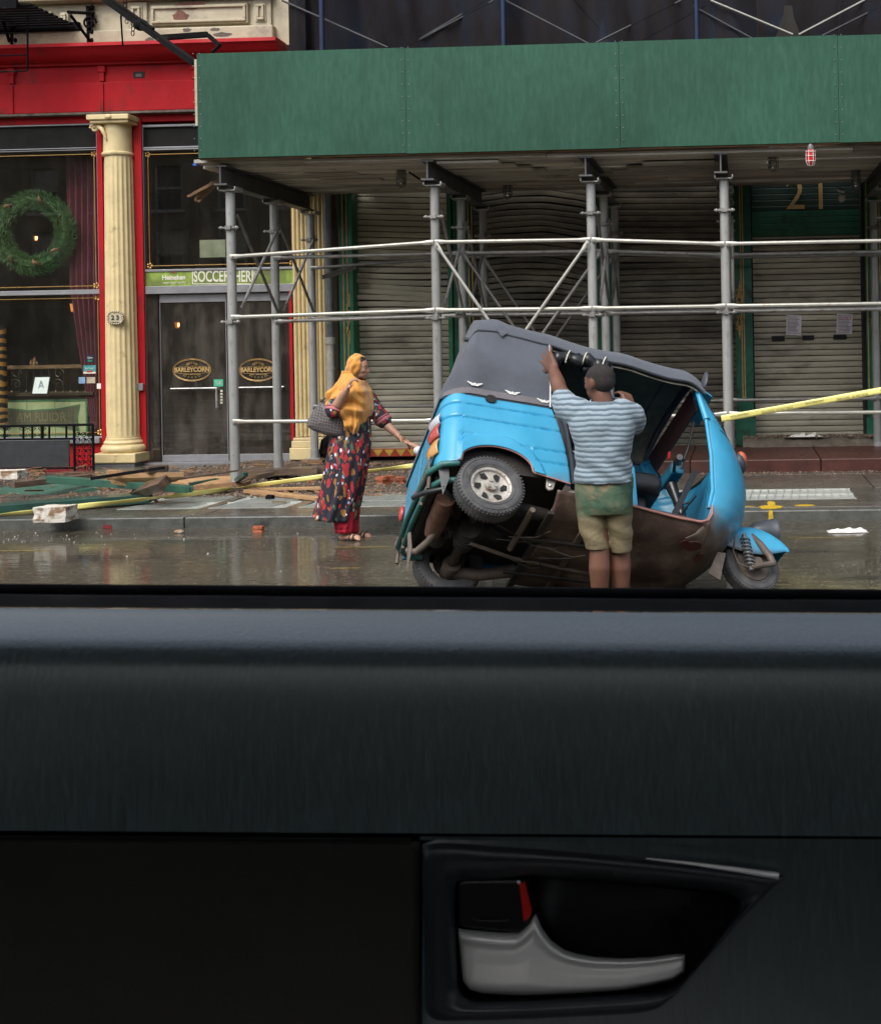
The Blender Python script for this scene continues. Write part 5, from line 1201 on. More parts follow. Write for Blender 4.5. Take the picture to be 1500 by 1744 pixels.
MB().grid(lambda u, v: hood(u, v, T0+.02, -.26, 1.48), 40, 30).warp(lambda p: (p.x, p.y*.97, p.z-.035)).build('roof_lining', M_lining, rk, smooth=170)
def wallc(side):
    def f(u, v):
        h = hood(u, (v*(T0+.03))/2 if side < 0 else 1-(v*(T0+.03))/2, 0, -.33, .385); return h
    return MB().grid(f, 44, 24)
mb = wallc(-1); join(mb, wallc(1)); mb.build('side_canvas', M_canvas, rk, smooth=170, solid=.008)
MB().grid(lambda u, v: ((lambda a, b: Vector(a).lerp(Vector(b), u))(hood(0, (v*.98)/2, 0, -.328, 0), hood(0, 1-(v*.98)/2, 0, -.328, 0))), 20, 26).build('tail_canvas', M_canvas, rk, smooth=170, solid=.008)
# seams, hems, strap at the roof corner, decorative studs
def on(x, t, o=.009):
    y, z = secp(t); h = hood(0, t/2, 0, x, 0); return Vector((h[0], h[1]-o, h[2]))
MB().tube([on(-.31+1.82*i/40, T0+.006, .010) for i in range(41)], .006, 5).build('hem', M_greytrim, rk, smooth=60)
MB().tube([on(.375, t*.02*T0/.45 if False else T0*t/12, .012) for t in range(13)], .007, 6).build('curtain_cord', M_chrome, rk, smooth=60)
for t in (1.5, 4, 6.5, 9, 11): MB().ell(on(.383, T0*t/12, .016), .010, nu=8, nv=6).build('snap_stud', M_chrome, rk, smooth=60)
MB().grid(lambda u, v: on(-.32+.70*u, .01+.045*v, .013), 40, 2).build('canvas_hem', mat('worn_canvas_hem', (.135, .125, .135), .65, var=.2, vs=12, bump=.2), rk, smooth=60)
MB().grid(lambda u, v: on(.0+.085*u, T0-.005-.055*(1-abs(2*u-1))*v+.02, .018), 12, 3).build('corner_flap', M_canvas, rk, smooth=60, solid=.004)
for (px, py) in ((808, 655), (872, 670), (926, 684)):
    c = RB(px, py, 1, -.618); g = MB()
    for s_ in (-1, 1):
        for k in range(3): g.prism([(c.x+s_*.005, -.625, c.z-.004*k), (c.x+s_*(.050-.012*k), -.625, c.z+.013-.010*k), (c.x+s_*(.046-.012*k), -.625, c.z+.004-.010*k), (c.x+s_*.005, -.625, c.z-.010-.003*k)], (0, -.005, 0))
    g.ell((c.x, -.627, c.z-.004), (.008, .006, .013), nu=8, nv=6); g.build('wing_clip', M_white, rk)
# grey frame of the passenger opening
MB().tube([(.40, -.600, .835), (.45, -.60, .80), (.485, -.60, .69), (.515, -.60, .45), (.525, -.60, .26)], [.016]*5, 6).build('door_edge_frame', M_greytrim, rk, smooth=60)
MB().prism([(.41, -.585, .81), (.47, -.585, .78), (.56, -.585, .42), (.60, -.585, .27), (.53, -.585, .26), (.49, -.585, .5)], (0, .05, 0)).build('door_edge_panel', M_greytrim, rk, bevel=.006)
for z in (.70, .52, .34): MB().ell((.515+(.70-z)*.12, -.590, z), .009, nu=8, nv=6).build('stud', M_chrome, rk)
# posts and roof rails
def tubeb(pts, r, name, m, n=8): return MB().tube(pts, r, n).build(name, m, rk, smooth=60)
for s_ in (-1, 1):
    tubeb([(.83, s_*.575, 1.37), (.82, s_*.60, .95), (.82, s_*.60, .30)], .018, 'centre_post', M_greytrim)
    tubeb([(-.20, s_*.56, 1.32), (.4, s_*.57, 1.37), (1.46, s_*.54, 1.325)], .016, 'roof_rail', M_greytrim)
    tubeb([(.37, s_*.585, 1.36), (.38, s_*.60, .82)], .014, 'rear_post', M_greytrim)
for x in (.1, .5, .9, 1.35): tubeb([(x, -.55, 1.35), (x, -.30, 1.475), (x, 0, 1.50), (x, .30, 1.475), (x, .55, 1.35)], .012, 'roof_bow', M_greytrim)
# rolled rain curtain tied under the roof edge
random.seed(2); pr = [Vector((.40+.43*i/22, -.585+.012*math.sin(i*1.3), 1.295-.010*math.sin(i*.9)-.012*(i > 14))) for i in range(23)]
MB().tube(pr, [.030]+[.042+.012*math.sin(i*1.7)+.006*random.random() for i in range(21)]+[.022], 14).build('rolled_curtain', M_bvinyl, rk, smooth=170)
MB().tube(pr[10:], [.02+.006*math.sin(i*2.1) for i in range(13)], 10).warp(lambda p: (p.x+.03, p.y+.02, p.z-.045)).build('curtain_fold', M_bvinyl, rk, smooth=170)
for i in (6, 12, 19): p = pr[i]; MB().tube([p+Vector((.012*math.cos(a)+.02*math.sin(a), .05*math.cos(a)-.01, .054*math.sin(a))) for a in [2*math.pi*k/14 for k in range(11)]], .0045, 5).build('tie_strap', M_print, rk, smooth=60)

# front: cowl with bulging nose, windscreen frame, near and far door pillars
CS = [(1.33, 1.48, 1.56), (1.18, 1.505, 1.7), (1.06, 1.525, 1.8), (0.99, 1.54, 1.86), (0.88, 1.545, 1.925), (0.74, 1.545, 1.96), (0.6, 1.54, 1.965), (0.46, 1.53, 1.93), (0.34, 1.51, 1.86), (0.24, 1.48, 1.78), (0.15, 1.44, 1.66), (0.08, 1.38, 1.52), (0.03, 1.3, 1.38)]
def cowlx(z, w_):
    zs_ = [c[0] for c in CS]; z = max(zs_[-1], min(zs_[0], z))
    for i in range(len(CS)-1):
        if CS[i][0] >= z >= CS[i+1][0]:
            q = (CS[i][0]-z)/(CS[i][0]-CS[i+1][0]); q = q*q*(3-2*q)*.35+q*.65; a = CS[i][1]+(CS[i+1][1]-CS[i][1])*q; b = CS[i][2]+(CS[i+1][2]-CS[i][2])*q
            return a+(b-a)*(max(0, 1-abs(w_)**2.4))**.62
def halfw(z): return .545+.015*min(1, (1.33-z)) - (.04*max(0, .30-z)/.25)
def cowl(z0, z1, nz, w0=-1, w1=1, nw=60, o=0):
    def f(u, v):
        # even spacing of the arc so the rounded edges get enough faces
        w_ = w0+(w1-w0)*u; w_ = math.copysign(1-(1-abs(w_))**1.5, w_); z = z0+(z1-z0)*v
        g = .006*math.exp(-((z-.955)/.006)**2)
        return (cowlx(z, w_)-g+o, w_*halfw(z), z)
    return MB().grid(f, nw, nz)
cowl(.03, 1.02, 80, nw=90).build('front_cowl', M_blue, rk, smooth=60, solid=.006)
# windscreen surround and glass
def cpt(w_, z, o=0): return Vector((cowlx(z, w_)+o, w_*halfw(z), z))
for s_ in (-1, 1):
    MB().tube([cpt(s_*1.0, 1.0), cpt(s_*1.0, 1.15), cpt(s_, 1.33)], [.026, .022, .018], 8).build('front_pillar', M_blue, rk, smooth=60)
    MB().grid(lambda u, v: cpt(s_*(1-.13*u), 1.0+.33*v, .004), 6, 10).build('pillar_face', M_blue, rk, smooth=60, solid=.006)
MB().tube([cpt(-1+.1*i, 1.325) for i in range(21)], .020, 8).build('screen_header', M_blue, rk, smooth=60)
MB().tube([cpt(-.88+.088*i, 1.02, .006) for i in range(21)], .012, 6).tube([cpt(-.87, 1.02+.037*i, .006) for i in range(9)], .010, 6).tube([cpt(.87, 1.02+.037*i, .006) for i in range(9)], .010, 6).build('screen_rubber', M_bvinyl, rk, smooth=60)
MB().grid(lambda u, v: cpt(-.87+1.74*u, 1.02+.30*v), 40, 6).build('windscreen', glass('windscreen_glass', (.80, .84, .84), .08, dirt=.10), rk, smooth=170)
MB().prism([cpt(-.8, 1.32, -.03), cpt(.8, 1.32, -.03), (1.55, .40, 1.19), (1.55, -.40, 1.19)], (-.012, 0, .0)).build('sun_visor', mat('maroon_visor', (.05, .022, .022), .5, bump=.1), rk)
for s_ in (-1, 1):      # door posts running down beside the footwell, with the curled sill
    pts = [cpt(s_, 1.32, -.01), cpt(s_, 1.0, -.005), cpt(s_, .7, -.005), cpt(s_, .4, -.005), cpt(s_, .26, -.01)]
    MB().tube(pts, .014, 8).build('door_post', M_blue, rk, smooth=60)
    sl = [(1.505, s_*.552, .30), (1.495, s_*.555, .22), (1.46, s_*.56, .165), (1.40, s_*.565, .140), (1.25, s_*.575, .140), (1.05, s_*.59, .155), (.9, s_*.60, .17), (.55, s_*.61, .20)]
    MB().tube(sl, .009, 7).build('sill_lip', M_pink, rk, smooth=60)
    # sill plate from the lip down to the floor pan
    ss = [(1.20, .140), (1.05, .155), (.9, .17), (.55, .20)]
# floor pan rounding up into nose, seen from below
def pan(u, v):
    w_ = 2*v-1; x = .42+1.06*u
    side = abs(w_)
    ztop = .20-.05*u
    y = w_*(.61-.055*u**2)
    z = ztop-(ztop-(.075-.055*min(1, max(0, u-.25)/.5)+.02*max(0, u-.9)))*(1-side**3.5)
    z += .014*math.sin(y*16)*(1-side**4)*(u < .9)
    return (x, y, z)
MB().grid(pan, 50, 50).build('floor_pan', M_rust, rk, smooth=60, solid=.006)
for (px, py, rx, rz_) in ((1180, 930, .06, .03), (1165, 925, .03, .02), (1190, 950, .02, .03)):
    c = RB(px, py, 2, .03)
    MB().prism([(c.x+rx*math.cos(a)*(1+.4*noise.noise(Vector((math.cos(a)*2, math.sin(a)*2, px)))), c.y+rz_*2*math.sin(a), .030) for a in [2*math.pi*i/16 for i in range(16)]], (0, 0, -.003)).build('primer_patch', mat('dark_red_primer', (.10, .022, .018), .5, bump=.1), rk)

# interior: seats, bulkhead, handlebar
MB().mm((.05, -.52, .40), (.48, .52, .50)).build('bench_base', M_bvinyl, rk)
MB().mm((.05, -.52, .502), (.50, .52, .60)).build('bench_cushion', M_bvinyl, rk, bevel=.03); MB().box((.02, 0, .82), (.10, 1.0, .46), (0, -.18, 0)).build('bench_backrest', M_bvinyl, rk, bevel=.03)
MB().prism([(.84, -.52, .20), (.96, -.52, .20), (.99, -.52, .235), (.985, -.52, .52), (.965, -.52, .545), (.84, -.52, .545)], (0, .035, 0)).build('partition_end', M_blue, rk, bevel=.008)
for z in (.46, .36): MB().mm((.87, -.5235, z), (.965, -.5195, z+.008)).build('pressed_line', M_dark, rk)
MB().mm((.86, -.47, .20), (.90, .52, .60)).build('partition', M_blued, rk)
sb = MB(); sb.limb([(.99, -.40, .475), (1.14, -.40, .485)], [.085, .080]); sb.limb([(.99, .30, .475), (1.14, .30, .485)], [.085, .080]); sb.mm((.95, -.42, .40), (1.2, .32, .56)); sb = remeshed(sb, .014, 8)
sb.build('driver_seat', M_bvinyl, rk, smooth=170); MB().mm((1.0, -.36, .12), (1.12, .28, .42)).build('seat_pedestal', M_bvinyl, rk, bevel=.02)
MB().lathe([(.15, 0), (.165, .16), (.172, .165), (.172, .18)], (1.28, -.10, .20), n=28).build('tool_bucket', M_blue, rk, smooth=40)
for r in (.164, .17): pass
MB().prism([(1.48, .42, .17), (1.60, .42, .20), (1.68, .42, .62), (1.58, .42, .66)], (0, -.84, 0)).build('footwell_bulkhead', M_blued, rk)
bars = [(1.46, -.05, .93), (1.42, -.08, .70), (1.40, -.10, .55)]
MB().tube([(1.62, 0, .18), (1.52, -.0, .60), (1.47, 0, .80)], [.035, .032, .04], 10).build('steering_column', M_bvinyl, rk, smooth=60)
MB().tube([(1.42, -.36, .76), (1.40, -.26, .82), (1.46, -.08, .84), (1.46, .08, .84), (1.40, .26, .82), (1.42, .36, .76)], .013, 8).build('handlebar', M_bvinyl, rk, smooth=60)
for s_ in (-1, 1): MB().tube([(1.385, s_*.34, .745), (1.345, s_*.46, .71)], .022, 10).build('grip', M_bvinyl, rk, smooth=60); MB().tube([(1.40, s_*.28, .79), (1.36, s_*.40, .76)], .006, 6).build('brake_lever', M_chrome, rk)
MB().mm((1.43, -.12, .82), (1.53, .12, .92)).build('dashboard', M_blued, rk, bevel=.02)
MB().tube([(1.56, -.30, 1.16), (1.54, -.20, 1.0), (1.50, -.12, .86)], .009, 6).build('wiper_link', M_bvinyl, rk)
MB().ell((1.40, -.16, .93), (.004, .030, .030)).build('round_badge', M_pr_red, rk)
random.seed(9)
for k in range(9):
    y = -.35+.08*k; MB().tube([(1.30+.02*random.random(), y, .14), (1.40, y+.05, .30+.2*random.random()), (1.50, y+.02, .50)], .007, 6).build('cable', M_bvinyl, rk, smooth=60)
MB().prism([(1.20, -.50, .16), (1.24, -.50, .15), (1.47, -.47, .60), (1.44, -.47, .62)], (0, .03, 0)).build('footwell_brace', M_bvinyl, rk)
# far side seen through the opening: blue roof side rail and lower wall
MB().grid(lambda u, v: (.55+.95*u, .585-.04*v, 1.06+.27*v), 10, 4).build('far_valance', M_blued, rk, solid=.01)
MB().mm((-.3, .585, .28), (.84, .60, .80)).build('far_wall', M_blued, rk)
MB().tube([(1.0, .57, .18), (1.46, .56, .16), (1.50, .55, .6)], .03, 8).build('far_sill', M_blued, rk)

MB().tube([cpt(-1+.09*i, .957-.0*i, .004) for i in range(0, 10)], .0045, 5).build('seam_line', M_dark, rk)
# mirror and sidelamp on the pillar, indicator on the nose
mr = tubeb([cpt(-1, 1.20), cpt(-1, 1.24)+Vector((.03, -.03, 0)), cpt(-1, 1.28)+Vector((.04, -.04, .0))], .006, 'mirror_arm', M_bvinyl)
MB().ell(cpt(-1, 1.31)+Vector((.05, -.06, .0)), (.014, .040, .075), rot=(.1, .15, .2)).build('mirror', M_greytrim, rk, smooth=170)
MB().prism([(1.53, -.47, 1.36), (1.58, -.05, 1.37), (1.72, -.05, 1.33), (1.67, -.42, 1.32)], (.0, .0, .014)).build('visor_flap', M_blue, rk)
ind = cpt(-.52, .86); 
MB().ell(ind+Vector((.010, -.02, -.01)), (.042, .085, .075), rot=(0, 0, -.55)).build('indicator_base', M_greytrim, rk, smooth=170)
MB().ell(ind+Vector((.024, -.026, .022)), (.042, .072, .055), rot=(0, 0, -.55)).build('indicator_lens', mat('orange_lens', (.55, .13, .05), .25, bump=0, coat=.5), rk, smooth=170)

# wheels
def wheel(c, r, name_tag, ax=(0, -1, 0), rim=True, w_=.115, steer=None):
    c = Vector(c); hw = w_/2; pr = [(r*.60, -hw*.80), (r*.66, -hw*.98), (r*.82, -hw*1.08), (r*.93, -hw*.98), (r*.985, -hw*.78), (r, -hw*.4), (r, hw*.4), (r*.985, hw*.78), (r*.93, hw*.98), (r*.82, hw*1.08), (r*.66, hw*.98), (r*.60, hw*.80)]
    t = MB().lathe(pr, c, ax, 56, caps=False).build('tyre', M_rubber, rk, smooth=60)
    a = Vector(ax).normalized(); u = a.orthogonal().normalized(); v = a.cross(u); g = MB()
    for k in range(54):
        th = 2*math.pi*k/54; d = u*math.cos(th)+v*math.sin(th); tt = a.cross(d)
        for s_ in (-1, 1):
            o = c+d*(r-.001)+a*s_*hw*.42; M_ = Matrix((tt, a, d)).transposed(); g.box(o, (.013, hw*.55, .005), M_ @ Euler((0, 0, s_*.4)).to_matrix())
            o = c+d*(r*.955)+a*s_*hw*.90; g.box(o, (.008, .008, .016), M_)
    for q in (.70, .88): g.lathe([(r*q-.003, hw*1.04 if q > .8 else hw*1.0), (r*q, hw*1.10 if q > .8 else hw*1.06), (r*q+.003, hw*1.04 if q > .8 else hw*1.0)], c, ax, 48, caps=False)
    g.build('tread', M_rubber, t)
    return t
def rimface(c, r, ax):
    c = Vector(c); a = Vector(ax).normalized(); R0 = r*.60
    h = MB().lathe([(R0+.004, .046), (R0, .052), (R0*.90, .046), (R0*.86, .030), (R0*.60, .018), (R0*.30, .024), (R0*.28, .050), (R0*.16, .054), (.001, .054)], c, ax, 48, caps=False).build('rim', M_rim, rk, smooth=40)
    u = a.orthogonal().normalized(); v = a.cross(u); g = MB(); b = MB(); d_ = MB()
    for k in range(6):
        th = 2*math.pi*k/6+.2; p = []
        for (rr, dt) in ((.50, -.20), (.80, -.02), (.82, .28), (.66, .40), (.48, .16)):
            p.append(c+a*(.0235 if rr < .6 else .0275)+(u*math.cos(th+dt)+v*math.sin(th+dt))*R0*rr)
        g.prism([q+a*.002 for q in p], a*.003)
    g.build('rim_slots', M_dark, h)
    for k in range(12):
        th = 2*math.pi*k/12; b.ell(c+a*.047+(u*math.cos(th)+v*math.sin(th))*R0*.93, .006, nu=6, nv=5)
    for k in range(3):
        th = 2*math.pi*k/3; b.tube([c+a*.05+(u*math.cos(th)+v*math.sin(th))*R0*.20, c+a*.062+(u*math.cos(th)+v*math.sin(th))*R0*.20], .010, 6)
    b.build('wheel_bolts', M_rim, h)
WR = .213
AX = Vector((.06, -1, .06)).normalized()
wheel((0, -.555, .170), WR, 'n', AX); rimface((0, -.555, .170), WR, AX)
wheel((0.0, .53, .235), WR+.02, 'f', (0, 1, -.05)); 
MB().lathe([(.12, -.045), (.11, -.02), (.06, -.012), (.05, -.06), (.001, -.06)], (0, .53, .235), (0, 1, -.05), 32, caps=False).build('inner_drum', M_under, rk, smooth=40)
FAX = Vector((.10, -1, .02)).normalized(); FC = Vector((2.0, -.03, .175))
wheel(FC, WR, 'fr', FAX, w_=.105); MB().lathe([(.13, .040), (.125, .052), (.06, .056), (.05, .08), (.001, .08)], FC, FAX, 36, caps=False).build('front_rim', M_mud, rk, smooth=40)
M_spring = mat('grey_spring_steel', (.17, .17, .17), .45, .3, var=.2, bump=.05)
# front fork, spring, swing arm, mudguard, headlamp
g = MB(); A = Vector((1.925, -.15, .36)); B = Vector((1.945, -.155, .075))
h = MB().tube([A, A.lerp(B, .15), B.lerp(A, .1), B], [.016, .012, .012, .02], 10)
n = 150
h.tube([A.lerp(B, .08+.80*i/n)+Vector((.030*math.cos(i*2*math.pi*8/n), .030*math.sin(i*2*math.pi*8/n), 0)) for i in range(n+1)], .0065, 6); h.build('spring_damper', M_spring, rk, smooth=60)
MB().tube([(2.0, -.11, .38), (2.05, -.14, .30), (2.10, -.155, .21), (2.12, -.155, .15)], [.026, .028, .026, .026], 10).tube([(2.13, -.155, .155), (1.94, -.16, .10)], .022, 8).tube([(2.0, -.09, .165), (2.0, -.175, .145)], .030, 12).build('swing_arm', M_mud, rk, smooth=60)
MB().tube([(1.86, -.13, .34), (1.83, -.14, .22), (1.85, -.15, .12), (1.93, -.15, .10)], .007, 6).build('brake_pipe', M_mud, rk, smooth=60)
MB().tube([(1.78, 0, .56), (1.92, 0, .36)], .04, 10).build('fork_stem', M_bvinyl, rk, smooth=60)
def guard(u, v):
    a = R_(158-132*u); w_ = 2*v-1; r = .275+.04*u; s_ = abs(w_)
    ax_, az = 2.0+r*math.cos(a)*1.02, .175+r*math.sin(a)*1.03
    zb_ = .27-.07*math.sin(math.pi*min(1, max(0, (ax_-1.75)/.50)))
    return (ax_-.012*s_**4*(u > .9), -.02+(.105+.012*math.sin(math.pi*u))*math.sin(.5*math.pi*min(1, s_*1.15))*(1 if w_ > 0 else -1), az-(az-zb_)*s_**2.6*.92)
MB().grid(guard, 36, 22).build('front_mudguard', M_blue, rk, smooth=170, solid=.006)
MB().ell((1.99, -.112, .385), .010, nu=8, nv=6).build('guard_bolt', M_chrome, rk)
hc = Vector((2.20, -.0, .505)); ha = Vector((1, .02, .12)).normalized()
MB().lathe([(.02, -.17), (.06, -.12), (.088, -.03), (.095, .03), (.100, .035), (.100, .05), (.094, .052)], hc, ha, 30).build('headlamp_bowl', M_greytrim, rk, smooth=50)
MB().lathe([(.090, .052), (.07, .062), (.001, .066)], hc, ha, 30, caps=False).build('headlamp_lens', M_bulb, rk, smooth=60)
# tail lamps, bumper frame, mud flap, hanging strap
def lens(name, px, py, x, d, m, rz=0): pass
M_redl = mat('red_lens', (.42, .045, .03), .22, bump=0, coat=.6, var=.1); M_clrl = mat('clear_lens', (.50, .52, .55), .18, bump=0, coat=.6); M_orl = mat('amber_lens', (.55, .27, .07), .25, bump=0, coat=.5)
for s_ in (-1, 1):
    def L(z0, z1, m, name, w0=.055, th=.035):
        def f(u, v):
            t = -.95+1.15*u; w_ = R_(50+38*u)
            x = -.205-.145*math.sin(w_); y = -.62+.165*(1-math.cos(w_))
            z = z0+(z1-z0)*v; x -= .016*math.sin(math.pi*v)*math.sin(w_)+.006; y -= .012*math.sin(math.pi*v)*math.cos(w_)-.012
            return (x, y*-s_, z+.012*(1-u))
        MB().grid(f, 14, 10).build(name, m, rk, smooth=170, solid=.008)
    if s_ > 0:
        MB().ell((-.34, .54, .60), (.02, .05, .06)).build('tail_lamp', M_redl, rk, smooth=170); continue
    L(.60, .675, M_clrl, 'reversing_lamp'); L(.50, .601, M_redl, 'tail_lamp'); L(.375, .485, M_orl, 'turn_lamp')
bmp = [(-.20, -.60, .30), (-.30, -.585, .285), (-.365, -.48, .275), (-.375, 0, .27), (-.365, .42, .27), (-.31, .50, .28), (-.22, .52, .29)]
MB().tube(bmp, .020, 8).build('bumper_bar', M_gtube, rk, smooth=60); MB().tube([(p[0]+.02, p[1]*.86, p[2]-.065) for p in bmp], .020, 8).build('bumper_bar', M_gtube, rk, smooth=60)
MB().grid(lambda u, v: (-.345-.02*math.sin(math.pi*v), -.5+.80*u, .26+.16*v), 20, 8).build('tail_skirt', M_gtube, rk, smooth=170, solid=.01)
for y in (-.52, -.30, .30, .52): MB().tube([(-.35, y*.9, .32), (-.355, y*.9, .17)], .012, 6).build('bumper_stay', M_mud, rk)
for (y, z) in ((-.30, .30), (-.1, .33), (.12, .28), (.42, .30)): MB().mm((-.377, y-.05, z-.018), (-.371, y+.05, z+.018)).build('reflector', M_pink if y > 0 else M_redl, rk)
MB().tube([(-.42, -.35, .17), (-.38, -.48, .13), (-.28, -.54, .14), (-.20, -.45, .13)], .016, 8).build('tow_bar', M_bvinyl, rk, smooth=60)
q = [RB(757, 768, 1, -.55), RB(764, 776, 1, -.55), RB(765, 815, 1, -.55), RB(754, 842, 1, -.55), RB(747, 800, 1, -.55)]
MB().prism(q, (0, .006, 0)).build('mud_flap', M_spring, rk)
pass
a = RB(697, 908, 0, -.45); b = RB(698, 935, 0, -.45); c = RB(693, 972, 0, -.45); 
MB().tube([a, b, b.lerp(c, .5)+Vector((0, .004, 0)), c], [(.006, .012), (.007, .016), (.005, .012), (.002, .004)], 6).build('hanging_strap', M_mud, rk, smooth=60)
# engine, axle arms, muffler, exhaust, frame members
random.seed(12)
eng = MB()
for k in range(26):
    c_ = (random.uniform(-.22, .14), random.uniform(-.28, .20), random.uniform(.20, .34)); r_ = random.uniform(.035, .075)
    if k % 3 == 0: eng.box(c_, (r_*2, r_*1.8, r_*1.5), (random.uniform(-.2, .2), random.uniform(-.2, .2), random.uniform(-.4, .4)))
    elif k % 3 == 1: eng.tube([c_, (c_[0]+random.uniform(-.12, .12), c_[1]+random.uniform(.05, .22), c_[2]+random.uniform(-.04, .04))], r_*.6, 14)
    else: eng.ell(c_, (r_, r_*1.2, r_*.8), nu=14, nv=9)
eng = remeshed(eng, .012, 2); eng.build('engine', M_under, rk, smooth=60)
eg = MB()
for k in range(9): eg.tube([(-.01, -.12+.022*k, .14), (-.01, -.110+.022*k, .14)], .082-.004*abs(k-4), 20)
eg.build('cooling_fins', M_under, rk)
MB().tube([(-.22, -.34, .20), (-.22, -.10, .17), (-.22, .02, .16)], [.060, .065, .05], 16).build('muffler', mat('rusty_muffler', (.16, .085, .058), .6, .2, var=.35, vs=10, bump=.3), rk, smooth=60)
MB().tube([(-.20, -.10, .14), (-.24, .02, .10), (-.30, .10, .06), (-.36, .12, .07)], .024, 10).build('exhaust_pipe', M_mud, rk, smooth=60)
for s_ in (-1, 1):
    MB().tube([(.42, s_*.36, .16), (.20, s_*.44, .14), (.0, s_*.50, .17)], [.045, .040, .05], 10).tube([(0, s_*.40, .18), (0, s_*.53, .17)], .06, 14).build('trailing_arm', M_mud if s_ > 0 else M_under, rk, smooth=60)
    MB().tube([(0, s_*.04, .20), (0, s_*.28, .19), (0, s_*.50, .18)], [.03, .035, .03], 10).build('drive_shaft', M_under, rk, smooth=60)
    MB().tube([(.06, s_*.42, .18), (.10, s_*.40, .44)], .022, 8).build('rear_damper', M_under, rk, smooth=60)
MB().tube([RB(907, 868, 2, .06), RB(868, 935, 2, .06)], .020, 6).build('cross_stay', M_mud, rk)
MB().tube([RB(800, 925, 2, .07), RB(870, 950, 2, .07), RB(1000, 976, 2, .07)], .014, 6).build('brake_rod', M_mud, rk, smooth=60)
for y in (-.22, .22): MB().mm((.30, y-.015, .05), (1.15, y+.015, .075)).build('chassis_rail', M_under, rk, bevel=.006)
for x in (.40, .66): MB().mm((x-.022, -.54, .062), (x+.022, .54, .085)).build('cross_member', M_rust if x > .6 else M_under, rk, bevel=.006)
c = RB(937, 826, 1, -.56); bk = MB().prism([(c.x-.030, -.565, c.z+.05), (c.x+.045, -.565, c.z+.055), (c.x+.012, -.565, c.z-.045), (c.x-.014, -.565, c.z-.055), (c.x-.034, -.565, c.z-.035)], (0, -.02, 0)).build('jack_bracket', M_rim, rk, bevel=.006)
MB().ell((c.x-.012, -.590, c.z-.022), .012, nu=8, nv=6).build('bracket_bolt', M_chrome, bk)
for k in range(9):
    a = Vector((random.uniform(.05, .5), random.uniform(-.4, .2), random.uniform(.04, .10))); b = a+Vector((random.uniform(.1, .45), random.uniform(-.2, .3), random.uniform(-.02, .03)))
    MB().tube([a, a.lerp(b, .35)+Vector((0, 0, -.02)), a.lerp(b, .7)+Vector((0, .03, -.015)), b], .004, 5).build('brake_cable', M_mud if k % 2 else M_bvinyl, rk, smooth=60)
MB().prism([RB(1222, 940, 1, -.27), RB(1236, 942, 1, -.27), RB(1230, 968, 1, -.27), RB(1226, 988, 1, -.27), RB(1206, 976, 1, -.27)], (0, .012, 0)).build('rubber_flap', M_mud, rk)
# ---------------------------------------------------------------- people
def skin(name, c, c2):
    m = bpy.data.materials.new(name); m.use_nodes = True; nt = m.node_tree; b = nt.nodes['Principled BSDF']; v = coords(nt)
    nt.links.new(ramp(nt, noi(nt, v, 9, 5), [(.3, c), (.7, c2)]), b.inputs['Base Color']); b.inputs['Roughness'].default_value = .48
    b.inputs['Subsurface Weight'].default_value = .06; b.inputs['Subsurface Radius'].default_value = (.02, .008, .005)
    bm_ = _n(nt, 'ShaderNodeBump', Strength=.15, Distance=.004); nt.links.new(noi(nt, v, 70, 4), bm_.inputs['Height']); nt.links.new(bm_.outputs[0], b.inputs['Normal']); MATS[name] = m; return m
M_skd = skin('dark_skin', (.115, .050, .030), (.185, .085, .055)); M_skm = skin('olive_skin', (.34, .175, .115), (.46, .26, .18))
M_hair = mat('cropped_black_hair', (.022, .017, .015), .8, var=.3, vs=40, bump=.6, bs=220)
def hand(mb, wrist, d, palm_n, L=.175, curl=.5, spread=.12, side=1, thumb=True, r=1.0):
    """wrist point, direction of the fingers, outward normal of the palm; fingers curl towards palm_n"""
    wrist = Vector(wrist); d = Vector(d).normalized(); n = Vector(palm_n); n = (n-d*n.dot(d)).normalized(); s = d.cross(n)*side
    pl = L*.50
    for k in range(4):
        mb.limb([wrist+s*(k-1.5)*.012*r, wrist+d*pl+s*(k-1.5)*.0195*r], [.016*r, .0125*r], 8)
    for k, (fl, fr) in enumerate(((.42, .0080), (.48, .0086), (.46, .0084), (.36, .0074))):
        b0 = wrist+d*pl+s*(k-1.5)*.0205*r; a = 0; p = [b0]; q = b0
        for j, seg in enumerate((.42, .33, .25)):
            a += curl*(.55 if j == 0 else .8); dd = (d+s*(k-1.5)*spread).normalized()
            q = q+(dd*math.cos(a)+n*math.sin(a))*L*fl*seg; p.append(q)
        mb.limb(p, [fr*r*1.08, fr*r, fr*r*.95, fr*r*.82], 8)
    if thumb:
        t0 = wrist+d*pl*.25-s*.022*r; t1 = t0+(d*.55-s*.8+n*.25).normalized()*L*.24; t2 = t1+(d*.85-s*.25+n*.4*curl).normalized()*L*.17
        mb.limb([t0, t1, t2], [.014*r, .011*r, .009*r], 8)
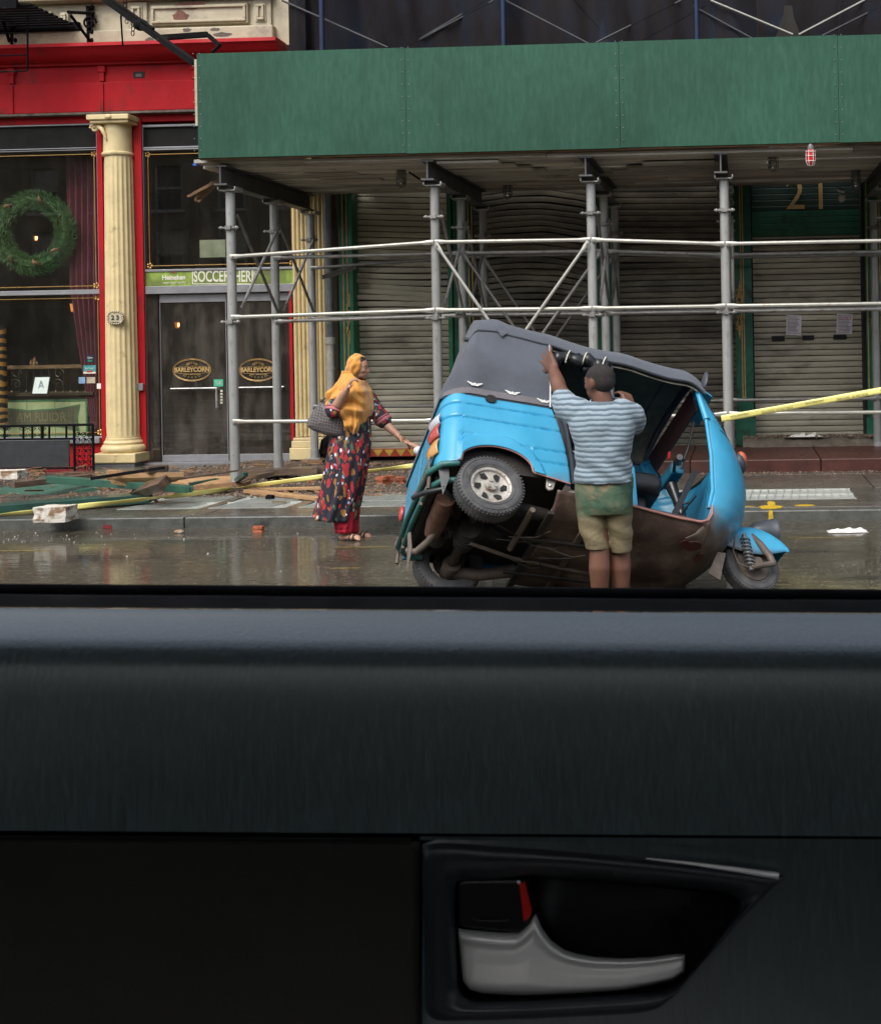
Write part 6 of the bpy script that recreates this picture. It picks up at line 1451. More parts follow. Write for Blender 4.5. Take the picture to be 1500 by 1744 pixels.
def head(mb, c, s, yaw, pitch=0, roll=0):
    """skull, jaw, nose, lips, ears, brows; facing +x before the turn; s = head height"""
    M_ = Matrix.Rotation(yaw, 3, 'Z') @ Matrix.Rotation(pitch, 3, 'Y') @ Matrix.Rotation(roll, 3, 'X'); c = Vector(c)
    def e(p, r, rot=None):
        R2 = M_ @ (Euler(rot).to_matrix() if rot else Matrix.Identity(3)); mb.ell(c+M_ @ (Vector(p)*s), tuple(q*s for q in r), R2, 18, 12)
    e((-.06, 0, .10), (.44, .345, .38)); e((.06, 0, -.04), (.34, .31, .36)); e((.14, 0, -.28), (.24, .23, .20)); e((.27, 0, -.40), (.10, .10, .075))
    e((.30, .0, .10), (.10, .24, .06)); e((.25, .16, -.10), (.12, .10, .10)); e((.25, -.16, -.10), (.12, .10, .10))
    mb.limb([c+M_ @ (Vector((.36, 0, .05))*s), c+M_ @ (Vector((.44, 0, -.10))*s)], [.035*s, .050*s], 8); e((.44, 0, -.125), (.055, .070, .045))
    e((.36, 0, -.235), (.065, .12, .022)); e((.35, 0, -.275), (.065, .105, .028)); e((.30, 0, -.20), (.09, .13, .06))
    for s_ in (-1, 1): e((-.02, s_*.345, -.04), (.075, .030, .125), (0, .15, s_*.3)); e((.0, s_*.335, -.15), (.04, .028, .05))
    return M_
def facebits(parent, c, s, M_, hairm=None):
    c = Vector(c)
    for s_ in (-1, 1):
        MB().ell(c+M_ @ (Vector((.335, s_*.135, .035))*s), (.030*s, .055*s, .030*s), M_, 10, 7).build('eye', mat('eye_white', (.35, .30, .28), .3, bump=0), parent, smooth=170)
        MB().ell(c+M_ @ (Vector((.358, s_*.135, .030))*s), (.014*s, .024*s, .026*s), M_, 8, 6).build('iris', M_dark, parent, smooth=170)
        MB().tube([c+M_ @ (Vector((.375, s_*.06, .105))*s), c+M_ @ (Vector((.365, s_*.14, .135))*s), c+M_ @ (Vector((.31, s_*.22, .105))*s)], .016*s, 6).build('eyebrow', M_hair, parent)
    MB().ell(c+M_ @ (Vector((.375, 0, -.255))*s), (.045*s, .10*s, .008*s), M_, 10, 6).build('mouth', mat('lip_line', (.10, .03, .03), .5, bump=0), parent)

# ---- the man, seen from behind, holding the canvas and the post
YM = 6.62
def m(px, py, dy=0): return P(px, py, YM+dy)
mn = thing('person', 'man in striped polo shirt and green-khaki shorts bracing the tipped rickshaw with both hands', 'person', (m(1030, 1000).x, YM, 0))
zg = 0
b = MB(); hs_ = .205
HC = m(1019, 650, .03); HM = head(b, HC, hs_, R_(150), .08)
b.limb([m(1024, 672, .03), m(1029, 694, .03)], [.058, .060], 14)
b.limb([m(1004, 712, .02), m(1054, 714, .02)], [.07, .07]); b.limb([m(1030, 730, .02), m(1028, 780), m(1028, 830)], [.09, .11, .12])
# left arm up on the canvas, right arm bent to the post
SH_L, EL_L, WR_L = m(972, 698, .02), m(953, 664, .20), m(942, 628, .36)
SH_R, EL_R, WR_R = m(1070, 702, .02), m(1083, 728, .26), m(1075, 694, .42)
b.limb([SH_L, EL_L, EL_L.lerp(WR_L, .3), WR_L], [.060, .045, .047, .031], 14); b.limb([SH_R, EL_R, EL_R.lerp(WR_R, .35), WR_R], [.060, .046, .045, .032], 14)
hand(b, WR_L, (m(928, 604, .45)-WR_L), Vector((.3, 1, .1)), .185, .12, .22, -1, True, 1.25)
hand(b, WR_R, (m(1062, 663, .47)-WR_R), Vector((-.7, .5, -.1)), .170, .75, .05, -1, True, 1.15)
for (hip, kn, an, sx) in ((m(1006, 830), m(1021, 925, -.02), m(1021, 1040, -.02), -1), (m(1050, 830), m(1056, 928, .06), m(1058, 1036, .08), 1)):
    an = Vector((an.x, an.y, .085)); cf = kn.lerp(an, .32)
    b.limb([hip, hip.lerp(kn, .5), kn, cf+Vector((0, -.012, 0)), kn.lerp(an, .65), an], [.085, .070, .056, .062, .048, .036], 16)
    b.ell(an+Vector((sx*.01, .05, -.045)), (.040, .105, .036)); b.ell(an+Vector((0, -.035, -.045)), (.034, .04, .038))
    for k in range(5): b.limb([an+Vector((sx*(-.026+.013*k), .12, -.060)), an+Vector((sx*(-.028+.014*k), .158-.006*k, -.068))], [.012, .0095-.0006*k], 7)
body = remeshed(b, .0075, 5); body.build('body', M_skd, mn, smooth=170); facebits(mn, HC, hs_, HM)
hr = MB(); 
hr.ell(HC+HM @ (Vector((-.075, 0, .125))*hs_), (.441*hs_, .347*hs_, .366*hs_), HM, 26, 18); hr.ell(HC+HM @ (Vector((-.155, 0, .0))*hs_), (.36*hs_, .332*hs_, .33*hs_), HM, 26, 18); hr = remeshed(hr, .006, 8)
hr.build('hair', M_hair, mn, smooth=170)
def shirt_material():
    m_ = bpy.data.materials.new('striped_jersey'); m_.use_nodes = True; nt = m_.node_tree; b = nt.nodes['Principled BSDF']
    v = coords(nt); sp = nt.nodes.new('ShaderNodeSeparateXYZ'); nt.links.new(v, sp.inputs[0])
    n = noi(nt, v, 5, 3); ma = _n(nt, 'ShaderNodeMath', operation='MULTIPLY_ADD'); nt.links.new(n, ma.inputs[0]); ma.inputs[1].default_value = .045; nt.links.new(sp.outputs['Z'], ma.inputs[2])
    pd = _n(nt, 'ShaderNodeMath', operation='MULTIPLY'); nt.links.new(ma.outputs[0], pd.inputs[0]); pd.inputs[1].default_value = 1/.0285
    fr_ = _n(nt, 'ShaderNodeMath', operation='FRACT'); nt.links.new(pd.outputs[0], fr_.inputs[0])
    c = ramp(nt, fr_.outputs[0], [(0, (.085, .125, .155)), (.36, (.10, .145, .18)), (.50, (.25, .32, .37)), (.92, (.30, .37, .42)), (1, (.10, .14, .17))])
    nt.links.new(c, b.inputs['Base Color']); b.inputs['Roughness'].default_value = .85; b.inputs['Sheen Weight'].default_value = .2
    bm_ = _n(nt, 'ShaderNodeBump', Strength=.55, Distance=.016); nt.links.new(noi(nt, coords(nt, (1, 1, 2.2)), 7, 4, .5, .6), bm_.inputs['Height']); nt.links.new(bm_.outputs[0], b.inputs['Normal']); return m_
s = MB()
def ring(px0, px1, py, depth, dy=0):
    a, c = m(px0, py, dy), m(px1, py, dy); return ((a+c)/2, (c-a).length/2, depth)
def loftb(mb, rings, n=26, pw=2.4):
    k = len(mb.v)
    for c, rx, ry in rings:
        for j in range(n):
            t = 2*math.pi*j/n; ct, st_ = math.cos(t), math.sin(t)
            mb.v.append(Vector((c.x+rx*math.copysign(abs(ct)**(2/pw), ct), c.y+ry*math.copysign(abs(st_)**(2/pw), st_), c.z)))
    for i in range(len(rings)-1):
        for j in range(n):
            a = k+i*n+j; b_ = k+i*n+(j+1) % n; mb.f.append((a, b_, b_+n, a+n))
    mb.f.append(tuple(k+j for j in range(n))); mb.f.append(tuple(k+(len(rings)-1)*n+j for j in reversed(range(n))))
loftb(s, [ring(1004, 1050, 684, .075), ring(980, 1066, 694, .10), ring(969, 1078, 706, .12), ring(970, 1081, 725, .14), ring(977, 1078, 755, .145), ring(980, 1075, 785, .15), ring(979, 1076, 805, .158), ring(976, 1079, 819, .160)])
s.limb([m(985, 702), m(966, 694, .05), m(958, 682, .14)], [.088, .083, .072]); s.limb([m(1058, 704), m(1074, 708, .05), m(1080, 718, .15)], [.088, .082, .072])
def wr(p):
    q = (p.z-m(1030, 790).z); low = math.exp(-((p.z-m(1030, 795).z)/.10)**2)
    return .006*low*math.sin(p.z*60+p.x*20+3*math.sin(p.x*9))+.004*noise.noise(Vector((p.x*9, p.y*6, p.z*9)))+.006*math.sin((p.z*22-abs(p.x-m(1028, 700).x)*30))*math.exp(-((p.z-m(1030, 745).z)/.14)**2)
st_ = remeshed(s, .009, 5, wr); st_.build('polo_shirt', shirt_material(), mn, smooth=170)
M_collar = mat('pale_blue_collar', (.33, .42, .48), .8, var=.1, bump=.3, bs=200)
cc = m(1030, 690, .02)
MB().grid(lambda u, v: (cc.x+(.082+.012*v)*math.cos(math.pi*2*u), cc.y+(.078+.012*v)*math.sin(math.pi*2*u), cc.z+.030-.048*v+.014*math.sin(math.pi*2*u)), 36, 4).build('collar', M_collar, mn, smooth=170, solid=.006)
def shorts_material():
    m_ = bpy.data.materials.new('dip_dyed_cotton'); m_.use_nodes = True; nt = m_.node_tree; b = nt.nodes['Principled BSDF']
    v = coords(nt); sp = nt.nodes.new('ShaderNodeSeparateXYZ'); nt.links.new(v, sp.inputs[0]); n = noi(nt, v, 5.5, 5, .55, .5)
    gr = ramp(nt, n, [(.36, (.032, .085, .050)), (.50, (.070, .115, .070)), (.60, (.18, .15, .085))]); kh = ramp(nt, n, [(.3, (.19, .155, .085)), (.7, (.25, .205, .12))])
    nn = _n(nt, 'ShaderNodeMath', operation='MULTIPLY_ADD'); nt.links.new(n, nn.inputs[0]); nn.inputs[1].default_value = .02; nt.links.new(sp.outputs['Z'], nn.inputs[2])
    zq = m(1030, 872).z+.01; f = ramp(nt, nn.outputs[0], [(max(0, zq-.03), 0), (zq+.012, 1)])
    nt.links.new(mixc(nt, f, kh, gr), b.inputs['Base Color']); b.inputs['Roughness'].default_value = .8
    bm_ = _n(nt, 'ShaderNodeBump', Strength=.6, Distance=.02); nt.links.new(noi(nt, coords(nt, (1, 1, 1.6), (0, .5, 0)), 6, 4, .5, 1.0), bm_.inputs['Height']); nt.links.new(bm_.outputs[0], b.inputs['Normal']); return m_
s = MB(); loftb(s, [ring(979, 1077, 812, .140), ring(979, 1078, 835, .150), ring(981, 1078, 858, .150), ring(983, 1077, 872, .135)])
def tubeloft(mb, pts, n=24):
    loftb(mb, pts, n, 2.2)
loftb(s, [ring(981, 1032, 850, .125), ring(984, 1031, 880, .118), ring(989, 1036, 910, .105), ring(998, 1039, 933, .095)], 24, 2.2)
loftb(s, [ring(1029, 1077, 850, .125), ring(1031, 1077, 880, .118, .02), ring(1036, 1076, 912, .105, .04), ring(1040, 1076, 938, .095, .06)], 24, 2.2)
def wr2(p): return .006*noise.noise(Vector((p.x*7, p.y*5, p.z*8)))+.005*math.sin((p.z+.6*p.x)*48)*math.exp(-((p.z-m(1020, 905).z)/.07)**2)
st_ = remeshed(s, .0075, 1, wr2); sho = st_.build('shorts', shorts_material(), mn, smooth=170)
pk = rect(1056, 822, 1073, 825, YM-.152, .006).build('pocket_slit', M_dark, sho)

# ---- the woman
YW = 9.85
def q_(px, py, dy=0): return P(px, py, YW+dy)
wn = thing('person', 'woman in mustard headscarf and dark floral dress reaching towards the rickshaw', 'person', (q_(590, 900).x, YW, 0))
b = MB(); ws = .215; WC = q_(611, 625); WM = head(b, WC, ws*.93, R_(-2), .18)
b.limb([q_(604, 640), q_(600, 662)], [.050, .055]); b.limb([q_(598, 672, -.05), q_(604, 672, .08)], [.07, .07]); b.limb([q_(600, 690), q_(600, 745)], [.10, .11])
SR, ER, HR_ = q_(578, 672, -.14), q_(567, 702, -.22), q_(590, 664, -.27)
b.limb([SR, ER, ER.lerp(HR_, .35), HR_], [.046, .044, .044, .030], 14); hand(b, HR_, q_(597, 649, -.27)-HR_, Vector((1, .3, .1)), .16, 1.0, .02, 1)
SL, EL, HL = q_(626, 678, .16), q_(650, 716, .16), q_(681, 745, .10)
b.limb([SL, EL, EL.lerp(HL, .4), HL], [.052, .040, .038, .024], 14); hand(b, HL, q_(697, 757, .08)-HL, Vector((-.2, -.2, -1)), .15, .45, .04, 1)
for (kn, an, tip) in ((q_(588, 850, -.05), q_(588, 906, -.06), Vector((.97, -.25, 0))), (q_(598, 850, .08), q_(606, 903, .14), Vector((.97, -.2, 0)))):
    an = Vector((an.x, an.y, an.z)) 
    b.limb([q_(595, 800), kn, an], [.09, .06, .036], 14); t = tip.normalized(); sd_ = Vector((-t.y, t.x, 0))
    b.ell(an+t*.055+Vector((0, 0, -.042)), (.095, .036, .028), Matrix.Rotation(math.atan2(t.y, t.x), 3, 'Z')); b.ell(an-t*.02+Vector((0, 0, -.045)), (.04, .034, .032))
    for k in range(5): b.limb([an+t*.12+sd_*(-.024+.012*k)+Vector((0, 0, -.054)), an+t*(.155-.006*k)+sd_*(-.026+.013*k)+Vector((0, 0, -.058))], [.010, .008], 7)
    sa = MB().grid(lambda u, v: an+t*(-.06+.235*u)+sd_*(.045*(1-.0*u)*(2*v-1)*(math.sin(math.pi*min(.97, max(.08, u*.88+.06)))**.45))+Vector((0, 0, -.078)), 14, 6)
    so = sa.build('sandal', mat('brown_leather_sole', (.20, .13, .10), .6, bump=.1), wn, smooth=60, solid=.014)
    for f in (.05, .085): MB().tube([an+t*f+sd_*(-.040)+Vector((0, 0, -.07)), an+t*(f+.01)+sd_*-.025+Vector((0, 0, -.022)), an+t*(f+.01)+sd_*.02+Vector((0, 0, -.016)), an+t*f+sd_*.040+Vector((0, 0, -.07))], (.007), 6).build('strap', M_dark, so)
body = remeshed(b, .0065, 4); body.build('body', M_skm, wn, smooth=170); facebits(wn, WC, ws*.93, WM)
hr = MB().ell(WC+WM @ (Vector((-.07, 0, .165))*ws), (.375*ws, .315*ws, .30*ws), WM, 20, 12); hr.build('hair', mat('black_hair', (.02, .016, .015), .45, var=.3, vs=30, bump=.3, bs=150), wn, smooth=170)
def scarf_material():
    m_ = bpy.data.materials.new('mustard_chiffon'); m_.use_nodes = True; nt = m_.node_tree; b = nt.nodes['Principled BSDF']; v = coords(nt)
    nt.links.new(ramp(nt, noi(nt, v, 3, 4), [(.3, (.60, .25, .035)), (.7, (.72, .33, .055))]), b.inputs['Base Color']); b.inputs['Roughness'].default_value = .75; b.inputs['Sheen Weight'].default_value = .4
    return m_
M_scarf = scarf_material()
def hood_(u, v):
    x = .135-.60*u; r = .425*max(0, 1-((x+.11)/.37)**2)**.5+.004; th = R_(-158+316*v); lo = max(0, abs(th)-1.75)
    r *= 1+.05*math.sin(th*3+16*u)*min(1, u*3)+.03*math.sin(th*9+8*u)
    return WC+WM @ (Vector((x-.05*lo+.03*math.sin(th*3)*(u < .1), r*math.sin(th)*.93, .06+r*math.cos(th)*1.04-.16*lo))*ws)
MB().grid(hood_, 26, 60).build('headscarf', M_scarf, wn, smooth=170, solid=.004)
XT = [(628, 584, 617), (640, 583, 618), (655, 575, 623), (668, 562, 629), (684, 559, 631), (698, 575, 633), (716, 586, 627), (742, 593, 616)]
def ext_(py):
    py = max(XT[0][0], min(XT[-1][0]-.01, py))
    for i in range(len(XT)-1):
        if XT[i][0] <= py < XT[i+1][0]: q = (py-XT[i][0])/(XT[i+1][0]-XT[i][0]); q = q*q*(3-2*q)*.5+q*.5; return tuple(XT[i][j]+(XT[i+1][j]-XT[i][j])*q for j in (1, 2))
def drape(u, v):
    a = 2*math.pi*u; hem = 692+47*max(0, math.cos(a+R_(55)))**1.2+1.5*math.sin(a*7); p0 = 631+17*max(0, math.cos(a))**.8; py = p0+(hem-p0)*v
    L_, R2 = ext_(py); cx_ = (L_+R2)/2; rx = (R2-L_)/2/203; ry = .085+.130*min(1, max(0, (py-636))/30)**.9-.05*max(0, (py-700)/40)
    front = max(0, -math.sin(a)); d = abs(math.sin(.5*(a+R_(62))))
    nz = noise.noise(Vector((math.cos(a)*1.6, math.sin(a)*1.6, v*2.2)))
    f = 1+.045*v*math.sin(a*8+3*v+3*nz)+.03*v*math.sin(a*17+5*nz)
    wq = math.sin((py-640-34*d*d)/4.2+3.4*nz+1.2*math.sin(a*3)); uf = .024*(wq*abs(wq)**.3)*front**.7*min(1, v*3)*(1-.35*v)
    c = q_(cx_, py)
    ca, sa = math.cos(a), math.sin(a)
    return (c.x+(rx*f+uf*.6)*math.copysign(abs(ca)**.8, ca), c.y+(ry*f+uf)*math.copysign(abs(sa)**.55, sa), c.z)
MB().grid(drape, 170, 70).build('headscarf', M_scarf, wn, smooth=170, solid=.004)
def floral():
    m_ = bpy.data.materials.new('floral_print'); m_.use_nodes = True; nt = m_.node_tree; b = nt.nodes['Principled BSDF']
    base = (.018, .016, .028); c = base
    def layer(c, scale, seedrot, colr, th, soft=.02, st=(1, 1, 1), keep=.5, dist=1.2):
        v = coords(nt, st, (0, seedrot, seedrot*.5)); nz = _n(nt, 'ShaderNodeTexNoise', Scale=scale*1.3, Detail=2.0); nt.links.new(v, nz.inputs['Vector'])
        va = nt.nodes.new('ShaderNodeVectorMath'); va.operation = 'MULTIPLY_ADD'; nt.links.new(nz.outputs['Color'], va.inputs[0]); va.inputs[1].default_value = (dist/scale,)*3; nt.links.new(v, va.inputs[2])
        vo = _n(nt, 'ShaderNodeTexVoronoi', Scale=scale); nt.links.new(va.outputs[0], vo.inputs['Vector'])
        f = ramp(nt, vo.outputs['Distance'], [(th, 1), (th+soft, 0)]); sp = nt.nodes.new('ShaderNodeSeparateColor'); nt.links.new(vo.outputs['Color'], sp.inputs[0]); k = ramp(nt, sp.outputs[0], [(keep, 0), (keep+.01, 1)], 'CONSTANT')
        mm = _n(nt, 'ShaderNodeMath', operation='MULTIPLY'); nt.links.new(f, mm.inputs[0]); nt.links.new(k, mm.inputs[1]); return mixc(nt, mm.outputs[0], c, colr)
    c = layer(c, 19, .3, (.33, .15, .04), .36, .03, (1.2, 1.2, .6), .22); c = layer(c, 18, 1.1, (.42, .02, .03), .38, .03, (1.2, 1.2, .55), .22)
    c = layer(c, 26, 2.2, (.06, .13, .08), .30, .03, (1, 1, .5), .6); c = layer(c, 27, .8, (.68, .68, .76), .28, .02, (1, 1, .7), .68, .8); c = layer(c, 24, 1.9, (.25, .35, .55), .22, .02, (1, 1, .7), .85)
    nt.links.new(c, b.inputs['Base Color']); b.inputs['Roughness'].default_value = .75; return m_
M_floral = floral()
def dress(u, v):
    a = 2*math.pi*u; py = 735+148*v
    le = [563, 560, 556, 552, 548, 543, 535]; ri = [632, 631, 628, 623, 618, 612, 606]
    t = v*6; i = min(5, int(t)); q = t-i; L = le[i]+(le[i+1]-le[i])*q; R2 = ri[i]+(ri[i+1]-ri[i])*q
    cx_ = (L+R2)/2; rx = (R2-L)/2/203; c = q_(cx_, py+3*math.cos(a)*v)
    fo = 1+.07*v*math.sin(a*9+2*v)+.035*v*math.sin(a*17+1)
    return (c.x+rx*math.cos(a)*fo, c.y+(.15+.05*v)*math.sin(a)*fo, c.z)
MB().grid(dress, 120, 40).build('dress', M_floral, wn, smooth=170, solid=.006)
s = MB(); loftb(s, [(q_(598, 672), .15, .17), (q_(598, 700), .16, .17), (q_(598, 740), .16, .155)]); s.limb([SL, q_(640, 700, .16), q_(653, 716, .15)], [.075, .072, .070], 14); s.limb([SR+Vector((.03, .04, 0)), ER.lerp(SR, .45), ER.lerp(SR, .06)], [.062, .066, .066], 14)
sl_ = remeshed(s, .010, 3); sl_.build('bodice_and_sleeves', M_floral, wn, smooth=170)
for c0, d0, r in ((ER.lerp(SR, .08), (ER-SR), .071), (q_(653, 716, .15), q_(653, 716, .15)-SL, .072)):
    MB().lathe([(r, -.012), (r+.003, .0), (r, .012)], c0, d0, 20, caps=False).lathe([(r, .03), (r+.003, .036), (r, .042)], c0-Vector(d0).normalized()*.06, d0, 20, caps=False).build('cuff_band', mat('cuff_stripe', (.45, .14, .16), .7, bump=0), wn, smooth=60)
def trouser(sx, dy):
    def f(u, v):
        a = 2*math.pi*u; c = q_(585+sx+v*2, 868+37*v, dy); r = (.088-.020*v)*(1+.06*math.sin(a*8+v*4)); return (c.x+r*math.cos(a), c.y+r*math.sin(a), c.z+.01*math.sin(v*30)*v)
    return f
for sx, dy in ((-1, -.06), (9, .09)): MB().grid(trouser(sx, dy), 60, 14).build('trouser_leg', mat('crimson_cotton', (.48, .015, .040), .75, var=.2, vs=9, bump=.3, bs=20), wn, smooth=170, solid=.005)
MB().tube([HL+Vector((.004*math.cos(a), .026*math.sin(a), .026*math.cos(a))) for a in [2*math.pi*i/16 for i in range(17)]], .004, 5).build('bangle', M_dark, wn)

# ---- handbag hanging from her shoulder
def bag_material():
    m_ = bpy.data.materials.new('checked_canvas'); m_.use_nodes = True; nt = m_.node_tree; b = nt.nodes['Principled BSDF']
    v = coords(nt, (1, 1, 1), (0, R_(32), 0)); ch = _n(nt, 'ShaderNodeTexChecker', Scale=60.0); nt.links.new(v, ch.inputs['Vector']); ch.inputs['Color1'].default_value = c4((.075, .066, .066)); ch.inputs['Color2'].default_value = c4((.165, .15, .15))
    nt.links.new(ch.outputs['Color'], b.inputs['Base Color']); b.inputs['Roughness'].default_value = .5; bm_ = _n(nt, 'ShaderNodeBump', Strength=.3, Distance=.01); nt.links.new(noi(nt, v, 9, 3), bm_.inputs['Height']); nt.links.new(bm_.outputs[0], b.inputs['Normal']); return m_
hbg = thing('handbag', 'grey checked tote bag hanging from the crook of the woman\'s arm', 'handbag', q_(558, 715, -.2))
YB = YW-.115
out = [(546, 680), (541, 690), (530, 706), (524, 718), (524, 726), (534, 733), (556, 741), (578, 744), (586, 741), (589, 725), (594, 703), (597, 695), (585, 690), (565, 690)]
cen = P(563, 715, YB)
def bagf(u, v):
    n = len(out); t = u*n; i = int(t) % n; q = t-int(t); a, b_ = out[i], out[(i+1) % n]; p = P(a[0]+(b_[0]-a[0])*q, a[1]+(b_[1]-a[1])*q, YB)
    w_ = 2*v-1; k = (1-abs(w_)**3)**.4; d = (p-cen)*k; return (cen.x+d.x, cen.y+.075*w_+.0*k, cen.z+d.z)
MB().grid(bagf, 56, 14).build('bag_body', bag_material(), hbg, smooth=170)
for dy in (-.04, .04): MB().tube([P(545, 684, YB+dy), P(560, 674, YB+dy-.02), P(580, 664, YB+dy-.02), P(592, 668, YB+dy-.02), P(596, 696, YB+dy)], .008, 6).build('handle', M_wood_dk, hbg, smooth=60)
MB().ell(P(584, 699, YB-.07), (.010, .006, .010), nu=8, nv=6).build('rivet', M_chrome, hbg)

# ---- the child whose hand she holds, mostly hidden by the rickshaw
YC = 9.9
def k_(px, py, dy=0): return P(px, py, YC+dy)
ch = thing('person', 'small child in a white shirt behind the rickshaw tail holding the woman\'s hand', 'person', (k_(752, 900).x, YC, 0))
b = MB(); KC = k_(760, 733); KM = head(b, KC, .19, R_(165)); b.limb([k_(760, 748), k_(759, 765)], [.04, .045]); b.limb([k_(759, 775), k_(758, 830)], [.09, .10])
b.limb([k_(745, 770), k_(722, 768), k_(700, 757)], [.040, .030, .020], 12); hand(b, k_(700, 757, .01), k_(690, 751)-k_(700, 757), Vector((0, -.3, 1)), .11, .7, .03, 1, True, .72)
b.limb([k_(772, 772), k_(778, 800), k_(776, 830)], [.04, .03, .02], 12)
for px in (749, 767):
    a = k_(px, 905); a.z = .05; b.limb([k_(px, 830), k_(px, 870), a+Vector((0, 0, .03))], [.065, .045, .03], 12); b.ell(a+Vector((-.03, 0, -.015)), (.07, .03, .03))
remeshed(b, .007, 4).build('body', M_skm, ch, smooth=170); facebits(ch, KC, .19, KM)
MB().ell(KC+KM @ (Vector((-.07, 0, .12))*.19), (.455*.19, .36*.19, .37*.19), KM, 18, 12).build('hair', M_hair, ch, smooth=170)
s = MB(); loftb(s, [(k_(759, 764), .09, .07), (k_(759, 775), .115, .09), (k_(758, 800), .12, .10), (k_(758, 832), .125, .10)]); s.limb([k_(748, 772), k_(712, 767)], [.05, .042], 12); s.limb([k_(770, 772), k_(776, 790)], [.05, .045], 12)
remeshed(s, .009, 2).build('shirt', mat('white_shirt', (.62, .64, .70), .8, var=.05, bump=.2), ch, smooth=170)
s = MB(); loftb(s, [(k_(758, 826), .12, .10), (k_(758, 845), .12, .10)]); s.limb([k_(749, 842), k_(749, 872)], [.07, .06], 12); s.limb([k_(767, 842), k_(767, 872)], [.07, .06], 12)
remeshed(s, .009, 2).build('shorts', mat('navy_cotton', (.02, .025, .05), .8, bump=.1), ch, smooth=170)
# ---------------------------------------------------------------- the car we look out of: door inside, handle, window channel, cabin shell
car = thing('parked_car', 'black car door interior with silver handle below its open side window', 'car', (-.17, .78, 0))
def leather():
    m = bpy.data.materials.new('grained_black_vinyl'); m.use_nodes = True; nt = m.node_tree; b = nt.nodes['Principled BSDF']; b.inputs['Specular IOR Level'].default_value = 1.0; b.inputs['Coat Weight'].default_value = 1.0; b.inputs['Coat Roughness'].default_value = .34; b.inputs['Coat IOR'].default_value = 2.3; b.inputs['Coat Tint'].default_value = (.74, .94, 1, 1)
    v = coords(nt, (1, 1, .17)); n = noi(nt, v, 330, 4, .6, .5)
    cb = ramp(nt, noi(nt, coords(nt), 6, 3), [(.3, (.024, .031, .034)), (.7, (.036, .044, .047))]); nt.links.new(mixc(nt, 1, cb, ramp(nt, n, [(.35, .55), (.55, 1.0), (.70, 1.9)]), 'MULTIPLY'), b.inputs['Base Color'])  # light catching the grain is put into the colour as pale and dark streaks
    nt.links.new(ramp(nt, n, [(.3, .36), (.7, .52)]), b.inputs['Roughness'])
    bm_ = _n(nt, 'ShaderNodeBump', Strength=.9, Distance=.002); nt.links.new(n, bm_.inputs['Height']); nt.links.new(bm_.outputs[0], b.inputs['Normal']); return m
M_leath = leather()
M_soft = mat('brown_black_soft_panel', (.018, .016, .013), .75, var=.15, vs=5, bump=.25, bs=500)
M_plast = mat('smooth_black_plastic', (.020, .023, .028), .40, var=.15, vs=9, bump=.08, bs=400)
M_gloss = mat('deep_black_plastic', (.006, .006, .007), .35, var=.1, bump=0)
M_seal = mat('window_rubber', (.006, .006, .007), .8, spec=.15, var=.2, vs=9, bump=.1, bs=200)
M_silver = mat('satin_silver', (.96, .93, .91), .34, .3, var=.05, vs=8, bump=.05, bs=600)
M_redmark = mat('red_unlock_mark', (.62, .015, .015), .4, bump=0)
M_carpaint = mat('graphite_car_paint', (.03, .032, .036), .3, .3, var=.1, bump=0, coat=.6)
XL, XR = -3.0, 3.0                               # photo line of the sill: falls very slightly to the right
M_skylit_pad = M_leath.copy(); M_skylit_pad.name = 'skylit_vinyl_pad'  # lighter teal copy of the vinyl: the sky sheen is put into its colour
for n_ in M_skylit_pad.node_tree.nodes:
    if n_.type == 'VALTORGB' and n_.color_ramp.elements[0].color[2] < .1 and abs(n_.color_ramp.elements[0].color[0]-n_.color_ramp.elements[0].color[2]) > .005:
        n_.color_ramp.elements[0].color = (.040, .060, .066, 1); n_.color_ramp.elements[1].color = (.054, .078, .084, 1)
def sweep(prof, name, m, px0=-500, px1=1900, nx=40, smooth=170, drop=10/1500, parent=None):
    """prof: (py at px=750, Y); run along the door"""
    def f(u, v):
        t = v*(len(prof)-1); i = min(len(prof)-2, int(t)); q = t-i; a, b = prof[i], prof[i+1]
        px = px0+(px1-px0)*u
        return P(px, a[0]+(b[0]-a[0])*q+(px-750)*drop, a[1]+(b[1]-a[1])*q)
    return MB().grid(f, nx, (len(prof)-1)*1).build(name, m, parent or car, smooth=smooth, solid=0)
# outer skin, outer rubber, slot, inner rubber
sweep([(1002, .905), (999, .90), (1001, .888), (1012, .885), (1016, .885)], 'outer_weatherstrip', M_seal)
sweep([(1016, .884), (1020, .872), (1021, .860), (1021, .858)], 'glass_slot', M_gloss)
sweep([(1021, .857), (1018, .852), (1020, .846), (1036, .832), (1039, .825)], 'inner_weatherstrip', M_seal)
def ps(n0, pts):                                 # smooth Catmull profile
    o = []
    for i in range(len(pts)-1):
        p = [pts[max(0, i-1)], pts[i], pts[i+1], pts[min(len(pts)-1, i+2)]]
        for k in range(n0):
            q = k/n0; o.append(tuple(.5*(2*p[1][j]+(-p[0][j]+p[2][j])*q+(2*p[0][j]-5*p[1][j]+4*p[2][j]-p[3][j])*q*q+(-p[0][j]+3*p[1][j]-3*p[2][j]+p[3][j])*q**3) for j in (0, 1)))
    o.append(pts[-1]); return o
sweep(ps(6, [(1041, .824), (1046, .8205), (1056, .812), (1068, .8032), (1082, .7945), (1098, .7862), (1116, .7795), (1145, .7735), (1200, .768), (1300, .7635), (1420, .7605)]), 'door_top_pad', M_skylit_pad)
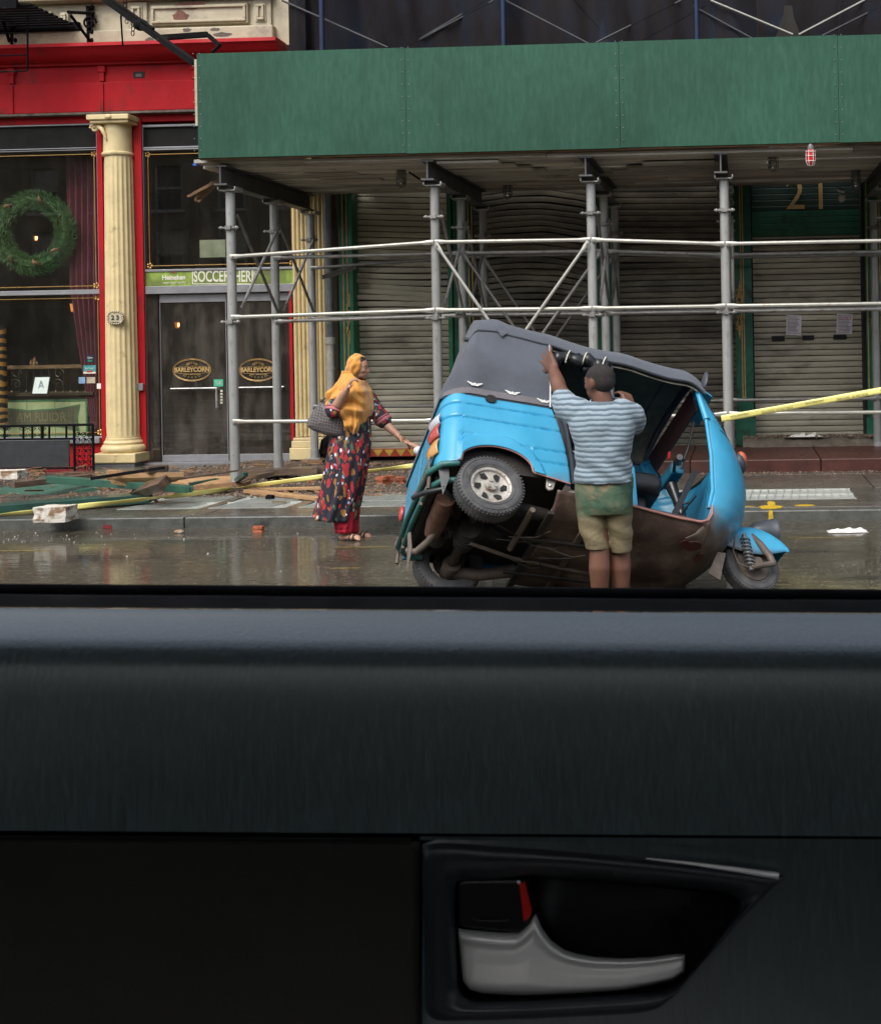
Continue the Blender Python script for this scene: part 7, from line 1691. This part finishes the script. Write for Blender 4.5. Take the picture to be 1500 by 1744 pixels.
# lower edge of the pad is a shallow arc; panels below it
def seam(px):
    if px < 715: return 1425+(px-0)*.006
    return 1429+ (px-715)*.015+max(0, px-900)**1.6*.0006
def lower(u, v):
    px = -500+1215*u; y = seam(px)+4+(1900-seam(px)-4)*v; d = .757+.006*v
    e = min(u*1215, (1-u)*1215, v*470)/10; e = max(0, min(1, e)); return P(px, y, d-.004*math.sqrt(e*(2-e))+.004)
MB().grid(lower, 140, 60).build('lower_panel', M_soft, car, smooth=60)
# backing sheet behind everything with the opening of the handle bowl left free
def Q(px, py, Y=.755): return P(px, py, Y)
bez = [(722, 1440), (860, 1443), (1000, 1453), (1150, 1468), (1260, 1482), (1328, 1492), (1334, 1497), (1320, 1508), (1268, 1560), (1225, 1610), (1185, 1655), (1150, 1695), (1120, 1718), (1080, 1727), (900, 1736), (760, 1740), (735, 1735), (724, 1715), (722, 1600)]
inn = [(776, 1503), (840, 1498), (905, 1491), (1020, 1498), (1140, 1508), (1240, 1521), (1261, 1535), (1258, 1552), (1230, 1590), (1200, 1630), (1172, 1662), (1160, 1677), (1135, 1688), (1080, 1694), (900, 1706), (810, 1707), (788, 1698), (778, 1680), (775, 1600)]
def ringfill(a, b, fa, fb, n=6):
    mb = MB(); k = len(a)
    for i in range(n+1):
        t = i/n
        for j in range(k): mb.v.append(P(a[j][0]+(b[j][0]-a[j][0])*t, a[j][1]+(b[j][1]-a[j][1])*t, fa+(fb-fa)*t if not callable(fa) else fa(t)))
    for i in range(n):
        for j in range(k): c = i*k+j; d = i*k+(j+1) % k; mb.f.append((c, d, d+k, c+k))
    return mb
def dens(pl, n=6):
    o = []; k = len(pl)
    for i in range(k):
        p = [pl[(i-1) % k], pl[i], pl[(i+1) % k], pl[(i+2) % k]]
        for q in range(n):
            t = q/n; lin = tuple(p[1][j]+(p[2][j]-p[1][j])*t for j in (0, 1))
            cr = tuple(.5*(2*p[1][j]+(-p[0][j]+p[2][j])*t+(2*p[0][j]-5*p[1][j]+4*p[2][j]-p[3][j])*t*t+(-p[0][j]+3*p[1][j]-3*p[2][j]+p[3][j])*t**3) for j in (0, 1))
            o.append(tuple(lin[j]*.6+cr[j]*.4 for j in (0, 1)))
    return o
bezd, innd = dens(bez), dens(inn)
ringfill(bezd, innd, lambda t: .7585-.008*math.sin(math.pi*min(1, t*1.02))**.6+.004*t, 0, 10).build('handle_bezel', M_plast, car, smooth=170)
# the bowl: walls going back 35 mm and a floor
bw = ringfill(innd, [(x+(1000-x)*.06, y+(1600-y)*.06) for x, y in innd], .7625, .800, 4); k = len(innd); bw.f.append(tuple(4*k+j for j in range(k))); bw.build('handle_bowl', M_gloss, car, smooth=40)
# the door card right of and under the bezel: ring from the bezel outwards
big = []
for (x, y) in bezd:
    ang = math.atan2(y-1590, x-980); dx, dy = math.cos(ang), math.sin(ang); t = min(((1900 if dx > 0 else 719)-980)/dx if abs(dx) > 1e-6 else 9e9, ((1900 if dy > 0 else 1437)-1590)/dy if abs(dy) > 1e-6 else 9e9)
    X2, Y2 = 980+dx*t, 1590+dy*t
    if dy < 0 and abs(Y2-1437) < 1: Y2 = seam(X2)+1
    elif dx > 0 and Y2 < seam(1900)+1: Y2 = seam(1900)+1
    big.append((X2, Y2))
ringfill(big, bezd, .760, .7595, 4).build('door_card', M_leath, car, smooth=60)
def sheetarc(u, v):
    px = 715+1185*u; return P(px, 1425+(px-750)*.0066+(seam(px)+2-1425-(px-750)*.0066)*v, .7605)
MB().grid(sheetarc, 60, 3).build('pad_lower_edge', M_leath, car, smooth=60)
MB().mm((-2.4, .83, .4), (2.0, .84, 1.30)).build('door_core', M_gloss, car)
MB().tube([P(px, seam(px)+2, .7570+.0035) for px in range(-500, 716, 40)], .0016, 6).build('seam_piping', M_gloss, car)
hl = MB().tube([P(px, py-1.5, .7525) for px, py in ((1100, 1464), (1180, 1473), (1260, 1484), (1326, 1494))], [.0004, .0010, .0016, .0022], 8).build('bezel_highlight', M_silver, car, smooth=170)  # silver strip stands in for the highlight along the bezel edge
# silver pull
top = [(779, 1582), (820, 1586), (860, 1589), (885, 1588), (900, 1574), (912, 1556), (922, 1580), (938, 1602), (960, 1618), (985, 1626), (1015, 1631), (1060, 1633), (1110, 1631), (1150, 1626), (1166, 1626)]
bot = [(788, 1672), (800, 1686), (822, 1692), (850, 1694), (875, 1695), (895, 1695), (915, 1694.5), (935, 1694), (960, 1693), (985, 1692), (1020, 1690), (1060, 1687), (1100, 1680), (1145, 1670), (1166, 1655)]
def at_(pl, u):
    t = u*(len(pl)-1); i = min(len(pl)-2, int(t)); q = t-i; return tuple(pl[i][j]+(pl[i+1][j]-pl[i][j])*q for j in (0, 1))
def pull(u, v):
    a = at_(top, u); b = at_(bot, u); x = a[0]+(b[0]-a[0])*v; y = a[1]+(b[1]-a[1])*v
    e = min(v, 1-v)*2; eu = min(1, u*14, (1-u)*40); dome = (1-(1-min(1, e*3.2))**2)**.5; bulge = .010*dome*(1-(1-eu)**2)**.5
    ridge = .0045*math.exp(-((v-.16)/.10)**2)-.004*max(0, v-.55)*2
    return P(x, y, .772-bulge-ridge-.006*u)
MB().grid(pull, 130, 30).build('door_handle', M_silver, car, smooth=170)
MB().grid(lambda u, v: P(*[(at_(top, .32+.55*u)[j]+(at_(top, .32+.55*u)[j]-(1040, 1570)[j])*.0) for j in (0, 1)], .770+.022*v), 60, 4).build('handle_return', M_silver, car, smooth=170)
# lock rocker with the red mark
lk = [(779, 1506), (790, 1501), (880, 1500), (890, 1504), (904, 1555), (903, 1570), (888, 1588), (870, 1590), (800, 1583), (780, 1578)]
mb = MB().prism([P(x, y, .764) for x, y in lk], (0, .02, 0)); lo = mb.build('lock_rocker', M_gloss, car, bevel=.0015)
MB().tube([P(806, 1563, .7632), P(812, 1568, .7632), P(850, 1569, .7632), P(866, 1567, .7632)], .0006, 5).build('rocker_emboss', M_plast, lo)
MB().prism([P(x, y, .7632) for x, y in ((884, 1505), (893, 1503), (905, 1552), (902, 1562), (892, 1570))], (0, .002, 0)).build('red_mark', M_redmark, lo)
MB().ell(P(883, 1503, .763), (.0012, .001, .0012), nu=8, nv=5).build('rocker_glint_edge', M_silver, lo)  # tiny silver bead stands in for a glint at the corner
# cabin: roof, header, pillars, far side, floor, outer skins, wheels
M_head = mat('grey_headlining', (.50, .50, .48), .9, bump=.1, bs=300)
for a_, b_ in (((-2.3, -1.05), (-1.5, .88)), ((1.2, -1.05), (1.9, .88)), ((-1.5, -1.05), (1.2, -.9)), ((-1.5, -.14), (1.2, .88))):
    MB().mm((a_[0], a_[1], 1.985), (b_[0], b_[1], 2.06)).build('roof', M_carpaint, car); MB().mm((a_[0]+.002, max(-1.0, a_[1]), 1.955), (b_[0]-.002, min(.84, b_[1]), 1.982)).build('headlining', M_head, car)
MB().mm((-1.5, -.9, 2.03), (1.2, -.14, 2.04)).build('added_roof_opening', glass('light_inlet_glass', (.90, .92, .92), .04), car)  # unseen glass opening, added to let daylight onto the door and handle
MB().mm((-2.3, .84, 1.93), (1.9, .90, 1.983)).build('window_header', M_plast, car)
for x in (-1.02, .62): MB().mm((x-.06, .83, 1.30), (x+.06, .90, 1.93)).build('door_pillar', M_plast, car)
for x in (-1.3, 1.1): MB().mm((x-.06, -1.05, 1.30), (x+.06, -.99, 1.95)).build('door_pillar', M_plast, car)
MB().mm((-2.3, -1.06, .35), (1.9, -.98, 1.08)).build('far_door', M_plast, car); MB().mm((-2.3, -.98, .40), (1.9, .84, .45)).build('cabin_floor', M_gloss, car)
MB().mm((-2.36, -1.05, .35), (-2.3, .9, 1.5)).mm((1.9, -1.05, .35), (1.96, .9, 1.35)).build('bulkheads', M_plast, car)
MB().mm((-2.3, .88, .35), (1.9, .915, 1.42)).build('outer_door_skin', M_carpaint, car, bevel=.01)
MB().mm((1.96, -1.0, .35), (3.0, .86, 1.25)).mm((-3.1, -1.0, .35), (-2.36, .86, 1.3)).build('bonnet_and_boot', M_carpaint, car, bevel=.08)
MB().mm((-1.3, -.75, .45), (-.75, .55, 1.30)).build('seat_backrest', M_soft, car, bevel=.06)
for x in (-2.35, 2.1):
    for y in (.78, -.96):
        t_ = MB().lathe([(.20, -.10), (.33, -.12), (.36, -.08), (.36, .08), (.33, .12), (.20, .10)], (x, y, .36), (0, 1, 0), 36).build('wheel', M_rubber, car, smooth=40)
